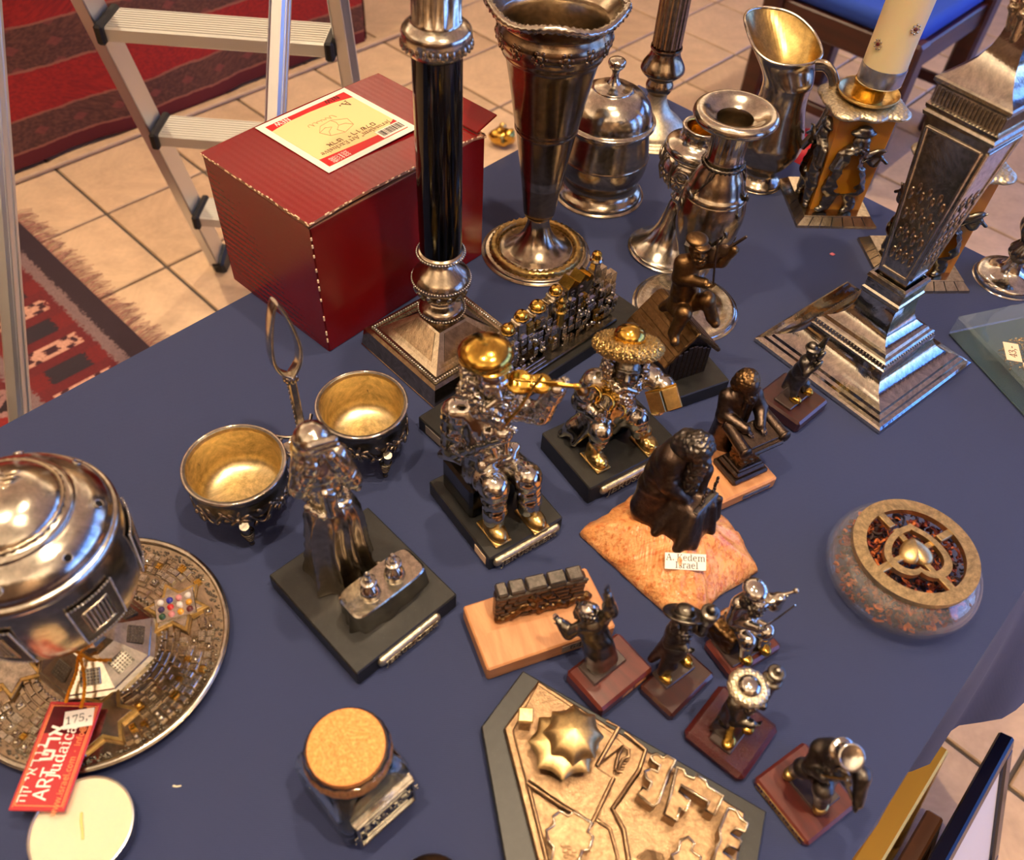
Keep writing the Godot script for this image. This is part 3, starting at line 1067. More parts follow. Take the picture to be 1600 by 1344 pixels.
func build_chair() -> void:
	var b := Vector3(0.98, 0, -2.28)
	var o := thing("wooden_chair", "dark wooden chair with a blue seat cushion on the floor behind the candles", "chair", b)
	var ax := Basis(E1, Vector3.UP, -E2)
	var w := 0.46
	var d := 0.42
	for q in [[0.0, 0.0], [w, 0.0], [0.0, d], [w, d]]:
		var h := 0.95 if q[1] > 0.1 else 0.44
		var st := S()
		cbox(st, Vector3(q[0], h / 2, q[1]), Vector3(0.06, h, 0.06), 0.008, Transform3D(ax, Vector3.ZERO))
		part(o, "leg", done(st), M.chair_wood)
	for e in [0.0, d]:
		part(o, "seat_rail", boxm(Vector3(w / 2, 0.385, e), Vector3(w - 0.05, 0.07, 0.028), 0.004, Transform3D(ax, Vector3.ZERO)), M.chair_wood)
	for e in [0.0, w]:
		part(o, "seat_rail", boxm(Vector3(e, 0.385, d / 2), Vector3(0.028, 0.07, d - 0.05), 0.004, Transform3D(ax, Vector3.ZERO)), M.chair_wood)
		part(o, "stretcher", boxm(Vector3(e, 0.16, d / 2), Vector3(0.022, 0.03, d - 0.05), 0.004, Transform3D(ax, Vector3.ZERO)), M.chair_wood)
	fbegin(Vector3(-30, -40, -30), Vector3(500, 60, 460), 8.0)
	fbox(Vector3(230, 0, 210), Vector3(236, 26, 214), 22.0, 6.0)
	part(o, "seat_cushion", fmesh(), M.blue_cushion, Transform3D(ax, Vector3(0, 0.445, 0)))
	part(o, "backrest", boxm(Vector3(w / 2, 0.82, d), Vector3(w - 0.05, 0.2, 0.022), 0.006, Transform3D(ax, Vector3.ZERO)), M.chair_wood)

func leaning_frame(n: String, label: String, s0: float, out: float, ytop: float, lean: float, wide: float, bar: float, thick: float, m: Material, turn := 0.0) -> void:
	# stands on the floor and leans on the table's right side; s0 is measured from the table's far corner
	var dir := Vector3(-0.639, 0, 0.769).rotated(Vector3.UP, turn)
	var nrm := Vector3(0.769, 0, 0.639).rotated(Vector3.UP, turn)
	var top := Vector3(0.794, ytop, -0.788) + Vector3(-0.639, 0, 0.769) * s0 + Vector3(0.769, 0, 0.639) * out
	var dn := (Vector3(0, -ytop, 0) + nrm * lean).normalized()
	var L := sqrt(ytop * ytop + lean * lean) - 0.004
	var o := thing(n, label, "picture frame", top, 0.0, "frames leaning beside the table")
	var ax := Basis(dir, -dn, dir.cross(-dn))
	part(o, "top_bar", boxm(Vector3(wide / 2, -bar / 2, 0), Vector3(wide, bar, thick), 0.003, Transform3D(ax, Vector3.ZERO)), m)
	part(o, "bottom_bar", boxm(Vector3(wide / 2, -L + bar / 2, 0), Vector3(wide, bar, thick), 0.003, Transform3D(ax, Vector3.ZERO)), m)
	for e in [bar / 2, wide - bar / 2]:
		part(o, "side_bar", boxm(Vector3(e, -L / 2, 0), Vector3(bar, L - 2 * bar - 0.001, thick), 0.003, Transform3D(ax, Vector3.ZERO)), m)
	part(o, "mount", boxm(Vector3(wide / 2, -L / 2, 0), Vector3(wide - 1.6 * bar, L - 1.6 * bar, thick * 0.3), 0.0, Transform3D(ax, Vector3.ZERO)), M.mount_board)

func build_frames() -> void:
	leaning_frame("picture_frame", "gilt frame leaning nearest the tablecloth at its right side", 0.365, 0.066, 0.30, 0.06, 0.42, 0.03, 0.03, M.gilt_frame)
	leaning_frame("picture_frame", "brown wooden frame leaning between the gilt and the navy frames", 0.44, 0.108, 0.275, 0.08, 0.40, 0.03, 0.022, M.brown_frame)
	leaning_frame("picture_frame", "navy lacquered frame leaning outermost at the right side of the table", 0.285, 0.130, 0.30, 0.125, 0.45, 0.024, 0.02, M.navy_lacquer)

# ------------------------------------------------------------------ table and cloth
func build_table() -> void:
	var A := Vector3(0.164, 0, -1.34)
	var Bp := Vector3(0.794, 0, -0.788)
	var L := 1.62
	var near := Vector3(-0.65, 0, 0.76)
	var C := Bp + near * L
	var D := A + near * L
	var cx := (A + Bp + C + D) * 0.25
	var ew := (Bp - A).normalized()
	var W := (Bp - A).length()
	var t := thing("trestle_table", "plain wooden trestle table hidden under the navy cloth", "table", cx)
	var ax := Transform3D(Basis(near, Vector3.UP, near.cross(Vector3.UP)), Vector3.ZERO)
	part(t, "table_top", boxm(Vector3(0, TOP - 0.019, 0), Vector3(L - 0.01, 0.03, W - 0.01), 0.004, ax), M.light_wood)
	for sx in [-1, 1]:
		for sz in [-1, 1]:
			part(t, "leg", boxm(Vector3(sx * (L / 2 - 0.42), 0.358, sz * (W / 2 - 0.1)), Vector3(0.05, 0.716, 0.05), 0.006, ax), M.light_wood)
	# cloth: flat top, then sides that hang in folds
	var st := S()
	st.set_smooth_group(1)
	var nu := 60
	var nv := 34
	for i in nu:
		for j in nv:
			var q: Array[Vector3] = []
			for e in [[0, 0], [1, 0], [1, 1], [0, 1]]:
				var s: float = float(i + e[0]) / nu * L
				var r: float = float(j + e[1]) / nv * W
				var p := A + near * s + ew * r
				var edge := minf(minf(s, L - s), minf(r, W - r))
				var y: float = TOP - 0.0016 * exp(-edge / 0.006)
				q.append(Vector3(p.x, y, p.z))
			quad(st, q[0], q[1], q[2], q[3], Vector3.UP)
	# side skirts, each [start, direction, length, outward]
	var loop := [[A, ew, W, -near], [Bp, near, L, ew], [C, -ew, W, near], [D, -near, L, -ew]]
	for e in 4:
		var s0: Vector3 = loop[e][0]
		var dr: Vector3 = loop[e][1]
		var ln: float = loop[e][2]
		var outw: Vector3 = loop[e][3]
		var n := 70
		var rows := 10
		for i in n:
			for k in rows:
				var q: Array[Vector3] = []
				for c in [[0, 0], [1, 0], [1, 1], [0, 1]]:
					var s: float = float(i + c[0]) / n * ln
					var f: float = float(k + c[1]) / rows
					var cor := minf(s, ln - s)
					var fold := 0.012 + 0.010 * sin(s * 26.0 + e) + 0.007 * sin(s * 55.0)
					var flare := 0.03 * exp(-cor / 0.1)
					if e == 1:
						flare += 0.098 * exp(-pow((s - 0.30) / 0.155, 2.0))
					var drop := 0.012 + (0.30 - 0.03 * exp(-cor / 0.1)) * f
					if k + c[1] == 0:
						drop = 0.0016
					var o: float = (fold + flare) * pow(f, 0.8) + 0.004 * minf(1.0, f * 5.0)
					var p := s0 + dr * s + outw * o
					# pull the corners together
					if s < 0.02:
						p += -dr * o * (1.0 - s / 0.02)
					if ln - s < 0.02:
						p += dr * o * (1.0 - (ln - s) / 0.02)
					q.append(Vector3(p.x, TOP - drop, p.z))
				quad(st, q[0], q[1], q[2], q[3], outw + Vector3(0, 0.2, 0))
	single("tablecloth", done(st), M.navy_cloth, "plain navy blue cloth spread over the table with hanging sides", "tablecloth")

# ------------------------------------------------------------------ vessels, candlesticks and boxes on the cloth
func build_table_objects() -> void:
	red_carton()
	black_column()
	trumpet_vase()
	sugar_bowl()
	fluted_candlestick()
	embossed_holder()
	wide_rim_candlestick()
	jug()
	amber_candlesticks()
	square_candlestick()
	acrylic_block()
	salt_cellars()
	goblet_and_plate()
	tealight()
	cork_jar()
	potpourri()
	relief_map()

func red_carton() -> void:
	var o := thing("red_carton", "worn dark red cardboard carton with a cream printed label on its lid", "carton", P(-0.2016, -0.8316), 39.0)
	var w := 0.177
	var d := 0.249
	var h := 0.168
	var st := S()
	# four walls with open rim
	cbox(st, Vector3(w / 2 - 0.0015, h / 2, 0), Vector3(0.003, h, d), 0.0012)
	cbox(st, Vector3(-w / 2 + 0.0015, h / 2, 0), Vector3(0.003, h, d), 0.0012)
	cbox(st, Vector3(0, h / 2, d / 2 - 0.0015), Vector3(w, h, 0.003), 0.0012)
	cbox(st, Vector3(0, h / 2, -d / 2 + 0.0015), Vector3(w, h, 0.003), 0.0012)
	cbox(st, Vector3(0, 0.0015, 0), Vector3(w - 0.002, 0.003, d - 0.002))
	part(o, "body", done(st), M.red_carton)
	var rim := S()
	for e in [-1, 1]:
		cbox(rim, Vector3(e * (w / 2 - 0.0017), h + 0.0004, 0), Vector3(0.0034, 0.0012, d))
		cbox(rim, Vector3(0, h + 0.0004, e * (d / 2 - 0.0017)), Vector3(w, 0.0012, 0.0034))
	part(o, "worn_rim", done(rim), M.carton_edge)
	# lid: a slightly bowed sheet, raised a little towards the near side
	var lid := S()
	lid.set_smooth_group(1)
	var n := 14
	var lidy := func(x: float, z: float) -> float:
		return h + 0.0035 + 0.004 * (x / w + 0.5) * (0.6 + 0.4 * sin(z * 22.0)) + 0.0022 * cos(z / d * PI) - (0.006 * pow(maxf(0.0, (-z / d - 0.34) / 0.16), 2.0) if x > 0.05 else 0.0)
	for i in n:
		for j in n:
			var q: Array[Vector3] = []
			for e in [[0, 0], [1, 0], [1, 1], [0, 1]]:
				var x: float = (float(i + e[0]) / n - 0.5) * (w + 0.002)
				var z: float = (float(j + e[1]) / n - 0.5) * (d + 0.002)
				q.append(Vector3(x, lidy.call(x, z), z))
			quad(lid, q[0], q[1], q[2], q[3], Vector3.UP)
			var t := Vector3(0, 0.0028, 0)
			quad(lid, q[0] - t, q[1] - t, q[2] - t, q[3] - t, Vector3.DOWN)
	part(o, "lid", done(lid), M.red_carton)
	var edge := S()
	edge.set_smooth_group(1)
	for j in 40:
		for e in [-1, 1]:
			var z0 := (j / 40.0 - 0.5) * (d + 0.002)
			var z1 := ((j + 1) / 40.0 - 0.5) * (d + 0.002)
			var x: float = e * (w + 0.002) / 2
			quad(edge, Vector3(x, lidy.call(x, z0) - 0.003, z0), Vector3(x, lidy.call(x, z1) - 0.003, z1), Vector3(x, lidy.call(x, z1) + 0.0002, z1), Vector3(x, lidy.call(x, z0) + 0.0002, z0), Vector3(e, 0, 0))
			var x0 := (j / 40.0 - 0.5) * (w + 0.002)
			var x1 := ((j + 1) / 40.0 - 0.5) * (w + 0.002)
			var zz: float = e * (d + 0.002) / 2
			quad(edge, Vector3(x0, lidy.call(x0, zz) - 0.003, zz), Vector3(x1, lidy.call(x1, zz) - 0.003, zz), Vector3(x1, lidy.call(x1, zz) + 0.0002, zz), Vector3(x0, lidy.call(x0, zz) + 0.0002, zz), Vector3(0, 0, e))
	part(o, "lid_edge", done(edge), M.carton_edge)
	# label: reads from the far side. local frame: x towards -x.. of the carton
	var lb := Transform3D(Basis(Vector3(0, 0, 1), Vector3(1, 0, 0), Vector3(0, -1, 0)), Vector3.ZERO)
	# basis for print seen from above and read from the far side
	var ly := h + 0.0078
	var rd := Basis(Vector3(0, 0, 1), Vector3(1, 0, 0), Vector3(0, 1, 0))
	# text runs along +z of the carton turned half round: x_text = +z, y_text = -(-x)
	var cx := -0.0235
	var cz := -0.006
	var tilt := Basis(Vector3(0, 0, 1), 0.018)
	var lo := part(o, "label", boxm(Vector3.ZERO, Vector3(0.124, 0.0006, 0.127), 0.0002), M.label_white, Transform3D(tilt, Vector3(cx, ly, cz)))
	var pt := func(nm: String, c: Vector2, s: Vector2, m: Material, hh := 0.0005) -> void:
		part(lo, nm, boxm(Vector3(c.x, hh, c.y), Vector3(s.x, 0.0004, s.y)), m)
	pt.call("printed_panel", Vector2(0, 0), Vector2(0.108, 0.111), M.label_cream)
	# red band on the far side of the label, tapering swoosh on the near side
	var sw := poly2([-54, -55.5, -38, -55.5, -44, -30, -46, 0, -46, 30, -42, 55.5, -54, 55.5])
	part(lo, "printed_band", prismm(sw, 0.0006, 0.0009), M.label_red)
	var sw2 := poly2([54, 55.5, 54, -55.5, 30, -55.5, 40, -38, 43, -20, 41, 10, 37, 55.5])
	part(lo, "printed_band", prismm(sw2, 0.0006, 0.0009), M.label_red)
	pt.call("barcode_field", Vector2(0.045, -0.0385), Vector2(0.016, 0.034), M.label_white, 0.0009)
	var bc := S()
	var rng := RandomNumberGenerator.new()
	rng.seed = 11
	var z := -0.054
	while z < -0.024:
		var ww := rng.randf_range(0.0004, 0.0014)
		cbox(bc, Vector3(0.0445, 0.0012, z), Vector3(0.011, 0.0003, ww))
		z += ww + rng.randf_range(0.0005, 0.0012)
	part(lo, "barcode_lines", done(bc), M.ink)
	var top_r := Basis(Vector3(0, 0, 1), Vector3(1, 0, 0), Vector3(0, 1, 0))
	# right-handed basis with z up: x_text x y_text = up
	top_r = Basis(Vector3(0, 0, 1), Vector3(1, 0, 0), Vector3(0, 0, 1).cross(Vector3(1, 0, 0)))
	words(lo, "print", "NEW", 0.007, M.ink, Transform3D(top_r, Vector3(-0.0495, 0.0011, -0.034)), "Droid Sans", 0.0002)
	words(lo, "print", "NEW", 0.007, M.print_white, Transform3D(top_r, Vector3(-0.0495, 0.0011, 0.036)), "Droid Sans", 0.0002)
	words(lo, "print", "\"Jerusalem\" Art Exclusive", 0.0062, M.ink_brown, Transform3D(top_r, Vector3(0.031, 0.0009, -0.003)), "Droid Serif", 0.0002)
	hebrew_line(lo, Transform3D(top_r, Vector3(0.0225, 0.0009, -0.002)), 0.006, M.ink_brown)
	for k in 3:
		words(lo, "print", "Arts & Crafts", 0.0032, M.print_white, Transform3D(top_r, Vector3(0.044 + k * 0.0036, 0.0011, 0.036)), "Droid Sans", 0.0002)
	words(lo, "print", "A.", 0.011, M.ink_brown, Transform3D(top_r.rotated(Vector3.UP, 0.3), Vector3(-0.031, 0.0009, -0.039)), "Droid Serif", 0.0002)
	# line drawing of a round-roofed town in the middle
	var dr := S()
	var dl := func(a: Array) -> void:
		var pts := []
		for i in a.size() / 2:
			pts.append(Vector3(a[2 * i], 0, a[2 * i + 1]) * 0.001 + Vector3(0, 0.0008, 0))
		tube(dr, pts, 0.0005, 0.0004, 4)
	dl.call([-6, -20, 8, -17, 14, 0, 9, 16, -4, 21, -14, 12, -16, -4, -6, -20])
	dl.call([8, -17, 0, -12, -2, -4, 4, 3, 14, 0])
	dl.call([9, 16, 1, 12, -4, 4, -8, 10, -4, 21])
	dl.call([-16, -4, -8, -6, -2, -4])
	for k in 6:
		var t := k * 1.05
		dl.call([-20 + 3 * cos(t), -14 + k * 6, -23 + 2 * sin(t), -12 + k * 6, -24, -9 + k * 6, -20, -8 + k * 6])
	part(lo, "drawing", done(dr), M.print_tan)
	# frayed flap at the far right corner and small tears on the edges
	var tr := S()
	for k in 46:
		var s := rng.randf()
		var p := Vector3(w / 2 + 0.0012, 0, (s - 0.5) * d)
		p.y = lidy.call(w / 2, p.z) + rng.randf_range(-0.002, 0.0005)
		cbox(tr, p, Vector3(0.001, rng.randf_range(0.0006, 0.0014), rng.randf_range(0.001, 0.004)))
		var p2 := Vector3((s - 0.5) * w, 0, d / 2 + 0.0012)
		p2.y = lidy.call(p2.x, d / 2) + rng.randf_range(-0.002, 0.0005)
		cbox(tr, p2, Vector3(rng.randf_range(0.001, 0.004), rng.randf_range(0.0006, 0.0014), 0.001))
	for k in 14:
		cbox(tr, Vector3(w / 2 + 0.0002, rng.randf_range(0.002, 0.16), d / 2 + 0.0002), Vector3(0.0014, rng.randf_range(0.002, 0.006), 0.0014))
	part(o, "frayed_edge", done(tr), M.sticker).set_meta("kind", "stuff")
	part(o, "side_flap", boxm(Vector3(0, 0, 0), Vector3(0.055, 0.0026, 0.034), 0.0008), M.red_carton, Transform3D(Basis(Vector3(1, 0, 0), 0.28), Vector3(w / 2 - 0.032, h + 0.0075, -d / 2 - 0.008)))

# strokes for a few square Hebrew letters, drawn right to left; each stroke [x0 y0 x1 y1] in a 10 x 10 field
func hebrew_line(p: Node, xf: Transform3D, size: float, m: Material, word := 0) -> void:
	var al := [[1, 10, 9, 0], [8.5, 10, 7, 5], [1.5, 0, 3, 5.5]]
	var re := [[1, 9.3, 8.6, 9.3], [8.6, 9.3, 8.6, 0]]
	var tet := [[1, 10, 1.6, 0.7], [1.6, 0.7, 8.6, 0.7], [8.6, 0.7, 9, 9], [9, 9, 5.6, 9.3], [5.6, 9.3, 5.6, 5.5]]
	var yod := [[5, 9.3, 8.4, 9.3], [8.4, 9.3, 8.2, 6]]
	var vav := [[5, 9.3, 7, 9.3], [7, 9.3, 7, 0]]
	var shin := [[1, 9.6, 2.4, 0.7], [2.4, 0.7, 7.6, 0.7], [7.6, 0.7, 9, 9.6], [5, 9.6, 4.4, 4.4], [4.4, 4.4, 2.2, 3]]
	var lam := [[2, 13, 2, 9.3], [2, 9.3, 8.2, 9.3], [8.2, 9.3, 5, 0]]
	var mem := [[1.4, 9.3, 8.4, 9.3], [8.4, 9.3, 8.4, 0.7], [8.4, 0.7, 1.6, 0.7], [1.6, 0.7, 1.6, 9.3]]
	var gim := [[4, 9.3, 6.4, 9.3], [6.4, 9.3, 6, 0], [6.2, 3.6, 2.6, 0]]
	var dal := [[1, 9.3, 9, 9.3], [8, 9.3, 8, 0]]
	var qof := [[1, 9.3, 8.6, 9.3], [8.6, 9.3, 7, 2.4], [2.2, 6.4, 2.2, -3.4]]
	var he := [[1, 9.3, 8.6, 9.3], [8.6, 9.3, 8.6, 0], [2.2, 6, 2.2, 0]]
	var sets := [[al, re, tet, [], yod, re, vav, shin, lam, mem], [al, re, tet], [gim, vav, dal, al, yod, qof, he]]
	var st := S()
	var x := 0.0
	var letters: Array = sets[word]
	var tot := letters.size() * 1.12
	for L in letters:
		for s in L:
			var a := Vector2(s[0], s[1]) * 0.1 + Vector2(tot / 2 - x - 1.0, -0.5)
			var b := Vector2(s[2], s[3]) * 0.1 + Vector2(tot / 2 - x - 1.0, -0.5)
			var d := b - a
			var thick := 0.22 if word == 1 else 0.13
			cbox(st, Vector3.ZERO, Vector3(d.length() + thick * 0.7, thick, 0.06), 0.0, xf * Transform3D(Basis(Vector3(0, 0, 1), d.angle()).scaled(Vector3.ONE * size), Vector3((a.x + b.x) / 2, (a.y + b.y) / 2, 0.02) * size))
		x += 1.12
	part(p, "print", done(st), m)

func black_column() -> void:
	var o := thing("column_candlestick", "tall silver candlestick with a glossy black enamel shaft and beaded square foot", "candlestick", P(-0.0854, -0.6969), 44.0)
	o.rotation += Vector3(0.0, 0.0, 0.0)
	var hw := 63.0
	# square foot in steps, each face flat
	var sq := func(r: float) -> PackedVector2Array: return poly2([-r, -r, r, -r, r, r, -r, r])
	var st := S()
	prism(st, sq.call(hw + 2.5), 0.0, 0.003, 0.001)
	var ft := S()
	# sloping sides
	for k in 4:
		var bs := Basis(Vector3.UP, k * PI / 2)
		quad(st, bs * mm(hw + 2, 2, -hw - 2), bs * mm(hw + 2, 2, hw + 2), bs * mm(hw - 1, 25, hw - 1), bs * mm(hw - 1, 25, -hw + 1), bs * Vector3(1, 0.1, 0))
		quad(st, bs * mm(hw - 1, 25, -hw + 1), bs * mm(hw - 1, 25, hw - 1), bs * mm(hw - 4, 28, hw - 4), bs * mm(hw - 4, 28, -hw + 4), bs * Vector3(1, 1, 0))
		quad(st, bs * mm(hw - 4, 28, -hw + 4), bs * mm(hw - 4, 28, hw - 4), bs * mm(hw - 13, 28, hw - 13), bs * mm(hw - 13, 28, -hw + 13), Vector3.UP)
		quad(st, bs * mm(hw - 13, 28, -hw + 13), bs * mm(hw - 13, 28, hw - 13), bs * mm(hw - 17, 31, hw - 17), bs * mm(hw - 17, 31, -hw + 17), bs * Vector3(1, 1, 0))
		quad(st, bs * mm(hw - 17, 31, -hw + 17), bs * mm(hw - 17, 31, hw - 17), bs * mm(20, 52, 20), bs * mm(20, 52, -20), bs * Vector3(0.6, 1, 0))
		quad(st, bs * mm(20, 52, -20), bs * mm(20, 52, 20), Vector3(0, 0.053, 0), Vector3(0, 0.053, 0), Vector3.UP)
	part(o, "square_foot", done(st), M.old_silver)
	# sunken panels on the four slopes
	for k in 4:
		var bs := Basis(Vector3.UP, k * PI / 2)
		var pn := S()
		pn.set_smooth_group(-1)
		var lift := bs * Vector3(0.0005, 0.0009, 0)
		quad(pn, bs * mm(42.6, 33, -33) + lift, bs * mm(42.6, 33, 33) + lift, bs * mm(22, 50, 15) + lift, bs * mm(22, 50, -15) + lift, bs * Vector3(0.6, 1, 0))
		part(o, "sloping_panel", done(pn), M.brown_silver)
	var bd := S()
	for k in 4:
		var bs := Basis(Vector3.UP, k * PI / 2)
		for i in 34:
			ball(bd, bs * mm(hw - 8.5, 28.6, -hw + 8 + i * (2 * hw - 16) / 33.0), Vector3.ONE * 0.0019, 6, 4)
	part(o, "beading", done(bd), M.silver).set_meta("kind", "stuff")
	var lower := spline(pv([18, 50, 20, 56, 24, 60, 25, 66, 22, 71, 15, 75, 14, 79, 18, 82, 24, 88, 29, 98, 31, 106, 28, 113, 21, 120, 15, 127, 15, 131, 19, 134, 24, 137, 24, 141, 21, 143]), 5)
	part(o, "lower_knop", lathem(lower, 64), M.old_silver)
	part(o, "beading", beads(0.0308, 0.0017, 0.106, 62), M.silver).set_meta("kind", "stuff")
	part(o, "beading", beads(0.0244, 0.0017, 0.139, 50), M.silver).set_meta("kind", "stuff")
	part(o, "beading", beads(0.0252, 0.0016, 0.064, 50), M.silver).set_meta("kind", "stuff")
	# leaf tips round the knop
	var lf := S()
	for i in 16:
		var t := TAU * i / 16.0
		ball(lf, Vector3(0.0262 * cos(t), 0.094, 0.0262 * sin(t)), Vector3(0.0035, 0.0085, 0.0035), 6, 5, Basis(Vector3(-sin(t), 0, cos(t)), -0.5))
	part(o, "leaf_band", done(lf), M.silver)
	part(o, "shaft", lathem(pv([0, 142, 21.3, 142, 21.6, 240, 21.7, 347, 0, 347]), 64), M.black_enamel)
	var cap := spline(pv([21.7, 344, 24, 346, 27.5, 351, 29.5, 358, 29, 365, 25, 369, 21.5, 371]), 5)
	part(o, "capital", lathem(cap, 64), M.silver)
	var fl := S()
	for i in 30:
		var t := TAU * i / 30.0
		ball(fl, Vector3(0.0284 * cos(t), 0.3555, 0.0284 * sin(t)), Vector3(0.0022, 0.005, 0.0022), 6, 5, Basis(Vector3(-sin(t), 0, cos(t)), 0.3))
	part(o, "capital_leaves", done(fl), M.silver)
	var sh := pv([21.5, 370, 21.5, 373, 20.6, 374, 20.6, 440, 22, 444, 30, 452, 34, 460, 20, 462, 12, 462, 12, 440, 0, 440])
	part(o, "fluted_socket", lathem(sh, 96, Transform3D(), func(t, y): return 1.0 - (0.05 * absf(sin(8.0 * t)) if y > 0.374 and y < 0.441 else 0.0)), M.silver)

func trumpet_vase() -> void:
	var o := thing("trumpet_vase", "tall tarnished silver trumpet vase with a rope-edged round foot and flared rim", "vase", P(0.0135, -0.8868))
	var foot := spline(pv([0, 0, 65, 0, 66, 2.5, 65, 5, 60, 6, 50, 6.5, 46, 9, 38, 12, 27, 20, 19, 31, 14.5, 43, 13.5, 52, 14, 57]), 4)
	part(o, "foot", lathem(foot, 72), M.old_silver)
	part(o, "rope_border", ringm(0.0545, 0.0048, 0.0075, 150, 8, 44, 0.32), M.soft_gold)
	var body := spline(pv([13.5, 56, 17, 58, 19.5, 63, 22, 85, 27.5, 125, 33.5, 165, 35, 173, 36.2, 174.5, 35.6, 177, 36.6, 179, 36.2, 181.5, 37, 183, 37.5, 186, 43, 220, 50, 256, 54, 262, 54.5, 266, 56, 269, 60, 276, 60.5, 284, 57, 291, 56, 295, 60, 302, 70, 313]), 4)
	part(o, "body", lathem(body, 96), M.brown_silver)
	var ins := spline(pv([69, 313, 58, 301, 52, 290, 45, 240, 33, 170, 20, 80, 0, 66]), 3)
	part(o, "lining", lathem(ins, 64), M.old_silver)
	var wob := func(t): return 0.006 * sin(5.0 * t)
	part(o, "rope_rim", ringm(0.0705, 0.0042, 0.313, 160, 8, 60, 0.3, Transform3D(), func(t): return 0.003 * sin(5.0 * t)), M.silver)
	# embossed rosettes round the collar
	var em := S()
	for i in 14:
		var t := TAU * i / 14.0
		var c := Vector3(0.0600 * cos(t), 0.280, 0.0600 * sin(t))
		var bs := Basis(Vector3(cos(t), 0, sin(t)), Vector3.UP, Vector3(-sin(t), 0, cos(t)))
		ball(em, c, Vector3(0.0024, 0.0045, 0.0045), 8, 5, bs)
		for k in 6:
			var f := TAU * k / 6.0
			ball(em, c + bs * Vector3(-0.0004, 0.0062 * sin(f), 0.0062 * cos(f)), Vector3(0.0014, 0.0026, 0.0026), 6, 4, bs)
	part(o, "embossed_collar", done(em), M.brown_silver)

func sugar_bowl() -> void:
	var o := thing("lidded_bowl", "rounded silver bowl with a domed lid and a small turned finial", "bowl", P(0.0952, -1.0289))
	var b := spline(pv([0, 0, 58, 0, 58.5, 3, 57, 8, 51, 14, 48.5, 20, 49, 26, 53, 33, 57, 42, 59, 52, 59.5, 60, 59.5, 61.5, 60, 63, 59.5, 64.5, 59, 66, 57.5, 78, 55.5, 92, 54.5, 102, 55, 108]), 4)
	part(o, "body", lathem(b, 72), M.old_silver)
	var l := spline(pv([54, 107, 60, 108, 61, 110, 60.5, 112.5, 57, 114, 55.5, 116, 54, 124, 48.5, 136, 38, 146, 27, 151, 25.5, 152.5, 24, 154, 15, 156, 9, 159]), 4)
	part(o, "lid", lathem(l, 72), M.silver)
	var f := spline(pv([9, 158, 6, 163, 4.4, 169, 5.2, 175, 9, 179, 11, 183, 11.2, 186, 9.5, 189, 5, 191, 0, 191.5]), 4)
	part(o, "finial", lathem(f, 40), M.silver)

func fluted_candlestick() -> void:
	var o := thing("fluted_candlestick", "tall brownish silver candlestick with a fluted shaft behind the lidded bowl", "candlestick", P(0.176, -1.195))
	var f := spline(pv([0, 0, 57, 0, 58, 3, 55, 7, 50, 9, 47, 15, 38, 24, 26, 34, 18, 46, 14, 58, 15, 64]), 4)
	part(o, "foot", lathem(f, 64), M.cream_metal)
	var k := spline(pv([13, 62, 18, 68, 20, 76, 17, 83, 16, 86, 21, 88, 22, 91, 26, 93, 31, 98, 31.5, 102, 29, 108, 23, 118, 20.5, 126, 21, 128, 22.5, 130, 22, 133]), 4)
	part(o, "knop", lathem(k, 64), M.brown_silver)
	part(o, "fluted_shaft", lathem(pv([21, 132, 21, 300, 26, 305, 32, 318, 24, 320, 12, 320, 12, 300, 0, 300]), 120, Transform3D(), func(t, y): return 1.0 - (0.09 * absf(sin(9.0 * t)) if y > 0.131 and y < 0.301 else 0.0)), M.brown_silver)

func embossed_holder() -> void:
	var o := thing("embossed_goblet", "short silver candle cup with an embossed bowl, gilt inside and a trumpet foot", "candle holder", P(0.1817, -0.9109))
	o.rotation.z = -0.06
	var f := spline(pv([0, 0, 46, 0, 47.5, 2, 46, 5, 40, 9, 29, 19, 21, 34, 16, 54, 13, 70, 11, 78, 14, 82, 11, 87, 10, 92]), 4)
	part(o, "trumpet_foot", lathem(f, 64), M.silver)
	var b := spline(pv([10, 90, 18, 95, 28, 103, 33, 113, 34.5, 124, 32, 134, 28, 139, 30, 142, 36.5, 145, 37.5, 149, 35, 154, 27, 158, 22.5, 163, 22, 170, 23.5, 175, 22.5, 177, 18.5, 176]), 4)
	part(o, "bowl", lathem(b, 72), M.silver)
	part(o, "gilt_lining", lathem(spline(pv([19, 176.4, 17.5, 172, 17, 150, 0, 146]), 4), 48), M.gold)
	var em := S()
	for i in 9:
		var t := TAU * i / 9.0
		var bs := Basis(Vector3(cos(t), 0, sin(t)), Vector3.UP, Vector3(-sin(t), 0, cos(t)))
		var c := Vector3(0.0335 * cos(t), 0.117, 0.0335 * sin(t))
		ball(em, c, Vector3(0.003, 0.004, 0.004), 6, 5, bs)
		for k in 5:
			var a := TAU * k / 5.0 + 0.3
			ball(em, c + bs * Vector3(-0.0008, 0.0065 * sin(a), 0.0065 * cos(a)), Vector3(0.002, 0.0045, 0.0022), 6, 4, bs * Basis(Vector3(1, 0, 0), PI / 2 - a))
		tube(em, [Vector3(0.0362 * cos(t + 0.3), 0.14, 0.0362 * sin(t + 0.3)), Vector3(0.0372 * cos(t + 0.35), 0.12, 0.0372 * sin(t + 0.35)), Vector3(0.032 * cos(t + 0.3), 0.104, 0.032 * sin(t + 0.3))], 0.0016, 0.001, 5)
	part(o, "embossed_vine", done(em), M.old_silver)
	# two small loops hanging from the collar
	for a in [2.0, 3.6, 5.2]:
		var c := Vector3(0.038 * cos(a), 0.128, 0.038 * sin(a))
		part(o, "ring_handle", ringm(0.008, 0.0016, 0, 24, 6, 0, 0.0, Transform3D(Basis(Vector3(-sin(a), 0, cos(a)), PI / 2 - 0.2), c)), M.old_silver)

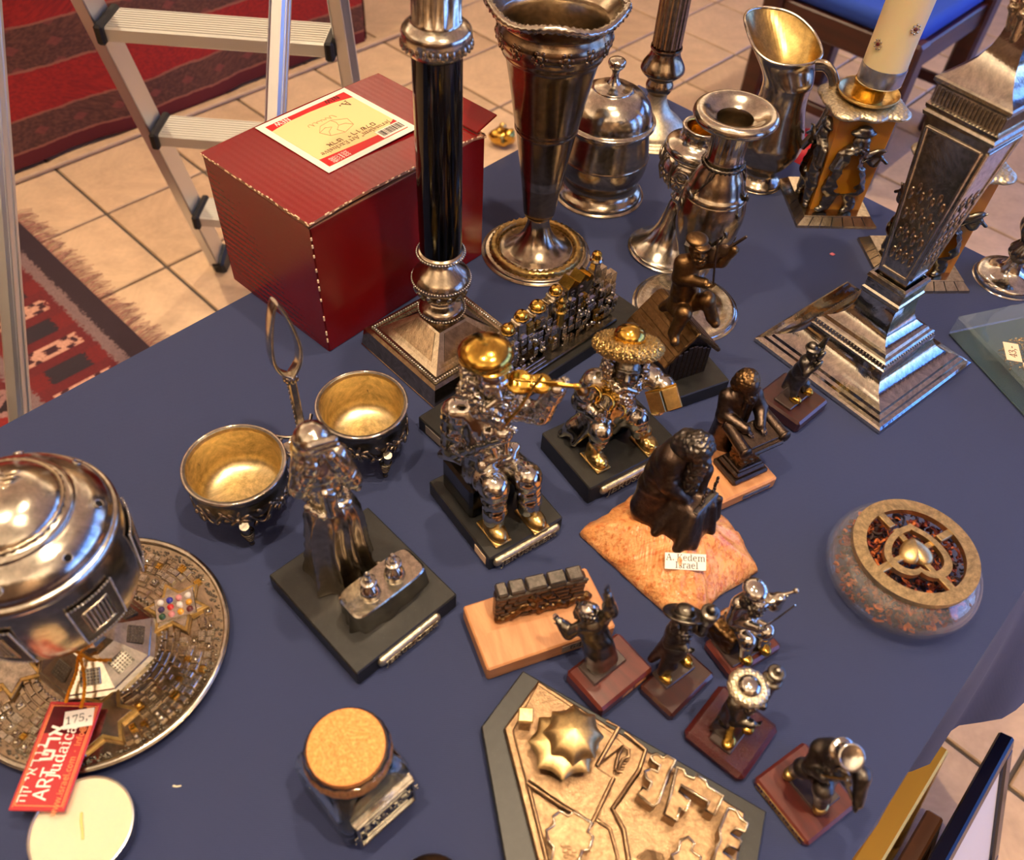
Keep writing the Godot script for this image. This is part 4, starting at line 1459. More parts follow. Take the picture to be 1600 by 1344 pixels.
func wide_rim_candlestick() -> void:
	var o := thing("wide_rim_candlestick", "silver candlestick with a broad drip pan and a bulging body wound with twisted wire", "candlestick", P(0.1986, -0.8006))
	var f := spline(pv([0, 0, 60, 0, 61, 2.5, 58, 5, 50, 6, 40, 8, 25, 14, 15, 24, 11, 38, 12, 46, 14, 50]), 4)
	part(o, "foot", lathem(f, 72), M.silver)
	var b := spline(pv([11, 48, 17, 62, 25, 84, 32, 108, 36, 130, 36.5, 146, 34, 161, 33, 163, 34, 165, 33, 168, 30, 172, 26, 184, 22, 192, 19.5, 198]), 4)
	part(o, "body", lathem(b, 72), M.old_silver)
	part(o, "neck", lathem(pv([19, 196, 18.5, 202, 20, 205, 19, 208, 19.4, 236, 22, 241]), 96, Transform3D(), func(t, y): return 1.0 - (0.045 * absf(sin(11.0 * t)) if y > 0.2085 and y < 0.237 else 0.0)), M.silver)
	var r := spline(pv([20, 239, 30, 243, 39, 247, 42.6, 251, 42.5, 255, 39, 258.5, 33, 258, 26, 254, 21, 251.5, 18.6, 250]), 4)
	part(o, "drip_pan", lathem(r, 80), M.silver)
	part(o, "socket", lathem(pv([19, 250.2, 18, 246, 17.6, 222, 0, 221]), 48), M.old_silver)
	part(o, "wire_collar", ringm(0.0205, 0.0026, 0.2, 110, 7, 30, 0.3), M.dark_silver)
	# twisted wire spiralling round the belly, with small leaves
	var st := S()
	for w in 3:
		var p1 := []
		var p2 := []
		for i in 46:
			var s := i / 45.0
			var y := lerpf(0.196, 0.08, s)
			var R := 0.0215 + 0.0165 * sin(PI * clampf((0.2 - y) / 0.13, 0.0, 1.0) * 0.62)
			var t := w * TAU / 3 + s * 2.1
			var c := Vector3(R * cos(t), y, R * sin(t))
			var q := i * 1.1
			p1.append(c + Vector3(cos(t), 0, sin(t)) * 0.0013 * sin(q) + Vector3(0, 0.0013 * cos(q), 0))
			p2.append(c - Vector3(cos(t), 0, sin(t)) * 0.0013 * sin(q) - Vector3(0, 0.0013 * cos(q), 0))
		tube(st, p1, 0.0013, 0.0013, 5)
		tube(st, p2, 0.0013, 0.0013, 5)
		for k in 5:
			var t2 := w * TAU / 3 + 0.5 + k * 0.33
			var y2 := 0.17 - k * 0.018
			var R2 := 0.0345 + 0.001 * k
			ball(st, Vector3(R2 * cos(t2), y2, R2 * sin(t2)), Vector3(0.0022, 0.006, 0.0034), 6, 5, Basis(Vector3(cos(t2), 0, sin(t2)), 0.5))
	part(o, "twisted_wire", done(st), M.dark_silver)
	# price sticker 48
	var sp := Vector3(0, 0.118, 0)
	var dirv := Vector3(-0.42, 0.25, 0.87).normalized()
	var at := sp + Vector3(dirv.x, 0, dirv.z).normalized() * 0.0362
	var stk := part(o, "price_sticker", boxm(Vector3.ZERO, Vector3(0.02, 0.0135, 0.0005), 0.0001), M.grey_sticker, facing(at, Vector3(0.87, -0.15, 0.42), Vector3(0, 1, 0)))
	words(stk, "print", "48", 0.0085, M.ink, Transform3D(Basis(), Vector3(0, 0, 0.0005)), "Droid Sans", 0.0002)

func jug() -> void:
	var o := thing("silver_jug", "silver jug with a high open spout and a curved handle beside the amber candlestick", "jug", P(0.3235, -1.0835), -122.0)
	# +x is where the spout points (away to the left); the rim rises there
	var prof := pv([0, 0, 31, 0, 32, 2, 31, 6, 24, 12, 21, 18, 23, 24, 33, 36, 42, 52, 45, 66, 43.5, 78, 39, 94, 34, 112, 31.5, 126, 31, 140, 32, 150])
	part(o, "body", lathem(spline(prof, 4), 72), M.old_silver)
	# upper part: neck that opens into a spout, as a swept wall
	var st := S()
	st.set_smooth_group(1)
	var inn := S()
	inn.set_smooth_group(1)
	var rim := []
	var n := 72
	var rows := 14
	var pt := func(t: float, f: float) -> Vector3:
		var c := cos(t)
		var lift := 0.146 + f * (0.038 + 0.022 * smoothstep(-0.7, 0.9, c))
		var R := 0.0315 + 0.0185 * pow(f, 1.3) + (0.014 * pow(f, 1.6) * pow(maxf(0.0, c), 3.0))
		var wx := 1.0
		var wz := 1.0 - 0.08 * f * maxf(0.0, c)
		return Vector3(R * c * wx + 0.026 * smoothstep(0.0, 1.0, f), lift, R * sin(t) * wz)
	for i in n:
		var t0 := TAU * i / n
		var t1 := TAU * (i + 1) / n
		rim.append(pt.call(t0, 1.0))
		for k in rows:
			var f0 := float(k) / rows
			var f1 := float(k + 1) / rows
			var out := Vector3(cos(t0), 0, sin(t0))
			quad(st, pt.call(t0, f0), pt.call(t1, f0), pt.call(t1, f1), pt.call(t0, f1), out)
			var sh := Vector3(0.0012, 0, 0.0012)
			quad(inn, pt.call(t0, f0) - out * 0.0012, pt.call(t1, f0) - out * 0.0012, pt.call(t1, f1) - out * 0.0012, pt.call(t0, f1) - out * 0.0012, -out)
	rim.append(pt.call(0.0, 1.0))
	lathe(inn, pv([31, 152, 29.5, 140, 31, 110, 40, 70, 0, 40]), 48)
	part(o, "spout_wall", done(st), M.old_silver)
	part(o, "lining", done(inn), M.soft_gold)
	part(o, "rim", tubem(rim, 0.0022, 0.0022, 8), M.silver)
	# handle opposite the spout, turned a little to the near side
	var ha := PI - 0.45
	var hx := Vector3(cos(ha), 0, sin(ha))
	var hp := curve3([hx * 0.028 + Vector3(0, 0.181, 0), hx * 0.042 + Vector3(0, 0.183, 0), hx * 0.056 + Vector3(0, 0.170, 0), hx * 0.063 + Vector3(0, 0.14, 0), hx * 0.058 + Vector3(0, 0.105, 0), hx * 0.044 + Vector3(0, 0.072, 0)], 6)
	part(o, "handle", tubem(hp, 0.0075, 0.0055, 10, 0.45, Vector3(0, 0, 1)), M.old_silver)

func relief_person(o: Node3D, xf: Transform3D, s: float, flip: float) -> void:
	# a bas-relief of a striding man with a fiddle; y up, x out of the wall, z across
	fbegin(Vector3(-4, -4, -34), Vector3(14, 132, 34), 1.15)
	var z := flip
	limbs([[2, 6, 12 * z, 3, 40, 8 * z, 6, 9], [2, 4, -14 * z, 3, 40, -4 * z, 6, 9], [3, 40, 2, 3, 86, 4 * z, 14, 12], [4, 34, -12 * z, 4, 60, -4 * z, 10, 11], [3, 34, 12 * z, 4, 62, 7 * z, 10, 11]], 4.0, 1.0, 0.35)
	limbs([[2, 3, 12 * z, 6, 2, 19 * z, 4, 4], [2, 2, -14 * z, 6, 1, -8 * z, 4, 4]])
	limbs([[4, 84, 14 * z, 6, 66, 18 * z, 6, 5], [6, 66, 18 * z, 9, 70, 0, 5, 4], [4, 84, -10 * z, 7, 74, -20 * z, 6, 5], [7, 74, -20 * z, 9, 84, -22 * z, 5, 4]], 2.5)
	fell(Vector3(4, 102, 0), Vector3(8, 10, 9), 3.0)
	fell(Vector3(6, 92, -1 * z), Vector3(8, 10, 9), 3.0, Basis(), 1.2, 0.8)
	fell(Vector3(4, 114, 1 * z), Vector3(8, 5, 13), 2.0)
	fell(Vector3(4, 118, 1 * z), Vector3(7, 6, 8), 2.0)
	fell(Vector3(9, 88, -16 * z), Vector3(4, 6, 11), 1.5, Basis(Vector3(1, 0, 0), 0.6 * z))
	fcap(Vector3(10, 90, -18 * z), Vector3(10, 76, -31 * z), 2.0, 2.0, 1.0)
	fcap(Vector3(11, 70, 2 * z), Vector3(11, 94, -26 * z), 1.2, 1.2, 1.0)
	part(o, "relief_figure", fmesh(), M.dark_silver, xf * Transform3D(Basis().scaled(Vector3(1.0, 1.0, 1.3) * s), Vector3.ZERO))

func amber_candlesticks() -> void:
	var o := thing("amber_candlestick", "amber resin candlestick with silver relief figures standing beside the jug", "candlestick", P(0.413, -1.0394), 84.8, "pair of amber candlesticks with relief figures")
	# plinth: paving with a sloping brick border
	var b := 55.5
	var st := S()
	prism(st, poly2([-b + 9, -b + 9, b - 9, -b + 9, b - 9, b - 9, -b + 9, b - 9]), 0.0, 0.0135, 0.001)
	part(o, "plinth", done(st), M.old_silver)
	for k in 4:
		var bs := Basis(Vector3.UP, k * PI / 2)
		for i in 7:
			var z0: float = -b + 2 * b * i / 7.0 + 0.5
			var z1: float = -b + 2 * b * (i + 1) / 7.0 - 0.5
			var s0: float = z0 * (b - 10) / b
			var s1: float = z1 * (b - 10) / b
			var br := S()
			br.set_smooth_group(-1)
			var v := [bs * mm(b, 0, z0), bs * mm(b, 0, z1), bs * mm(b - 1, 3.5, z1), bs * mm(b - 1, 3.5, z0), bs * mm(b - 10, 13, s1 - 0.4), bs * mm(b - 10, 13, s0 + 0.4)]
			quad(br, v[0], v[1], v[2], v[3], bs * Vector3(1, 0, 0))
			quad(br, v[3], v[2], v[4], v[5], bs * Vector3(1, 1, 0))
			quad(br, v[5], v[4], bs * mm(b - 11, 0, s1), bs * mm(b - 11, 0, s0), bs * Vector3(-0.4, 1, 0))
			tri(br, v[0], v[3], v[5], bs * Vector3(0, 0, -1))
			tri(br, v[1], v[2], v[4], bs * Vector3(0, 0, 1))
			part(o, "brick", done(br), M.old_silver)
	# body tapers a little
	var bd := S()
	bd.set_smooth_group(-1)
	var lo := [mm(-25, 13, -34), mm(31, 13, -34), mm(31, 13, 34), mm(-25, 13, 34)]
	var hi := [mm(-25, 150, -35), mm(29, 150, -35), mm(29, 150, 37), mm(-25, 150, 37)]
	for k in 4:
		var e := (k + 1) % 4
		var mid: Vector3 = (lo[k] + lo[e]) * 0.5 - mm(3, 13, 0)
		quad(bd, lo[k], lo[e], hi[e], hi[k], mid)
	quad(bd, hi[0], hi[1], hi[2], hi[3], Vector3.UP)
	part(o, "amber_body", done(bd), M.amber_resin)
	relief_person(o, Transform3D(Basis(), mm(31, 16, 2)), 1.0, 1.0)
	relief_person(o, Transform3D(Basis(Vector3.UP, -PI / 2), mm(3, 16, 35)), 0.95, -1.0)
	# wavy snow-like cap with a drip dish and a socket
	fbegin(Vector3(-52, 140, -54), Vector3(52, 168, 56), 1.6)
	for q in [[-22, -30], [24, -32], [26, 32], [-24, 36], [0, 0], [0, -30], [28, 0], [0, 36], [-24, 0]]:
		fell(Vector3(q[0] + 2, 153, q[1]), Vector3(19, 6.5, 19), 9.0, Basis(), 0.7, 0.9)
	blob(o, "wavy_cap", M.cream_metal)
	part(o, "drip_dish", lathem(spline(pv([0, 158, 24, 158, 33, 161, 38, 166, 38.6, 168, 37, 168, 31, 163, 22, 161, 0, 161]), 4), 48), M.soft_gold)
	part(o, "socket", lathem(pv([0, 160, 20, 160, 20, 174, 21.5, 176, 21.5, 182, 20, 183, 0, 183]), 40), M.gold)
	var p := o.duplicate() as Node3D
	p.name = numbered("amber_candlestick")
	add_child(p)
	p.position = P(0.5032, -0.9156)
	p.rotation.y = -deg_to_rad(83.1)
	p.set_meta("label", "amber resin candlestick with silver relief figures half hidden behind the square silver candlestick")
	for k in 2:
		var q := P(0.413, -1.0394, 0.183) if k == 0 else P(0.5032, -0.9156, 0.183)
		var c := thing("pillar_candle", ["ivory candle with rhinestone flowers standing in the amber candlestick beside the jug", "ivory candle standing in the amber candlestick behind the square silver candlestick"][k], "candle", q + Vector3(0.006, 0, 0.003), 0, "pair of ivory candles")
		part(c, "wax_body", lathem(spline(pv([0, 0, 25, 0, 26, 2, 26.5, 20, 26.2, 60, 26.6, 120, 26, 170, 24, 174, 0, 174]), 3), 48, Transform3D(), func(t, y): return 1.0 + 0.012 * sin(5.0 * t + 60.0 * y)), M.ivory_wax)
		part(c, "foil_band", lathem(pv([26.9, 1, 27.4, 2, 27.6, 20, 27.0, 22]), 48), M.foil_band)
		part(c, "wick", tubem([Vector3(0, 0.172, 0), Vector3(0.001, 0.18, 0), Vector3(0.003, 0.186, 0)], 0.001, 0.0008, 5), M.wick)
		for g in [[1.25, 0.075], [2.6, 0.05], [0.3, 0.11], [2.2, 0.125], [4.2, 0.08]]:
			var t: float = g[0]
			var dv := Vector3(cos(t), 0, sin(t))
			var bs := Basis(dv, Vector3.UP, Vector3(-sin(t), 0, cos(t)))
			var fl := S()
			for i in 8:
				var a := TAU * i / 8.0
				ball(fl, dv * 0.0268 + Vector3(0, g[1], 0) + bs * Vector3(0, 0.0052 * sin(a), 0.0052 * cos(a)), Vector3(0.0014, 0.0016, 0.0016), 6, 4)
			var fm := part(c, "rhinestone_flower", done(fl), M.bright_silver)
			part(fm, "centre_stone", lathem(pv([0, -1, 2.2, -1, 2, 1, 0, 1.6]), 10, Transform3D(Basis(Vector3(0, 0, 1), -PI / 2).rotated(Vector3.UP, -t), dv * 0.0272 + Vector3(0, g[1], 0))), M.garnet_gem)

func loft_square(st: SurfaceTool, rows: Array, smooth := false) -> void:
	# square sections [half width, height] in mm joined by slopes
	for i in rows.size() - 1:
		st.set_smooth_group(-1)
		var a: float = rows[i][0]
		var b: float = rows[i + 1][0]
		for k in 4:
			var bs := Basis(Vector3.UP, k * PI / 2)
			var out := bs * Vector3(rows[i + 1][1] - rows[i][1] + 0.0001, a - b, 0)
			if smooth:
				st.set_smooth_group(10 + k)
			quad(st, bs * mm(a, rows[i][1], -a), bs * mm(a, rows[i][1], a), bs * mm(b, rows[i + 1][1], b), bs * mm(b, rows[i + 1][1], -b), out)

func square_candlestick() -> void:
	var o := thing("square_candlestick", "large polished silver candlestick with a tapering square shaft and stepped square foot", "candlestick", P(0.4008, -0.7412), 48.4)
	o.rotation.z = 0.0
	var st := S()
	loft_square(st, [[88, 0], [89, 3], [88.5, 6], [86, 7.5], [82, 8.5], [80.5, 11], [76, 12], [74.5, 15], [71, 16]])
	part(o, "foot_plate", done(st), M.bright_silver)
	var c1 := S()
	loft_square(c1, [[71, 16], [66, 17.5], [59, 21], [53.5, 26], [50, 32], [48.5, 37]], true)
	part(o, "concave_slope", done(c1), M.bright_silver)
	var t2 := S()
	loft_square(t2, [[48.5, 37], [49.5, 38], [49.5, 40], [47.5, 41], [47, 47], [45, 48.5], [42, 49.5], [40, 53], [37, 54]])
	part(o, "middle_step", done(t2), M.silver)
	var bd := S()
	for k in 4:
		var bs := Basis(Vector3.UP, k * PI / 2)
		for i in 22:
			ball(bd, bs * mm(47.3, 44, -44 + i * 4.19), Vector3(0.0014, 0.0026, 0.0014), 6, 4)
	part(o, "gadroon_band", done(bd), M.silver).set_meta("kind", "stuff")
	var c2 := S()
	loft_square(c2, [[37, 54], [33, 56], [28, 61], [25, 68], [23, 78], [22, 88], [22.5, 93]], true)
	part(o, "concave_neck", done(c2), M.bright_silver)
	var cl := S()
	loft_square(cl, [[22.5, 93], [24, 95], [24, 99], [22.5, 101], [22.5, 112], [24, 114], [23, 118], [20, 119]])
	part(o, "collar", done(cl), M.silver)
	var sh := S()
	loft_square(sh, [[17.5, 118], [18, 126], [32, 292], [32.5, 298]])
	part(o, "shaft", done(sh), M.silver)
	# raised borders on the four faces of the shaft
	for k in 4:
		var bs := Basis(Vector3.UP, k * PI / 2)
		var fr := S()
		for e in [-1.0, 1.0]:
			tube(fr, [bs * mm(18.3, 130, e * 15.0), bs * mm(31.8, 288, e * 27.5)], 0.0016, 0.002, 6)
		tube(fr, [bs * mm(18.3, 130, -15), bs * mm(18.3, 130, 15)], 0.0016, 0.0016, 6)
		tube(fr, [bs * mm(31.8, 288, -27.5), bs * mm(31.8, 288, 27.5)], 0.002, 0.002, 6)
		part(o, "shaft_border", done(fr), M.silver)
		# a drape of hammered ornament low on each face
		var dp := S()
		for i in 7:
			for j in 4:
				ball(dp, bs * mm(20.6 + j * 2.0, 152 + j * 23.0 + (i % 2) * 8.0, (i - 3) * (3.6 + j * 0.7)), Vector3(0.0014, 0.0075, 0.0028), 6, 4, bs)
		part(o, "embossed_drape", done(dp), M.old_silver)
	var cp := S()
	loft_square(cp, [[32, 297], [35.5, 298.5], [36.5, 302], [34.5, 304], [36, 306], [36.5, 309], [34, 310], [33.5, 326], [35.5, 327.5], [38, 330], [38, 333], [36.5, 334.5]])
	part(o, "cornice", done(cp), M.silver)
	for k in 4:
		var bs := Basis(Vector3.UP, k * PI / 2)
		var fl := S()
		for i in 18:
			cbox(fl, bs * mm(33.9, 318, -31.5 + i * 3.7), Vector3(0.0016, 0.0135, 0.0022) if k % 2 == 0 else Vector3(0.0022, 0.0135, 0.0016), 0.0006)
		part(o, "fluted_frieze", done(fl), M.dark_silver)
	var rf := S()
	loft_square(rf, [[36.5, 334.5], [31, 338], [24.5, 344], [18, 353], [13.5, 364], [11.5, 374], [11, 380]], true)
	part(o, "pyramid_roof", done(rf), M.bright_silver)
	# leafy capital and the candle socket above
	fbegin(Vector3(-24, 366, -24), Vector3(24, 440, 24), 1.1)
	fcap(Vector3(0, 372, 0), Vector3(0, 400, 0), 11, 13, 3.0)
	for i in 8:
		var t := TAU * i / 8.0
		fcap(Vector3(10 * cos(t), 374, 10 * sin(t)), Vector3(15.5 * cos(t), 393, 15.5 * sin(t)), 3.6, 3.0, 2.0)
		fell(Vector3(17 * cos(t), 396, 17 * sin(t)), Vector3(4, 3.4, 4), 2.0)
		fcap(Vector3(11 * cos(t + 0.39), 384, 11 * sin(t + 0.39)), Vector3(13 * cos(t + 0.39), 402, 13 * sin(t + 0.39)), 3.0, 2.4, 2.0)
	blob(o, "leaf_capital", M.old_silver)
	part(o, "socket", lathem(spline(pv([10, 400, 14, 408, 17, 420, 22, 430, 30, 434, 31, 437, 26, 438, 13, 437, 12, 420, 0, 418]), 4), 48), M.silver)

func acrylic_block() -> void:
	# slab with gold flakes; right part lies outside the picture
	var o := thing("acrylic_block", "clear acrylic block filled with gold flakes with two price stickers on top", "paperweight", P(0.603, -0.722), -21.0)
	var ax := Vector3(0.0, 0, 0)
	var w := 0.12
	var d := 0.185
	part(o, "clear_slab", boxm(Vector3(0, 0.0155, 0), Vector3(w, 0.031, d), 0.003), M.acrylic)
	part(o, "smoked_underside", boxm(Vector3(0, 0.0012, 0), Vector3(w - 0.004, 0.002, d - 0.004), 0.0004), mat("sea_green", Color(0.10, 0.19, 0.20), 0.35))
	var rng := RandomNumberGenerator.new()
	rng.seed = 21
	for g in 2:
		var fl := S()
		for i in 220:
			var t := rng.randf() * TAU
			var r := sqrt(rng.randf())
			var c := Vector3(0.008 + r * cos(t) * 0.042, 0.006 + rng.randf() * 0.02 * (1.0 - r * 0.7), 0.008 + (1 if g == 0 else -1) * 0.035 + r * sin(t) * 0.03)
			var bs := Basis.from_euler(Vector3(rng.randf() * 6.0, rng.randf() * 6.0, rng.randf() * 6.0))
			ball(fl, c, Vector3(0.0034, 0.0007, 0.0022) * rng.randf_range(0.5, 1.2), 5, 3, bs)
		part(o, "gold_flakes", done(fl), M.gold).set_meta("kind", "stuff")
	var s1 := part(o, "price_sticker", boxm(Vector3.ZERO, Vector3(0.026, 0.0005, 0.02), 0.0001), M.sticker, Transform3D(Basis(Vector3.UP, 1.05), Vector3(-0.036, 0.0314, 0.012)))
	var tr := Basis(Vector3(1, 0, 0), Vector3(0, 0, -1), Vector3(0, 1, 0))
	for k in 3:
		words(s1, "print", ["SIGNED", "JERUSALEM", "ART"][k], 0.003, M.ink_brown, Transform3D(tr, Vector3(0, 0.0004, -0.005 + k * 0.005)), "Droid Sans", 0.0002)
	var s2 := part(o, "price_sticker", boxm(Vector3.ZERO, Vector3(0.03, 0.0005, 0.017), 0.0001), M.sticker, Transform3D(Basis(Vector3.UP, 1.05), Vector3(-0.038, 0.0314, -0.022)))
	words(s2, "print", "43,-", 0.0085, M.ink_brown, Transform3D(tr, Vector3(0, 0.0004, 0)), "Droid Serif", 0.0002)
	# round-footed candlestick behind it
	var c := thing("round_foot_candlestick", "silver candlestick with a plain round foot behind the acrylic block", "candlestick", P(0.622, -0.901))
	part(c, "foot", lathem(spline(pv([0, 0, 39, 0, 40.5, 2, 40, 7, 37, 10, 30, 11, 24, 13, 16, 18, 12, 26, 10, 34]), 4), 64), M.bright_silver)
	part(c, "stem", lathem(spline(pv([10, 32, 14, 38, 17, 46, 13, 54, 10, 60, 13, 66, 19, 78, 20, 90, 15, 104, 10, 114, 9, 130, 14, 150, 22, 158, 23, 162, 12, 163, 0, 163]), 4), 64, Transform3D(), func(t, y): return 1.0 + (0.06 * sin(10.0 * t + 120.0 * y) if y > 0.036 and y < 0.12 else 0.0)), M.dark_silver)

func salt_cellars() -> void:
	var o := thing("double_salt_cellar", "pair of silver salt cellars with gilt insides joined by a tall loop handle", "salt cellar", P(-0.1978, -0.5125))
	var cs := [Vector3(-0.2448 + 0.1978, 0, -0.4578 + 0.5125), Vector3(-0.1447 + 0.1978, 0, -0.5398 + 0.5125)]
	for k in 2:
		var r: float = [45.6, 43.6][k]
		var c: Vector3 = cs[k]
		var xf := Transform3D(Basis(), c)
		var s := r / 45.0
		var out := spline(pv([0, 21, 16 * s, 22, 28 * s, 26, 38 * s, 35, 42.5 * s, 46, 43 * s, 56, 42 * s, 64, 43 * s, 69, 45 * s, 72, 45.3 * s, 74.5, 44 * s, 76, 41.5 * s, 75.5]), 4)
		var cup := part(o, "cup", lathem(out, 80, xf), M.dark_silver)
		part(cup, "rim", ringm(0.0443 * s, 0.0015, 0.0748, 80, 8, 0, 0.0, xf), M.bright_silver)
		part(cup, "gilt_inside", lathem(spline(pv([41.6 * s, 75.5, 40.6 * s, 72, 40.2 * s, 71, 39.6 * s, 50, 36 * s, 34, 24 * s, 28, 0, 27]), 4), 72, xf), M.gilt_inside)
		# vine of blossoms round the body
		var em := S()
		for i in 6:
			var t := TAU * i / 6.0 + 0.3 + k * 0.2
			var bs := Basis(Vector3(cos(t), 0, sin(t)), Vector3.UP, Vector3(-sin(t), 0, cos(t)))
			var y := 0.045 + 0.005 * sin(i * 2.4)
			var R := 0.0428 * s
			var p := c + Vector3(R * cos(t), y, R * sin(t))
			ball(em, p, Vector3(0.0028, 0.003, 0.003), 8, 5, bs)
			for a in 7:
				var f := TAU * a / 7.0
				ball(em, p + bs * Vector3(-0.0012, 0.0068 * sin(f), 0.0068 * cos(f)), Vector3(0.0022, 0.0056, 0.0026), 6, 5, bs * Basis(Vector3(1, 0, 0), PI / 2 - f))
			var pts := []
			for q in 12:
				var u := t + 0.12 + q * 0.07
				var RR := 0.0432 * s
				pts.append(c + Vector3(RR * cos(u), y + 0.008 * sin(q * 0.75), RR * sin(u)))
			tube(em, pts, 0.0013, 0.0009, 5)
			for q in 4:
				var u := t + 0.3 + q * 0.14
				var b2 := Basis(Vector3(cos(u), 0, sin(u)), Vector3.UP, Vector3(-sin(u), 0, cos(u)))
				ball(em, c + Vector3(0.0425 * s * cos(u), y + (0.0085 if q % 2 == 0 else -0.007), 0.0425 * s * sin(u)), Vector3(0.002, 0.0042, 0.0022), 6, 4, b2 * Basis(Vector3(1, 0, 0), 0.6 if q % 2 == 0 else -0.6))
		part(cup, "embossed_vine", done(em), M.old_silver)
		for i in 3:
			var t: float = [1.25, 3.35, 5.45][i] + (0.0 if k == 0 else -0.35)
			var dv := Vector3(cos(t), 0, sin(t))
			var ft := S()
			tube(ft, curve3([c + dv * 0.0468 * s + Vector3(0, 0.044, 0), c + dv * 0.0425 * s + Vector3(0, 0.028, 0), c + dv * 0.038 * s + Vector3(0, 0.012, 0), c + dv * 0.0365 * s + Vector3(0, 0.0015, 0)], 5), 0.0044, 0.002, 9)
			ball(ft, c + dv * 0.037 * s + Vector3(0, 0.0022, 0), Vector3.ONE * 0.0028, 8, 5)
			for q in 4:
				ring(ft, 0.0055 - q * 0.0009, 0.001, 0, 14, 5, 0, 0.0, Transform3D(Basis(), c + dv * (0.0405 - q * 0.0008) * s + Vector3(0, 0.026 - q * 0.005, 0)))
			part(cup, "foot", done(ft), M.dark_silver)
	# bridge plate with leaf cut-outs
	var dv: Vector3 = (cs[1] - cs[0]).normalized()
	var sd: Vector3 = dv.cross(Vector3.UP)
	var bp := S()
	var ctr: Vector3 = (cs[0] + cs[1]) * 0.5
	for e in [-1.0, 1.0]:
		var pts := []
		for i in 13:
			var u := (i - 6) / 6.0
			pts.append(ctr + dv * u * 0.022 + sd * e * (0.007 + 0.016 * u * u) + Vector3(0, 0.0645, 0))
		tube(bp, pts, 0.0018, 0.0018, 6)
		for i in 5:
			var u := (i - 2) / 2.4
			ball(bp, ctr + dv * u * 0.020 + sd * e * (0.004 + 0.009 * u * u) + Vector3(0, 0.064, 0), Vector3(0.0055, 0.0016, 0.0024), 6, 4, Basis(dv, Vector3.UP, sd).rotated(Vector3.UP, e * 0.8 * signf(u + 0.01)))
	cbox(bp, Vector3(0, 0.0635, 0), Vector3(0.034, 0.0016, 0.012), 0.0005, Transform3D(Basis(dv, Vector3.UP, -sd), ctr))
	part(o, "bridge_plate", done(bp), M.silver)
	var hs := S()
	var b0 := Vector3(0, 0.062, 0)
	cbox(hs, Vector3(0, 0.035, 0), Vector3(0.0075, 0.07, 0.006), 0.0012, Transform3D(Basis(dv, Vector3.UP, -sd), b0))
	for i in 9:
		ball(hs, b0 + Vector3(0, 0.008 + i * 0.0068, 0) - dv * 0.0036, Vector3(0.001, 0.0026, 0.0024), 6, 4)
	part(o, "handle_stem", done(hs), M.old_silver)
	var kn := S()
	for i in 7:
		var t := TAU * i / 7.0
		ball(kn, b0 + Vector3(0.004 * cos(t), 0.072, 0.004 * sin(t)), Vector3(0.0034, 0.005, 0.0034), 6, 5)
	part(o, "handle_knot", done(kn), M.old_silver)
	# pointed loop: two bands meeting at the top
	var lp := S()
	var t0 := b0 + Vector3(0, 0.074, 0)
	for e in [-1.0, 1.0]:
		var pts := curve3([t0, t0 + dv * e * 0.009 + Vector3(0, 0.012, 0), t0 + dv * e * 0.0125 + Vector3(0, 0.03, 0), t0 + dv * e * 0.0095 + Vector3(0, 0.056, 0), t0 + dv * e * 0.004 + Vector3(0, 0.078, 0), t0 + Vector3(0, 0.086, 0)], 6)
		tube(lp, pts, 0.0065, 0.0065, 10, 0.3, dv)
	part(o, "handle_loop", done(lp), M.silver)

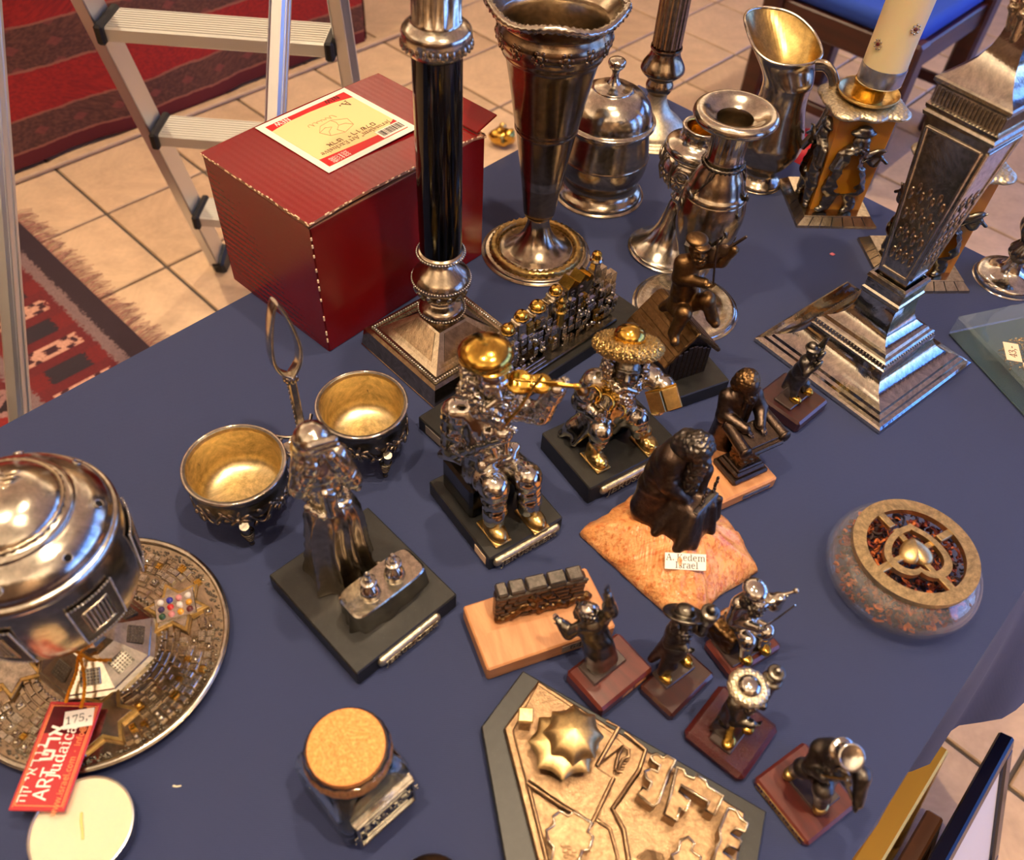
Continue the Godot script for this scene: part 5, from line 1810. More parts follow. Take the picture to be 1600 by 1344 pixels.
func goblet_and_plate() -> void:
	var c := P(-0.3308, -0.3068)
	var pl := thing("relief_plate", "round silver plate with a raised townscape, gilt stars and coloured stones", "plate", c)
	var R := 106.0
	part(pl, "plate_body", lathem(spline(pv([0, 2, 70, 1, 92, 3, 100, 6, 105, 9.5, 106.4, 12, 105, 13, 101, 12, 99, 9.5, 70, 7.5, 0, 7]), 4), 96), M.old_silver)
	part(pl, "rim", ringm(0.1035, 0.0026, 0.0118, 110, 8), M.silver)
	# three rings of paving blocks round the octagon
	var rng := RandomNumberGenerator.new()
	rng.seed = 3
	var blk := func(r0: float, r1: float, t0: float, t1: float, y0: float, y1: float) -> ArrayMesh:
		var st := S()
		var pts := PackedVector2Array()
		for i in 5:
			var t := lerpf(t0, t1, i / 4.0)
			pts.append(Vector2(r1 * cos(t), r1 * sin(t)) * 0.001)
		for i in 5:
			var t := lerpf(t1, t0, i / 4.0)
			pts.append(Vector2(r0 * cos(t), r0 * sin(t)) * 0.001)
		prism(st, pts, y0 * 0.001, y1 * 0.001, 0.0005)
		return done(st)
	for q in [[50.5, 54.5, 34, 10.4], [55.5, 60, 28, 9.8], [61, 65, 40, 9.0]]:
		var n: int = q[2]
		for i in n:
			var t0 := TAU * i / n + 0.012
			var t1 := TAU * (i + 1) / n - 0.012
			part(pl, "paving_block", blk.call(q[0], q[1], t0, t1, 6.5, q[3] + rng.randf_range(-0.3, 0.3)), M.old_silver)
	# houses, towers, arches and domes between the stars
	var house := func(t: float, r: float, w: float, d: float, h: float, m: Material, kind: int) -> void:
		var bs := Basis(Vector3(-sin(t), 0, cos(t)), Vector3.UP, Vector3(-cos(t), 0, -sin(t)))
		var st := S()
		cbox(st, Vector3(0, h * 0.5, 0) * 0.001, Vector3(w, h, d) * 0.001, 0.0006)
		if kind == 1:
			ball(st, Vector3(0, h, 0) * 0.001, Vector3(w * 0.42, w * 0.3, w * 0.42) * 0.001, 8, 5)
		elif kind == 2:
			for e in [-1, 0, 1]:
				cbox(st, Vector3(e * w * 0.36, h + 0.5, -d * 0.3) * 0.001, Vector3(w * 0.2, 1.4, d * 0.3) * 0.001, 0.0002)
		for e in range(-1, 2):
			cbox(st, Vector3(e * w * 0.27, h + 0.15, d * 0.12) * 0.001, Vector3(w * 0.13, 0.7, d * 0.3) * 0.001, 0.0002)
		part(pl, "relief_house", done(st), m, Transform3D(bs, Vector3(r * cos(t), 7.6, r * sin(t)) * 0.001))
	var stars := [-0.646, 1.17, 2.75, -2.1]
	for i in 84:
		var t := TAU * i / 84.0
		for ri in 4:
			var r: float = [69.0, 76.5, 84.0, 90.5][ri]
			var clash := false
			for sa in stars:
				if (Vector2(r, 0).rotated(t) - Vector2(66, 0).rotated(sa)).length() < 27.0:
					clash = true
			if clash or (ri == 0 and i % 2 == 1):
				continue
			var k := rng.randi() % 5
			var m: Material = M.gold if rng.randf() < 0.08 else (M.silver if rng.randf() < 0.55 else M.old_silver)
			house.call(t + rng.randf_range(-0.015, 0.015), r + rng.randf_range(-1.2, 1.2), rng.randf_range(4.4, 6.8), rng.randf_range(5.0, 7.6), rng.randf_range(1.8, 4.4), m, k)
	# rubble edge
	var rb := S()
	for i in 420:
		var t := rng.randf() * TAU
		var r := rng.randf_range(93.5, 99.0)
		ball(rb, Vector3(r * cos(t), 9.2 + rng.randf(), r * sin(t)) * 0.001, Vector3(1.5, 1.0, 1.2) * 0.001 * rng.randf_range(0.6, 1.1), 5, 3)
	part(pl, "rubble_edge", done(rb), M.dark_silver).set_meta("kind", "stuff")
	# gilt stars, the right one set with stones
	for k in 4:
		var t: float = stars[k]
		var ctr := Vector3(66.0 * cos(t), 0, 66.0 * sin(t)) * 0.001
		var pts := PackedVector2Array()
		var inn := PackedVector2Array()
		for i in 12:
			var a := t + TAU * i / 12.0 + PI / 6
			var rr := 28.0 if i % 2 == 0 else 16.2
			pts.append(Vector2(ctr.x, ctr.z) + Vector2(cos(a), sin(a)) * rr * 0.001)
			inn.append(Vector2(ctr.x, ctr.z) + Vector2(cos(a), sin(a)) * (rr - (5.4 if i % 2 == 0 else 3.1)) * 0.001)
		var star := part(pl, "gilt_star", prismm(pts, 0.0075, 0.0116, 0.0006), M.soft_gold)
		part(star, "star_field", prismm(inn, 0.0110, 0.0123, 0.0003), M.silver)
		if k == 0:
			var bs := Basis(Vector3.UP, 0.42)
			part(star, "breastplate", boxm(Vector3(0, 0, 0), Vector3(0.033, 0.002, 0.0235), 0.0005), M.bright_silver, Transform3D(bs, ctr + Vector3(0, 0.013, 0)))
			var cols := ["clear_gem", "blue_gem", "pink_gem", "clear_gem", "violet_gem", "red_gem", "clear_gem", "yellow_gem", "green_gem", "pink_gem", "yellow_gem", "garnet_gem"]
			for i in 12:
				var q := bs * Vector3((i % 4 - 1.5) * 0.0076, 0.0009, (int(i / 4) - 1) * 0.0070)
				part(star, "gem", lathem(pv([0, -0.6, 2.8, -0.6, 2.8, 0.6, 1.9, 1.6, 0, 1.9]), 10, Transform3D(Basis(), ctr + Vector3(0, 0.0136, 0) + q)), M[cols[i]])
	# goblet standing in the middle, its octagonal foot first
	var g := thing("domed_goblet", "large silver goblet with a domed pierced lid standing on the relief plate", "goblet", c + Vector3(0, 0.0075, 0), 8.0)
	var oc := S()
	var oct := [[49.5, 0.0], [49.5, 3.0], [46, 5.0], [45, 6.0], [24, 19.0], [20, 22.0], [14, 24.0], [9, 34.0]]
	for i in oct.size() - 1:
		oc.set_smooth_group(-1)
		for k in 8:
			var a0 := TAU * k / 8.0
			var a1 := TAU * (k + 1) / 8.0
			var f := func(r, y, t): return Vector3(r * cos(t), y, r * sin(t)) * 0.001
			quad(oc, f.call(oct[i][0], oct[i][1], a0), f.call(oct[i][0], oct[i][1], a1), f.call(oct[i + 1][0], oct[i + 1][1], a1), f.call(oct[i + 1][0], oct[i + 1][1], a0), Vector3(cos((a0 + a1) / 2), 0.3, sin((a0 + a1) / 2)))
	part(g, "octagonal_foot", done(oc), M.silver)
	for k in 8:
		var t := TAU * (k + 0.5) / 8.0
		var bs := Basis(Vector3(-sin(t), 0, cos(t)), Vector3(cos(t) * 0.52, 0.854, sin(t) * 0.52), Vector3(-cos(t) * 0.854, 0.52, -sin(t) * 0.854))
		var pn := S()
		cbox(pn, Vector3.ZERO, Vector3(0.0155, 0.001, 0.0135), 0.0004)
		for i in 6:
			for j in 5:
				ball(pn, Vector3(-6.2 + i * 2.5, 0.6, -5.0 + j * 2.5) * 0.001, Vector3(1.0, 0.6, 1.0) * 0.001, 5, 3)
		part(g, "filigree_panel", done(pn), M.dark_silver, Transform3D(bs, Vector3(32.5 * cos(t), 13.0, 32.5 * sin(t)) * 0.001))
	part(g, "foot_beading", beads(0.0505, 0.0016, 0.0022, 80), M.silver).set_meta("kind", "stuff")
	part(g, "stem", lathem(spline(pv([9, 33, 12, 37, 14, 42, 12, 47, 9, 52, 9.5, 58, 15, 64, 17, 69]), 4), 40), M.silver)
	part(g, "cup", lathem(spline(pv([0, 66, 16, 67, 35, 74, 52, 88, 61, 106, 64.5, 126, 65.5, 146, 65, 160, 63.5, 171]), 5), 96), M.old_silver)
	var lid := spline(pv([63.5, 170, 66, 172, 66.5, 175, 65, 178, 63, 179, 62, 181, 60, 186, 54, 193, 48, 197, 44.5, 199, 44, 201, 41.5, 203, 39, 204, 35, 209, 25, 216, 12, 220, 0, 221]), 5)
	part(g, "domed_lid", lathem(lid, 96), M.silver)
	# round holes in the lid: dark pits with a bright lip
	for k in 8:
		var t := TAU * k / 8.0 + 0.35
		var bs := Basis(Vector3(-sin(t), 0, cos(t)), Vector3(cos(t) * 0.66, 0.75, sin(t) * 0.66), Vector3(-cos(t) * 0.75, 0.66, -sin(t) * 0.75))
		var at := Vector3(56.6 * cos(t), 190.6, 56.6 * sin(t)) * 0.001
		var hole := part(g, "lid_hole", lathem(pv([0, 0.6, 2.9, 0.5, 2.9, 0.2]), 16, Transform3D(bs, at)), M.black_enamel)
		part(hole, "hole_lip", ringm(0.0030, 0.0006, 0.0006, 20, 6, 0, 0.0, Transform3D(bs, at)), M.bright_silver)
	# carved panel with feathers on the crown of the lid
	var ft := S()
	for i in 9:
		for e in [-1, 1]:
			var y := 0.2205 - pow(i * 0.0036 / 0.042, 2.0) * 0.014
			ball(ft, Vector3(e * 0.005, y, -0.017 + i * 0.0042), Vector3(0.0062, 0.0013, 0.0017), 6, 4, Basis(Vector3.UP, e * 0.6))
	part(g, "carved_crown", done(ft), M.old_silver)
	part(g, "crown_border", ringm(0.0385, 0.0016, 0.2048, 90, 7, 40, 0.3), M.old_silver)
	# framed panels round the cup, bent to its curve
	for k in 6:
		var t := TAU * k / 6.0 + 0.42
		var at := func(x: float, y: float, off: float) -> Vector3:
			var rad := 64.9 + (y - 132.0) * 0.07 - pow(maxf(0.0, 118.0 - y) / 30.0, 2.0) * 4.0 + off
			var w := t - x / 64.0
			return Vector3(rad * cos(w), y, rad * sin(w)) * 0.001
		var pn := S()
		pn.set_smooth_group(1)
		for i in 10:
			var x0 := -16.5 + i * 3.3
			quad(pn, at.call(x0, 108, 0.7), at.call(x0 + 3.3, 108, 0.7), at.call(x0 + 3.3, 156, 0.7), at.call(x0, 156, 0.7), Vector3(cos(t), 0, sin(t)))
		var pan := part(g, "framed_panel", done(pn), M.pewter)
		var bd := S()
		for i in 14:
			for y in [108.0, 156.0]:
				ball(bd, at.call(-16.2 + i * 2.5, y, 0.8), Vector3.ONE * 0.0012, 5, 4)
		for i in 19:
			for e in [-1, 1]:
				ball(bd, at.call(e * 16.4, 108.0 + i * 2.67, 0.8), Vector3.ONE * 0.0012, 5, 4)
		part(pan, "panel_beading", done(bd), M.silver).set_meta("kind", "stuff")
		var wn := S()
		for e in [-1, 1]:
			tube(wn, [at.call(e * 9.5, 118, 1.0), at.call(e * 9.5, 146, 1.0)], 0.0008, 0.0008, 5)
			tube(wn, [at.call(-9.5, 132 + e * 14, 1.0), at.call(0, 132 + e * 14, 1.0), at.call(9.5, 132 + e * 14, 1.0)], 0.0008, 0.0008, 5)
		for i in 6:
			for j in 8:
				ball(wn, at.call((i - 2.5) * 2.9, 132 + (j - 3.5) * 3.2, 0.8), Vector3(0.0011, 0.0013, 0.0011), 5, 3)
		part(pan, "panel_ornament", done(wn), M.old_silver)
	# gold cord round the stem, tied in a bow, holding the swing tag
	var cord := S()
	var twist := func(a: Array) -> void:
		var p1 := []
		var p2 := []
		for i in a.size():
			var d: Vector3 = (a[mini(i + 1, a.size() - 1)] - a[maxi(i - 1, 0)]).normalized()
			var s := d.cross(Vector3(0.3, 1, 0.1)).normalized()
			var u := s.cross(d)
			var q := i * 1.0
			p1.append(a[i] + (s * cos(q) + u * sin(q)) * 0.0008)
			p2.append(a[i] - (s * cos(q) + u * sin(q)) * 0.0008)
		tube(cord, p1, 0.0008, 0.0008, 5)
		tube(cord, p2, 0.0008, 0.0008, 5)
	var lp := []
	for i in 40:
		var t := TAU * i / 39.0
		lp.append(Vector3(0.0145 * cos(t), 0.052 - 0.008 * sin(t + 0.4), 0.0145 * sin(t)))
	var kn := Vector3(0.003, 0.0335, 0.0215)
	twist.call(curve3([Vector3(0.0135, 0.062, 0.001), Vector3(0.018, 0.054, 0.008), Vector3(0.013, 0.042, 0.016), kn, Vector3(0.0015, 0.024, 0.034), Vector3(-0.002, 0.0165, 0.046), Vector3(-0.0025, 0.0135, 0.0535)], 14))
	twist.call(curve3([Vector3(-0.016, 0.058, 0.004), Vector3(-0.015, 0.048, 0.014), Vector3(-0.006, 0.038, 0.0195), kn + Vector3(0, 0.001, 0), Vector3(0.012, 0.030, 0.024), Vector3(0.026, 0.027, 0.022)], 12))
	twist.call(curve3([kn, Vector3(0.0085, 0.023, 0.036), Vector3(0.0105, 0.0165, 0.048), Vector3(0.0105, 0.0135, 0.0565)], 14))
	twist.call(lp)
	single("gold_cord", done(cord), M.gold_cord, "twisted gold cord tied round the goblet stem", "cord", Transform3D(Basis(), c + Vector3(0, 0.0075, 0)))
	# swing tag lying from the plate down to the tealight
	var tl := P(-0.3462, -0.2540, 0.0185)
	var tr2 := P(-0.3060, -0.2560, 0.0185)
	var bl := P(-0.3420, -0.1714, 0.0225)
	var up := ((tl + tr2) * 0.5 - (bl + P(-0.3022, -0.1729, 0.0225)) * 0.5)
	var H := up.length()
	var W := (tr2 - tl).length()
	var mid := (tl + tr2) * 0.5 - up * 0.5
	var tg := thing("swing_tag", "red printed swing tag hanging on gold cord from the goblet", "tag", mid)
	var tb := facing(Vector3.ZERO, tr2 - tl, up)
	part(tg, "card", boxm(Vector3.ZERO, Vector3(W, H, 0.0012), 0.0004, tb), M.tag_red)
	part(tg, "dark_field", boxm(Vector3(0, H * 0.33, 0.0004), Vector3(W - 0.008, H * 0.28, 0.0007), 0.0, tb), M.tag_dark)
	var bo := S()
	for e in [-1, 1]:
		cbox(bo, Vector3(e * (W / 2 - 0.0035), 0, 0.0006), Vector3(0.0006, H - 0.007, 0.0004), 0.0, tb)
		cbox(bo, Vector3(0, e * (H / 2 - 0.0035), 0.0006), Vector3(W - 0.007, 0.0006, 0.0004), 0.0, tb)
		cbox(bo, Vector3(e * (W / 2 - 0.0022), 0, 0.0006), Vector3(0.0004, H - 0.0045, 0.0004), 0.0, tb)
	part(tg, "border_line", done(bo), M.print_orange)
	var sk := part(tg, "price_sticker", boxm(Vector3.ZERO, Vector3(0.0215, 0.0145, 0.0005), 0.0001), M.pale_sticker, tb * Transform3D(Basis(Vector3(0, 0, 1), 0.2), Vector3(0.0065, H * 0.335, 0.0012)))
	words(sk, "print", "175,-", 0.0065, M.ink, Transform3D(Basis(Vector3(0, 0, 1), 0.1), Vector3(0, 0, 0.0004)), "Droid Serif", 0.0002)
	var rot := Basis(Vector3(0, 0, 1), PI / 2)
	words(tg, "print", "ART", 0.0105, M.print_white, tb * Transform3D(rot, Vector3(-0.001, -H * 0.27, 0.0009)), "Droid Sans", 0.0003)
	words(tg, "print", "Judaica", 0.0085, M.print_white, tb * Transform3D(rot * Basis(Vector3(0, 0, 1), -0.05), Vector3(0.003, 0.002, 0.0009)), "Droid Serif", 0.0003)
	words(tg, "print", "www.israel.com  ·  info@israel", 0.0046, M.print_orange, tb * Transform3D(rot, Vector3(0.0125, -0.004, 0.0009)), "Droid Sans", 0.0003)
	hebrew_line(tg, tb * Transform3D(rot, Vector3(-0.0065, 0.008, 0.0008)), 0.0085, M.print_white, 1)
	hebrew_line(tg, tb * Transform3D(rot, Vector3(-0.0135, -0.014, 0.0008)), 0.0058, M.print_white, 2)

func tealight() -> void:
	var o := thing("tealight", "white tealight candle in a plain metal cup below the red swing tag", "candle", P(-0.2895, -0.1655))
	part(o, "metal_cup", lathem(pv([0, 0, 34, 0, 35.2, 1.5, 35.8, 15.5, 36.4, 16.2, 35.4, 16.6, 34.8, 15.5]), 64), M.tin)
	part(o, "wax", lathem(spline(pv([34.9, 12, 34.9, 14.2, 33.5, 14.8, 20, 14.4, 0, 14.2]), 3), 64), M.white_wax)
	part(o, "wick", tubem([mm(-4, 14, -10), mm(-2, 15.5, -5), mm(2, 15.4, 3), mm(4, 15, 8)], 0.0011, 0.0009, 6), M.wick)

func rsq(r: float, c: float, n := 5) -> PackedVector2Array:
	var p := PackedVector2Array()
	for k in 4:
		for i in n + 1:
			var a := k * PI / 2 + PI / 2 * i / n
			var ctr := Vector2((r - c) * signf(cos(k * PI / 2 + PI / 4)), (r - c) * signf(sin(k * PI / 2 + PI / 4)))
			p.append((ctr + Vector2(cos(a), sin(a)) * c) * 0.001)
	return p

func loft(st: SurfaceTool, rows: Array, smooth := true) -> void:
	# rows: [PackedVector2Array, y]; equal point counts
	for i in rows.size() - 1:
		st.set_smooth_group(1 if smooth else -1)
		var a: PackedVector2Array = rows[i][0]
		var b: PackedVector2Array = rows[i + 1][0]
		var n := a.size()
		for k in n:
			var e := (k + 1) % n
			# points run counter-clockwise in x,z seen from below: p(e) p(k) up
			var p0 := Vector3(a[e].x, rows[i][1], a[e].y)
			var p1 := Vector3(a[k].x, rows[i][1], a[k].y)
			var p2 := Vector3(b[k].x, rows[i + 1][1], b[k].y)
			var p3 := Vector3(b[e].x, rows[i + 1][1], b[e].y)
			st.add_vertex(p0); st.add_vertex(p2); st.add_vertex(p1)
			st.add_vertex(p0); st.add_vertex(p3); st.add_vertex(p2)

func cork_jar() -> void:
	var o := thing("cork_jar", "square glass jar with a broad cork stopper and a dark metal plaque", "jar", P(-0.0975, -0.2098), 43.4)
	var st := S()
	var z := PackedVector2Array()
	var rnd := func(r: float) -> PackedVector2Array:
		var p := PackedVector2Array()
		for k in 4:
			for i in 6:
				var a := k * PI / 2 + PI / 2 * i / 5.0
				p.append(Vector2(cos(a), sin(a)) * r * 0.001)
		return p
	var zero: PackedVector2Array = rnd.call(0.001)
	# outer skin up, over the lip, then down the inside: a closed glass wall
	loft(st, [[zero, 0.0], [rsq(28, 7), 0.0], [rsq(30.5, 7), 0.002], [rsq(31.2, 7), 0.006], [rsq(31.2, 7), 0.054], [rsq(30.2, 8), 0.061], [rsq(28, 12), 0.066], [rnd.call(27), 0.070], [rnd.call(26.5), 0.074], [rnd.call(30.5), 0.078], [rnd.call(31.5), 0.082], [rnd.call(30.5), 0.087], [rnd.call(28.5), 0.0885],
		[rnd.call(26.6), 0.087], [rnd.call(25.6), 0.080], [rnd.call(24.4), 0.070], [rsq(25, 10), 0.064], [rsq(28.0, 5), 0.056], [rsq(28.4, 5), 0.010], [rsq(26, 5), 0.005], [zero, 0.005]])
	part(o, "glass_body", done(st), M.glass)
	part(o, "cork_stopper", lathem(spline(pv([0, 72, 23.6, 72, 25.2, 88, 25.4, 93, 24.6, 94.6, 0, 95]), 3), 48), M.cork)
	var pq := part(o, "plaque", boxm(Vector3.ZERO, Vector3(0.004, 0.042, 0.05), 0.001), M.black_enamel, Transform3D(Basis(), Vector3(0.0338, 0.029, -0.002)))
	var fr := S()
	for e in [-1, 1]:
		cbox(fr, Vector3(0.0022, e * 0.0205, 0), Vector3(0.003, 0.002, 0.051), 0.0005)
		cbox(fr, Vector3(0.0022, 0, e * 0.0245), Vector3(0.003, 0.042, 0.002), 0.0005)
		cbox(fr, Vector3(0.0022, e * 0.011, 0), Vector3(0.0016, 0.0012, 0.038), 0.0004)
	cbox(fr, Vector3(-0.0012, 0.0216, 0), Vector3(0.006, 0.0014, 0.052), 0.0004)
	part(pq, "plaque_frame", done(fr), M.silver)
	words(pq, "lettering", "JERUSALEM", 0.0075, M.silver, Transform3D(Basis(Vector3(0, 0, -1), Vector3.UP, Vector3(1, 0, 0)), Vector3(0.0024, 0.0, 0)), "Droid Serif", 0.0006)

func potpourri() -> void:
	var o := thing("potpourri_bowl", "round glass bowl of dried petals under a pierced brass lid with a heart", "bowl", P(0.3672, -0.4337))
	var st := S()
	lathe(st, spline(pv([0, 0, 44, 0, 54, 2, 63, 9, 68.5, 19, 69, 28, 65, 38, 58, 45, 54.5, 48, 54, 50]), 4), 72)
	lathe(st, spline(pv([52, 50, 52.5, 47.5, 56, 43.5, 62.5, 37, 66.5, 28, 66, 20, 61, 11.5, 53, 5, 43, 3, 0, 3]), 4), 72)
	part(o, "glass_bowl", done(st), M.smoky_glass)
	var rng := RandomNumberGenerator.new()
	rng.seed = 9
	for g in 3:
		var pt := S()
		for i in 430:
			var t := rng.randf() * TAU
			var y := rng.randf_range(5, 43)
			var lim := sqrt(maxf(0.0, 1.0 - pow((y - 24.0) / 27.0, 2.0))) * 24.0 + 38.5
			var r := (lim - 2.5) * pow(rng.randf(), 0.4)
			var bs := Basis.from_euler(Vector3(rng.randf() * 6.0, rng.randf() * 6.0, rng.randf() * 6.0))
			var c := Vector3(r * cos(t), y, r * sin(t)) * 0.001
			var s := rng.randf_range(0.5, 1.1) * 0.001
			# a curled petal: a bent strip with thickness
			tube(pt, [c + bs * Vector3(-4, 0, 0) * s, c + bs * Vector3(-1.5, 1.6, 0.4) * s, c + bs * Vector3(1.5, 1.4, -0.4) * s, c + bs * Vector3(4, -0.6, 0) * s], 2.2 * s, 1.3 * s, 5, 0.35)
		part(o, "dried_petals", done(pt), [M.petal_rust, M.petal_brown, M.petal_orange][g]).set_meta("kind", "stuff")
	# pierced lid: rings joined by bars, a heart in the middle
	var y0 := 0.0485
	var y1 := 0.0545
	var lid := o
	var strip := func(f0: Callable, f1: Callable, n: int, h0: float, h1: float) -> ArrayMesh:
		var s2 := S()
		s2.set_smooth_group(-1)
		for i in n:
			var t0 := TAU * i / n
			var t1 := TAU * (i + 1) / n
			var a0: Vector2 = f0.call(t0)
			var a1: Vector2 = f0.call(t1)
			var b0: Vector2 = f1.call(t0)
			var b1: Vector2 = f1.call(t1)
			var v := func(p: Vector2, y: float): return Vector3(p.x, y, p.y)
			var mid := v.call((a0 + a1) * 0.5 - (b0 + b1) * 0.5, 0.0)
			s2.set_smooth_group(1)
			quad(s2, v.call(a0, h1), v.call(a1, h1), v.call(b1, h1), v.call(b0, h1), Vector3.UP)
			s2.set_smooth_group(2)
			quad(s2, v.call(a0, h0), v.call(a1, h0), v.call(b1, h0), v.call(b0, h0), Vector3.DOWN)
			s2.set_smooth_group(3)
			quad(s2, v.call(a0, h0), v.call(a1, h0), v.call(a1, h1), v.call(a0, h1), -mid)
			s2.set_smooth_group(4)
			quad(s2, v.call(b0, h0), v.call(b1, h0), v.call(b1, h1), v.call(b0, h1), mid)
		return done(s2)
	var circ := func(r: float) -> Callable: return func(t): return Vector2(cos(t), sin(t)) * r
	var turn := 2.5
	var heart := func(k: float) -> Callable: return func(t):
		var a: float = t + PI / 2
		var x := 16.0 * pow(sin(a), 3.0)
		var z := 13.0 * cos(a) - 5.0 * cos(2 * a) - 2.0 * cos(3 * a) - cos(4 * a) + 2.5
		# rounder lobes than the usual curve
		var hv := Vector2(x, z) / 16.0
		hv = hv.lerp(hv.normalized() * 1.0, 0.5)
		return hv.rotated(0.05) * k
	part(o, "lid_ring", strip.call(circ.call(0.0435), circ.call(0.0555), 72, y0, y1), M.brass)
	part(o, "lid_band", strip.call(heart.call(0.0235), heart.call(0.0305), 96, y0 + 0.0005, y1), M.brass)
	var hs := S()
	hs.set_smooth_group(1)
	var hp := 48
	for lv in 5:
		var ka := 0.0155 * cos(lv / 5.0 * PI / 2)
		var kb := 0.0155 * cos((lv + 1) / 5.0 * PI / 2)
		var ya := y1 - 0.003 + 0.0065 * sin(lv / 5.0 * PI / 2)
		var yb := y1 - 0.003 + 0.0065 * sin((lv + 1) / 5.0 * PI / 2)
		var ha: Callable = heart.call(ka)
		var hb: Callable = heart.call(kb)
		for i in hp:
			var t0 := TAU * i / hp
			var t1 := TAU * (i + 1) / hp
			var a0: Vector2 = ha.call(t0)
			var a1: Vector2 = ha.call(t1)
			var b0: Vector2 = hb.call(t0)
			var b1: Vector2 = hb.call(t1)
			quad(hs, Vector3(a0.x, ya, a0.y), Vector3(a1.x, ya, a1.y), Vector3(b1.x, yb, b1.y), Vector3(b0.x, yb, b0.y), Vector3(a0.x, 0.01, a0.y))
	cbox(hs, Vector3(0, y1 - 0.0045, 0), Vector3(0.018, 0.004, 0.018), 0.003)
	part(o, "heart_knob", done(hs), M.brass)
	var sp := S()
	for k in 4:
		var a := -0.55 + k * PI / 2
		var d := Vector3(cos(a), 0, sin(a))
		cbox(sp, Vector3(0.0405 * 0 + 0.038, (y0 + y1) / 2, 0), Vector3(0.019, y1 - y0 - 0.001, 0.007), 0.0005, Transform3D(Basis(d, Vector3.UP, d.cross(Vector3.UP)), Vector3.ZERO))
		var a2 := a + 0.05
		var d2 := Vector3(cos(a2), 0, sin(a2))
		cbox(sp, Vector3(0.019, (y0 + y1) / 2 - 0.0005, 0), Vector3(0.014, 0.0035, 0.0055), 0.0005, Transform3D(Basis(d2, Vector3.UP, d2.cross(Vector3.UP)), Vector3.ZERO))
	part(o, "lid_bars", done(sp), M.brass)

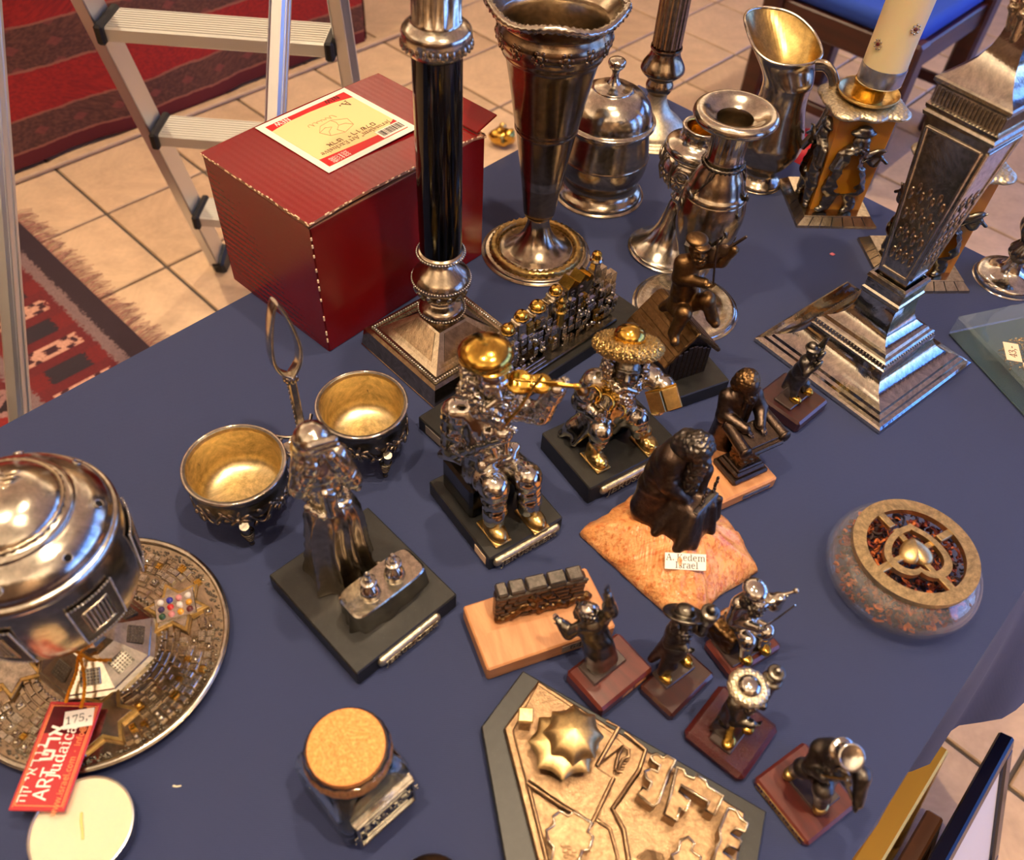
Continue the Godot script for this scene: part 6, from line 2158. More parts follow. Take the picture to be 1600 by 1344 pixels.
func relief_map() -> void:
	var o := thing("relief_map", "bronze relief model of walled city blocks with a domed shrine on a black base", "model", P(0.1, -0.22))
	var L := func(a: Array) -> PackedVector2Array:
		var p := PackedVector2Array()
		for i in a.size() / 2:
			p.append(Vector2(a[2 * i] - 100.0, a[2 * i + 1] + 220.0) * 0.001)
		return p
	part(o, "base", prismm(L.call([24, -312, 215, -213, 196, -150, 150, -118, 60, -112, 27, -130, -7, -262]), 0.0, 0.012, 0.001), M.black_base)
	part(o, "terrain", prismm(L.call([37, -302, 197, -209, 180, -150, 140, -128, 62, -124, 46, -150, 11, -260]), 0.0115, 0.0175, 0.0015), M.map_bronze)
	part(o, "terrace", prismm(L.call([36, -297, 96, -262, 106, -252, 84, -234, 97, -226, 82, -192, 57, -205, 30, -221, 18, -258]), 0.017, 0.0215, 0.001), M.map_bronze)
	# walls: raised lines
	var ln := func(a: Array, h: float, r: float) -> void:
		var pts := []
		for i in a.size() / 2:
			pts.append(Vector3(a[2 * i] - 100.0, h, a[2 * i + 1] + 220.0) * 0.001)
		part(o, "wall_line", tubem(pts, r, r, 6), M.map_bronze)
	ln.call([92, -270, 102, -265, 84, -234], 23.0, 0.0018)
	ln.call([107, -263, 123, -250, 117, -234, 96, -204, 104, -190, 107, -169, 108, -145], 20.0, 0.0019)
	ln.call([31, -218, 57, -203, 80, -192, 97, -226], 22.5, 0.0017)
	ln.call([84, -196, 94, -190, 99, -172, 99, -150], 19.0, 0.0014)
	ln.call([20, -256, 31, -221, 48, -165, 52, -140], 20.0, 0.0016)
	ln.call([98, -232, 101, -244, 105, -250, 109, -248, 109, -243, 104, -240, 100, -232], 23.0, 0.0015)
	var st := S()
	for i in 6:
		cbox(st, Vector3((101.5 + i * 1.1) - 100.0, 22.2, -231.0 - i * 2.2 + 220.0) * 0.001, Vector3(4.5, 1.6, 1.3) * 0.001, 0.0002, Transform3D(Basis(), Vector3.ZERO))
	part(o, "stairs", done(st), M.map_bronze)
	for i in 9:
		ln.call([113 + i * 1.5, -172 + i * 0.9, 121 + i * 0.6, -178 + i * 1.1, 132, -176 + i * 1.4, 134, -160 + i * 0.5], 17.8, 0.0006)
	# crenellated house blocks: a wall with a sunken court and a raised rim
	var blockf := func(nm: String, a: Array, h: float) -> void:
		var p: PackedVector2Array = L.call(a)
		var bl := part(o, nm, prismm(p, 0.015, h * 0.001, 0.0008), M.map_bronze)
		var rim := []
		for q in p:
			rim.append(Vector3(q.x, h * 0.001, q.y))
		rim.append(rim[0])
		part(bl, "raised_rim", tubem(rim, 0.0012, 0.0012, 5), M.old_silver)
	blockf.call("city_block", [124, -241, 129, -243, 133, -240, 137, -242, 143, -239, 139, -232, 137, -229, 128, -207, 124, -204, 113, -212, 117, -217, 121, -215, 124, -221, 120, -224, 119, -229, 124, -231, 129, -229, 131, -234, 126, -237], 33.0)
	blockf.call("city_block", [144, -234, 149, -232, 150, -228, 156, -226, 158, -229, 165, -225, 166, -221, 177, -215, 169, -201, 163, -204, 166, -210, 160, -213, 146, -221, 144, -216, 152, -210, 148, -202, 144, -204, 141, -195, 132, -199, 138, -214], 33.0)
	blockf.call("city_block", [180, -207, 186, -205, 188, -200, 193, -197, 190, -191, 184, -193, 180, -189, 187, -184, 184, -178, 177, -181, 173, -176, 180, -171, 176, -164, 165, -168, 168, -178, 172, -184, 172, -192], 33.0)
	blockf.call("city_block", [143, -182, 149, -185, 153, -181, 150, -176, 157, -172, 153, -163, 140, -162, 136, -172, 141, -175], 31.0)
	blockf.call("city_block", [56, -197, 62, -194, 66, -197, 72, -194, 79, -190, 76, -184, 80, -181, 77, -172, 72, -171, 69, -162, 60, -158, 50, -162, 52, -172, 48, -176, 46, -183, 52, -187, 51, -193], 29.0)
	var gd := S()
	for i in 3:
		for j in 4:
			cbox(gd, Vector3(58.5 + i * 4.2 + j * 1.2 - 100.0, 30.0, -173.5 + j * 3.6 + i * 1.6 + 220.0) * 0.001, Vector3(3.2, 1.6, 2.6) * 0.001, 0.0004)
	part(o, "roof_grid", done(gd), M.map_bronze)
	# shrine: octagonal drum, eight-pointed fluted roof, side roof and square tower
	var c := Vector3(60 - 100, 0, -262 + 220) * 0.001 + Vector3(0.002, 0, 0.014)
	var oct := PackedVector2Array()
	for k in 8:
		oct.append(Vector2(c.x, c.z) + Vector2(cos(TAU * (k + 0.5) / 8.0 - 0.3), sin(TAU * (k + 0.5) / 8.0 - 0.3)) * 0.0215)
	part(o, "shrine_walls", prismm(oct, 0.020, 0.037, 0.0005), M.map_bronze)
	for k in 8:
		var t := TAU * k / 8.0 - 0.3
		var bs := Basis(Vector3(-sin(t), 0, cos(t)), Vector3.UP, Vector3(-cos(t), 0, -sin(t)))
		var pn := S()
		cbox(pn, Vector3(-0.0078, 0.0285, -0.0199), Vector3(0.0016, 0.016, 0.0016), 0.0003)
		cbox(pn, Vector3(0.0078, 0.0285, -0.0199), Vector3(0.0016, 0.016, 0.0016), 0.0003)
		cbox(pn, Vector3(0, 0.0265, -0.0199), Vector3(0.006, 0.002, 0.001), 0.0002)
		part(o, "shrine_pilaster", done(pn), M.bronze, Transform3D(bs, c))
	var roof := func(ctr: Vector3, R: float, y0: float, y1: float, n: float) -> ArrayMesh:
		return lathem(spline(pv([0, y0 - 2, R * 0.96, y0 - 2, R, y0, R * 0.72, y0 + (y1 - y0) * 0.55, R * 0.35, y0 + (y1 - y0) * 0.85, 0.3, y1]), 4), 96, Transform3D(Basis(), ctr), func(t, y): return 1.0 - 0.17 * absf(sin(n * 0.5 * t)) * clampf((y1 * 0.001 - y) / ((y1 - y0) * 0.001), 0.0, 1.0))
	part(o, "lower_roof", roof.call(c + Vector3(-0.005, 0, 0.004), 26.0, 37.0, 42.0, 8.0), M.brass)
	part(o, "fluted_dome", roof.call(c + Vector3(0.002, 0, -0.002), 22.5, 42.0, 53.0, 8.0), M.brass)
	part(o, "square_tower", boxm(Vector3(27 - 100, 30, -262 + 220) * 0.001, Vector3(9, 22, 9) * 0.001, 0.0008), M.map_bronze)
	part(o, "tower_roof", boxm(Vector3(27 - 100, 41.5, -262 + 220) * 0.001, Vector3(12, 3, 12) * 0.001, 0.001), M.brass)
	# something brown and round that only just enters at the bottom
	single("brown_dome", lathem(spline(pv([0, 0, 24, 0, 26, 4, 24, 10, 15, 16, 0, 18]), 4), 40), M.bronze, "rounded brown bronze knob just visible at the table's near edge", "ornament", Transform3D(Basis(), P(-0.0333, -0.142)))
	single("silver_corner", lathem(spline(pv([0, 0, 20, 0, 22, 3, 18, 6, 8, 9, 0, 10]), 4), 24), M.silver, "small silver dish just visible left of the red swing tag", "dish", Transform3D(Basis(), P(-0.436, -0.222)))

# ------------------------------------------------------------------ statuettes; each faces its own +x, millimetres from the table
func build_figures() -> void:
	seated_fiddler()
	reader_with_scroll()
	lady_with_candles()
	panorama()
	roof_fiddler()
	scholar()
	stone_writer()
	western_wall()
	small_figures()

func base_block(o: Node3D, c: Vector3, s: Vector3, m: Material, bev := 1.2) -> MeshInstance3D:
	return part(o, "base", boxm(c * 0.001, s * 0.001, bev * 0.001), m)

func base_plaque(o: Node3D, x: float, y: float, half: float, s: String) -> void:
	# half-round metal bar with a lettered face, on the +x side of a base
	var st := S()
	tube(st, [mm(x + 0.5, y, -half), mm(x + 0.5, y, half)], 0.0055, 0.0055, 12, 0.75, Vector3(1, 0, 0))
	for e in [-1, 1]:
		ball(st, mm(x + 0.5, y, e * half), Vector3(0.0042, 0.0055, 0.004), 10, 6)
	var p := part(o, "plaque", done(st), M.cream_metal)
	var b := part(p, "plaque_field", boxm(mm(x + 4.3, y - 1.6, 0), Vector3(0.0014, 0.005, half * 0.0018), 0.0004, Transform3D(Basis(), Vector3.ZERO)), M.bronze)
	words(p, "lettering", s, half * 0.00022 + 0.0008, M.cream_metal, Transform3D(Basis(Vector3(0, 0, -1), Vector3.UP, Vector3(1, 0, 0)), mm(x + 5.1, y - 1.6, 0)), "Droid Serif", 0.0004)

func head(c: Vector3, r: float, fwd: Vector3, curls := 0.0, k := 2.0) -> void:
	# skull, jaw, brow, nose, cheeks, eye sockets as small hollows between brow and cheek
	var up := Vector3.UP
	var sd := fwd.cross(up).normalized()
	var u := sd.cross(fwd).normalized()
	var bs := Basis(fwd, u, sd)
	fell(c, Vector3(0.92, 1.08, 0.82) * r, k, bs)
	fell(c + (fwd * 0.18 - u * 0.55) * r, Vector3(0.68, 0.55, 0.60) * r, k, bs)
	fcap(c + (fwd * 0.86 + u * 0.18) * r, c + (fwd * 1.08 - u * 0.16) * r, r * 0.12, r * 0.19, r * 0.14)
	for e in [-1.0, 1.0]:
		fcap(c + (fwd * 0.84 + sd * 0.14 * e + u * 0.28) * r, c + (fwd * 0.70 + sd * 0.52 * e + u * 0.26) * r, r * 0.12, r * 0.10, r * 0.12)
		fell(c + (fwd * 0.70 + sd * 0.42 * e - u * 0.14) * r, Vector3.ONE * r * 0.22, r * 0.2)
		fell(c + (fwd * 0.76 + sd * 0.32 * e + u * 0.08) * r, Vector3.ONE * r * 0.11, r * 0.06)
		fell(c + (sd * 0.82 * e - fwd * 0.05) * r, Vector3(0.16, 0.26, 0.10) * r, r * 0.1, bs)
	fcap(c + (fwd * 0.80 - u * 0.36 + sd * 0.2) * r, c + (fwd * 0.80 - u * 0.36 - sd * 0.2) * r, r * 0.08, r * 0.08, r * 0.08)

func hand(c: Vector3, dir: Vector3, palm: Vector3, s: float, curl := 0.5) -> void:
	# palm, four bent fingers of unequal length and a thumb on its side; s is the palm length
	var sd := dir.cross(palm).normalized()
	fell(c + dir * s * 0.45, Vector3(0.52, 0.2, 0.42) * s, s * 0.15, Basis(dir, palm, sd))
	for i in 4:
		var o := c + dir * s * 0.85 + sd * (i - 1.5) * 0.23 * s
		var l: float = [0.62, 0.74, 0.7, 0.54][i] * s
		var m := o + dir * l * 0.55 + palm * curl * l * 0.18
		var e := m + (dir * (1.0 - curl * 0.7) + palm * curl).normalized() * l * 0.5
		fcap(o, m, s * 0.115, s * 0.10, s * 0.05)
		fcap(m, e, s * 0.10, s * 0.08, s * 0.05)
	var t := c + sd * s * 0.34 + dir * s * 0.25
	fcap(t, t + (sd * 0.4 + dir * 0.45 + palm * 0.25) * s * 0.8, s * 0.12, s * 0.095, s * 0.06)

func folds(a: Vector3, b: Vector3, ra: float, rb: float, n: int, up := 1.07) -> void:
	# soft rings of cloth round a limb
	var d := (b - a).normalized()
	var e := d.cross(Vector3(0.31, 0.77, -0.55)).normalized()
	for i in n:
		var t := (i + 0.5) / n
		var q := lerpf(ra, rb, t) * up
		var bs := Basis(d, e, d.cross(e)) * Basis(Vector3(0, 0, 1), 0.34 if i % 2 == 0 else -0.28) * Basis(Vector3(0, 1, 0), 0.2 * sin(i * 2.3))
		fell(a.lerp(b, t), Vector3(q * 0.24, q, q), q * 0.22, bs)

func seated_fiddler() -> void:
	var o := thing("fiddler_statuette", "silver statuette of a seated bearded fiddler in a gold cap on a black base", "statuette", P(-0.0111, -0.48), 51.9)
	base_block(o, Vector3(0, 9.75, 0), Vector3(105, 19.5, 84), M.black_base)
	base_plaque(o, 52.5, 9.5, 34, "JERUSALEM")
	var sk := part(o, "price_sticker", boxm(mm(38, 9, 42.2), mm(18, 11, 0.5), 0.0), M.sticker)
	part(o, "stone_seat", boxm(mm(-18, 41, 6), mm(50, 43, 54), 0.003), M.black_seat)
	fbegin(Vector3(-64, 18, -62), Vector3(66, 216, 62), 1.1)
	limbs([[-8, 68, 16, 23, 80, 19, 15, 12.5], [23, 80, 19, 27, 44, 20, 12, 9.5], [-6, 68, -12, 31, 82, -11, 15, 12], [31, 82, -11, 34, 44, -14, 12, 9.5], [27, 46, 20, 27, 38, 20, 11, 11], [34, 46, -14, 34, 38, -14, 11, 11]], 5.0, 0.35, 0.32)
	limbs([[-10, 64, 3, -12, 88, 4, 21, 20], [-12, 88, 4, -11, 128, 8, 20, 21], [-11, 128, 8, -8, 148, 9, 21, 12], [-24, 140, 28, -2, 142, -12, 11, 11]], 8.0, 0.32, 0.25)
	limbs([[-25, 141, 29, -22, 98, 33, 12, 10.5], [-22, 97, 33, 12, 134, 12, 10.5, 8], [-2, 142, -13, 24, 152, -24, 11, 9.5], [24, 152, -24, 36, 190, -27, 9.5, 7]], 4.0, 0.35, 0.35)
	# cuffs, sash, coat front and tails
	limbs([[12, 134, 12, 17, 140, 9, 9, 9], [35, 186, -27, 37, 192, -27, 8, 8]], 1.5)
	limbs([[6, 92, 20, 10, 90, -6, 6, 6], [10, 90, -6, 4, 92, -16, 6, 5], [8, 97, 14, 12, 104, -2, 5, 5]], 2.5, 0.28, 0.6)
	limbs([[-28, 72, 22, -46, 60, 30, 9, 5], [-30, 70, 4, -44, 50, 10, 9, 6], [-26, 72, -16, -38, 52, -18, 9, 6]], 5.0)
	limbs([[9, 140, 20, 14, 108, 12, 4, 3], [11, 140, 2, 15, 108, 2, 4, 3]], 2.0)
	folds(Vector3(-25, 138, 29), Vector3(-22, 100, 33), 12, 10.5, 4)
	folds(Vector3(-18, 100, 30), Vector3(8, 130, 14), 10.5, 8, 4)
	folds(Vector3(2, 145, -15), Vector3(24, 152, -24), 11, 9.5, 3)
	folds(Vector3(25, 156, -24), Vector3(35, 184, -27), 9.5, 7.5, 3)
	folds(Vector3(23, 78, 19), Vector3(27, 44, 20), 12, 9.5, 5)
	folds(Vector3(31, 80, -11), Vector3(34, 44, -14), 12, 9.5, 5)
	folds(Vector3(-8, 68, 16), Vector3(20, 80, 19), 15, 12.5, 3, 1.04)
	folds(Vector3(-12, 92, 4), Vector3(-11, 112, 8), 20, 21, 2, 1.03)
	hand(Vector3(17, 140, 9), Vector3(0.62, 0.7, -0.3).normalized(), Vector3(-0.4, 0.2, -0.85).normalized(), 10.0, 0.9)
	hand(Vector3(37, 192, -27), Vector3(0.25, 0.9, -0.3).normalized(), Vector3(0.2, -0.3, -0.9).normalized(), 9.5, 0.9)
	blob(o, "figure", M.bright_silver)
	fbegin(Vector3(-30, 160, -16), Vector3(34, 226, 44), 0.7)
	head(Vector3(0, 196, 12), 17.0, Vector3(0.97, -0.16, 0.16).normalized())
	fcap(Vector3(-6, 184, 11), Vector3(-9, 168, 10), 11, 12, 3.0)
	blob(o, "head", M.bright_silver)
	fbegin(Vector3(-36, 142, -26), Vector3(34, 220, 52), 0.7)
	# beard in large curls below the mouth, side locks and hair behind the ears
	for q in [[13, 172, 11, 9, 9, 9], [15, 165, 15, 8, 9, 8], [14, 163, 5, 8, 9, 8], [10, 172, 21, 8, 9, 7], [11, 171, -1, 8, 9, 7], [12, 155, 10, 9, 9, 9], [5, 162, 19, 8, 9, 7], [5, 161, 1, 8, 9, 7], [11, 149, 9, 6, 6, 6],
			[3, 180, 27, 7, 9, 6], [4, 180, -3, 7, 9, 6], [-4, 192, 29, 7, 9, 6], [-3, 192, -5, 7, 9, 6], [-10, 201, 27, 7, 8, 6], [-10, 201, -3, 7, 8, 6], [-14, 190, 22, 8, 10, 8], [-15, 190, 3, 8, 10, 8], [-12, 178, 28, 7, 9, 7], [-12, 178, -2, 7, 9, 7], [-18, 198, 12, 8, 11, 12], [-16, 182, 12, 8, 10, 14]]:
		fell(Vector3(q[0], q[1], q[2]), Vector3(q[3], q[4], q[5]), 2.0, Basis(), 1.5, 0.72)
	fcap(Vector3(17, 186, 14), Vector3(15, 180, 24), 3.2, 2.2, 1.5)
	fcap(Vector3(17, 186, 14), Vector3(17, 180, 4), 3.2, 2.2, 1.5)
	blob(o, "curly_beard", M.silver)
	fbegin(Vector3(-36, 198, -20), Vector3(34, 236, 46), 0.8)
	var cb := Basis(Vector3(0.3, 0, 1).normalized(), 0.12)
	fell(Vector3(-6, 217, 13), Vector3(23, 12.5, 22), 2.0, cb)
	fell(Vector3(10, 214.5, 14), Vector3(9, 2.4, 14), 1.5, Basis(Vector3(0, 0, 1), -0.08))
	blob(o, "gold_cap", M.gold)
	for s in [[30, 22], [38, -16]]:
		fbegin(Vector3(s[0] - 22, 18, s[1] - 14), Vector3(s[0] + 22, 44, s[1] + 14), 0.9)
		fell(Vector3(s[0] + 4, 26, s[1]), Vector3(14, 7.5, 9), 3.0)
		fcap(Vector3(s[0] - 4, 27, s[1]), Vector3(s[0] - 5, 36, s[1]), 8, 8, 3.0)
		fbox(Vector3(s[0], 20.5, s[1]), Vector3(17, 1.2, 9), 1.0, 1.0)
		blob(o, "shoe", M.soft_gold)
	# violin under the chin, its neck to the left hand
	var d := (Vector3(40, 199, -30) - Vector3(14, 197, 0)).normalized()
	var n := Vector3(0.25, 0.93, 0.28)
	n = (n - d * n.dot(d)).normalized()
	var bs := Basis(d, n, d.cross(n))
	var c := Vector3(24, 198, -9)
	fbegin(Vector3(-4, 176, -52), Vector3(64, 218, 24), 0.8)
	fell(c - d * 8, Vector3(11, 3.4, 11), 2.0, bs)
	fell(c + d * 9, Vector3(9.5, 3.4, 9), 2.0, bs)
	fbox(c, Vector3(9, 3.2, 6.5), 2.0, 2.0, bs)
	fcap(c + d * 14 + n * 1.5, c + d * 36, 2.6, 2.0, 1.0)
	fell(c + d * 38 - n * 1.0, Vector3(3.6, 3.6, 3.0), 1.0, bs)
	fbox(c + d * 2 + n * 4.0, Vector3(0.8, 1.6, 4.5), 0.5, 0.5, bs)
	fcap(c - d * 12 + n * 4, c + d * 22 + n * 4.5, 1.1, 1.0, 0.5)
	blob(o, "violin", M.gold)
	part(o, "bow", tubem([mm(17, 146, 12), mm(27, 176, 2), mm(38, 219, -10)], 0.0019, 0.0013, 7), M.gold)
	part(o, "scroll_end", lathem(spline(pv([0, -3, 3, -3, 4, 0, 3, 3, 0, 3]), 3), 14, Transform3D(Basis(Vector3(1, 0, 0), 1.2), mm(53, 196, -40))), M.bronze)

func reader_with_scroll() -> void:
	var o := thing("reader_statuette", "silver statuette of a bearded reader in a round gold fur hat holding an open book", "statuette", P(0.1007, -0.563), 53.8)
	base_block(o, Vector3(0, 12.5, 0), Vector3(83, 25, 114), M.black_base)
	base_plaque(o, 41.5, 13, 40, "JERUSALEM")
	part(o, "stone_seat", boxm(mm(-17, 40, 0), mm(38, 32, 46), 0.003), M.black_seat)
	fbegin(Vector3(-50, 24, -52), Vector3(62, 132, 58), 1.2)
	limbs([[-10, 54, 10, 10, 62, 26, 13, 11], [10, 62, 26, 12, 42, 29, 10, 8], [-8, 54, -10, 14, 62, -15, 13, 11], [14, 62, -15, 18, 42, -18, 10, 8]], 4.0, 0.28, 0.4)
	limbs([[-10, 50, 1, -8, 78, 1, 20, 20], [-8, 78, 1, -4, 104, 1, 21, 19], [-14, 106, 20, 6, 110, -22, 12, 12]], 7.0, 0.28, 0.3)
	limbs([[-16, 105, 22, -20, 78, 29, 12, 10], [-20, 78, 29, 2, 78, 27, 10, 7.5], [6, 110, -23, 24, 106, -31, 12, 10], [24, 106, -31, 34, 92, -18, 10, 7]], 4.0, 0.28, 0.4)
	# long coat that sweeps out on his right
	limbs([[-10, 62, 16, -20, 40, 32, 14, 10], [-20, 42, 32, -28, 29, 42, 9, 4], [-14, 56, 14, -28, 30, 26, 12, 5], [-6, 60, 22, -10, 32, 40, 9, 4]], 5.0, 0.21, 0.3)
	folds(Vector3(-16, 103, 22), Vector3(-20, 80, 29), 12, 10, 3)
	folds(Vector3(-16, 78, 29), Vector3(0, 78, 27), 10, 7.5, 3)
	folds(Vector3(8, 109, -24), Vector3(24, 106, -31), 12, 10, 3)
	folds(Vector3(10, 62, 26), Vector3(12, 44, 29), 11, 8, 3)
	folds(Vector3(14, 62, -15), Vector3(18, 44, -18), 11, 8, 3)
	folds(Vector3(-10, 60, 18), Vector3(-24, 34, 36), 12, 6, 3, 1.05)
	hand(Vector3(2, 78, 27), Vector3(0.7, 0.55, 0.2).normalized(), Vector3(-0.5, 0.6, -0.4).normalized(), 10.0, 0.9)
	hand(Vector3(34, 91, -18), Vector3(0.55, 0.2, 0.75).normalized(), Vector3(-0.2, 0.9, 0.1).normalized(), 9.0, 0.6)
	blob(o, "figure", M.silver)
	fbegin(Vector3(-22, 100, -24), Vector3(34, 156, 34), 0.75)
	head(Vector3(5, 130, 3), 15.5, Vector3(0.74, 0.22, 0.62).normalized())
	fcap(Vector3(0, 118, 2), Vector3(-3, 108, 1), 11, 12, 3.0)
	blob(o, "head", M.dark_silver)
	fbegin(Vector3(-24, 82, -30), Vector3(40, 150, 38), 0.75)
	for q in [[14, 108, 9, 9, 11, 11], [16, 99, 8, 7, 11, 8], [-3, 122, 18, 6, 19, 5.5], [13, 120, -11, 5.5, 17, 5.5], [-8, 130, 17, 6, 14, 5.5], [9, 132, -14, 5, 12, 5], [8, 114, 16, 6, 9, 5], [15, 113, -3, 6, 9, 5]]:
		fell(Vector3(q[0], q[1], q[2]), Vector3(q[3], q[4], q[5]), 2.0, Basis(), 1.3, 0.85)
	fcap(Vector3(17, 120, 12), Vector3(13, 115, 18), 2.6, 2.0, 2.0)
	fcap(Vector3(17, 120, 12), Vector3(21, 115, 3), 2.6, 2.0, 2.0)
	blob(o, "beard", M.silver)
	# fur hat: a thick rough ring with a smooth crown, tipped back
	var hb := Basis(Vector3(0.65, 0, -0.76).normalized(), -0.42)
	fbegin(Vector3(-44, 128, -42), Vector3(42, 182, 44), 0.85)
	for i in 14:
		var t := TAU * i / 14.0
		fell(Vector3(-3, 152, 0) + hb * Vector3(22 * cos(t), 0, 22 * sin(t)), Vector3(11, 7.5, 11), 3.0, hb, 1.9, 1.5)
	fell(Vector3(-3, 152, 0), Vector3(24, 6, 24), 4.0, hb)
	blob(o, "fur_hat", M.soft_gold)
	fbegin(Vector3(-30, 140, -26), Vector3(22, 180, 24), 0.9)
	fell(Vector3(-5, 160, -2), Vector3(15, 13, 15), 3.0, hb)
	blob(o, "hat_crown", M.gold)
	# rolled scroll in the right hand: three curled leaves
	var st := S()
	var ad := Vector3(0.42, 0.60, 0.68).normalized()
	for q in [[-2, 106, 32, 8.5, 20], [8, 100, 24, 9.0, 22], [17, 92, 15, 8.0, 18]]:
		var c := mm(q[0], q[1], q[2])
		var r: float = q[3] * 0.001
		var sx := ad.cross(Vector3.UP).normalized()
		var sy := sx.cross(ad)
		var pts := []
		for i in 15:
			var t := -0.6 + i * 0.33
			pts.append(c + (sx * cos(t) + sy * sin(t)) * r)
		st.set_smooth_group(1)
		var L: Vector3 = ad * q[4] * 0.0005
		for i in 14:
			var out: Vector3 = pts[i] - c
			quad(st, pts[i] - L, pts[i + 1] - L, pts[i + 1] + L, pts[i] + L, out)
			var u: Vector3 = (pts[i] - c) * 0.86 + c
			var v: Vector3 = (pts[i + 1] - c) * 0.86 + c
			quad(st, u - L, v - L, v + L, u + L, -out)
			quad(st, pts[i] + L, pts[i + 1] + L, v + L, u + L, ad)
			quad(st, pts[i] - L, pts[i + 1] - L, v - L, u - L, -ad)
	part(o, "gold_scroll", done(st), M.gold)
	# open book in the left hand
	var rt := (mm(47, 108, -30) - mm(34, 97, -8)).normalized()
	var tp := (mm(30, 117, -22) - mm(40, 101, -19))
	tp = (tp - rt * tp.dot(rt)).normalized()
	var nb := rt.cross(tp).normalized()
	if nb.y < 0:
		nb = -nb
	var bk := S()
	for e in [-1, 1]:
		var lean := Basis(tp, 0.22 * e)
		var bb := Basis(lean * rt, tp, lean * rt.cross(tp))
		var ctr := mm(38, 106, -19) + bb * Vector3(e * 0.0075, 0, 0)
		cbox(bk, Vector3.ZERO, Vector3(0.0145, 0.021, 0.0042), 0.0006, Transform3D(bb, ctr))
	var bo := part(o, "open_book", done(bk), M.soft_gold)
	var cv := S()
	for e in [-1, 1]:
		var lean := Basis(tp, 0.22 * e)
		var bb := Basis(lean * rt, tp, lean * rt.cross(tp))
		var sg := 1.0 if (bb * Vector3(0, 0, 1)).dot(nb) > 0 else -1.0
		cbox(cv, Vector3(0, 0, -sg * 0.0028), Vector3(0.0165, 0.0235, 0.0012), 0.0004, Transform3D(bb, mm(38, 106, -19) + bb * Vector3(e * 0.0078, 0, 0)))
	part(bo, "cover", done(cv), M.gold)
	for s in [[16, 32], [25, -24]]:
		fbegin(Vector3(s[0] - 20, 24, s[1] - 13), Vector3(s[0] + 20, 50, s[1] + 13), 0.85)
		fell(Vector3(s[0] + 3, 32, s[1]), Vector3(13, 7.5, 8.5), 3.0, Basis(), 0.5, 0.9)
		fcap(Vector3(s[0] - 5, 33, s[1]), Vector3(s[0] - 5, 42, s[1]), 7.5, 7.5, 3.0)
		fbox(Vector3(s[0], 26.2, s[1]), Vector3(15.5, 1.2, 8.5), 1.0, 1.0)
		blob(o, "boot", M.soft_gold)

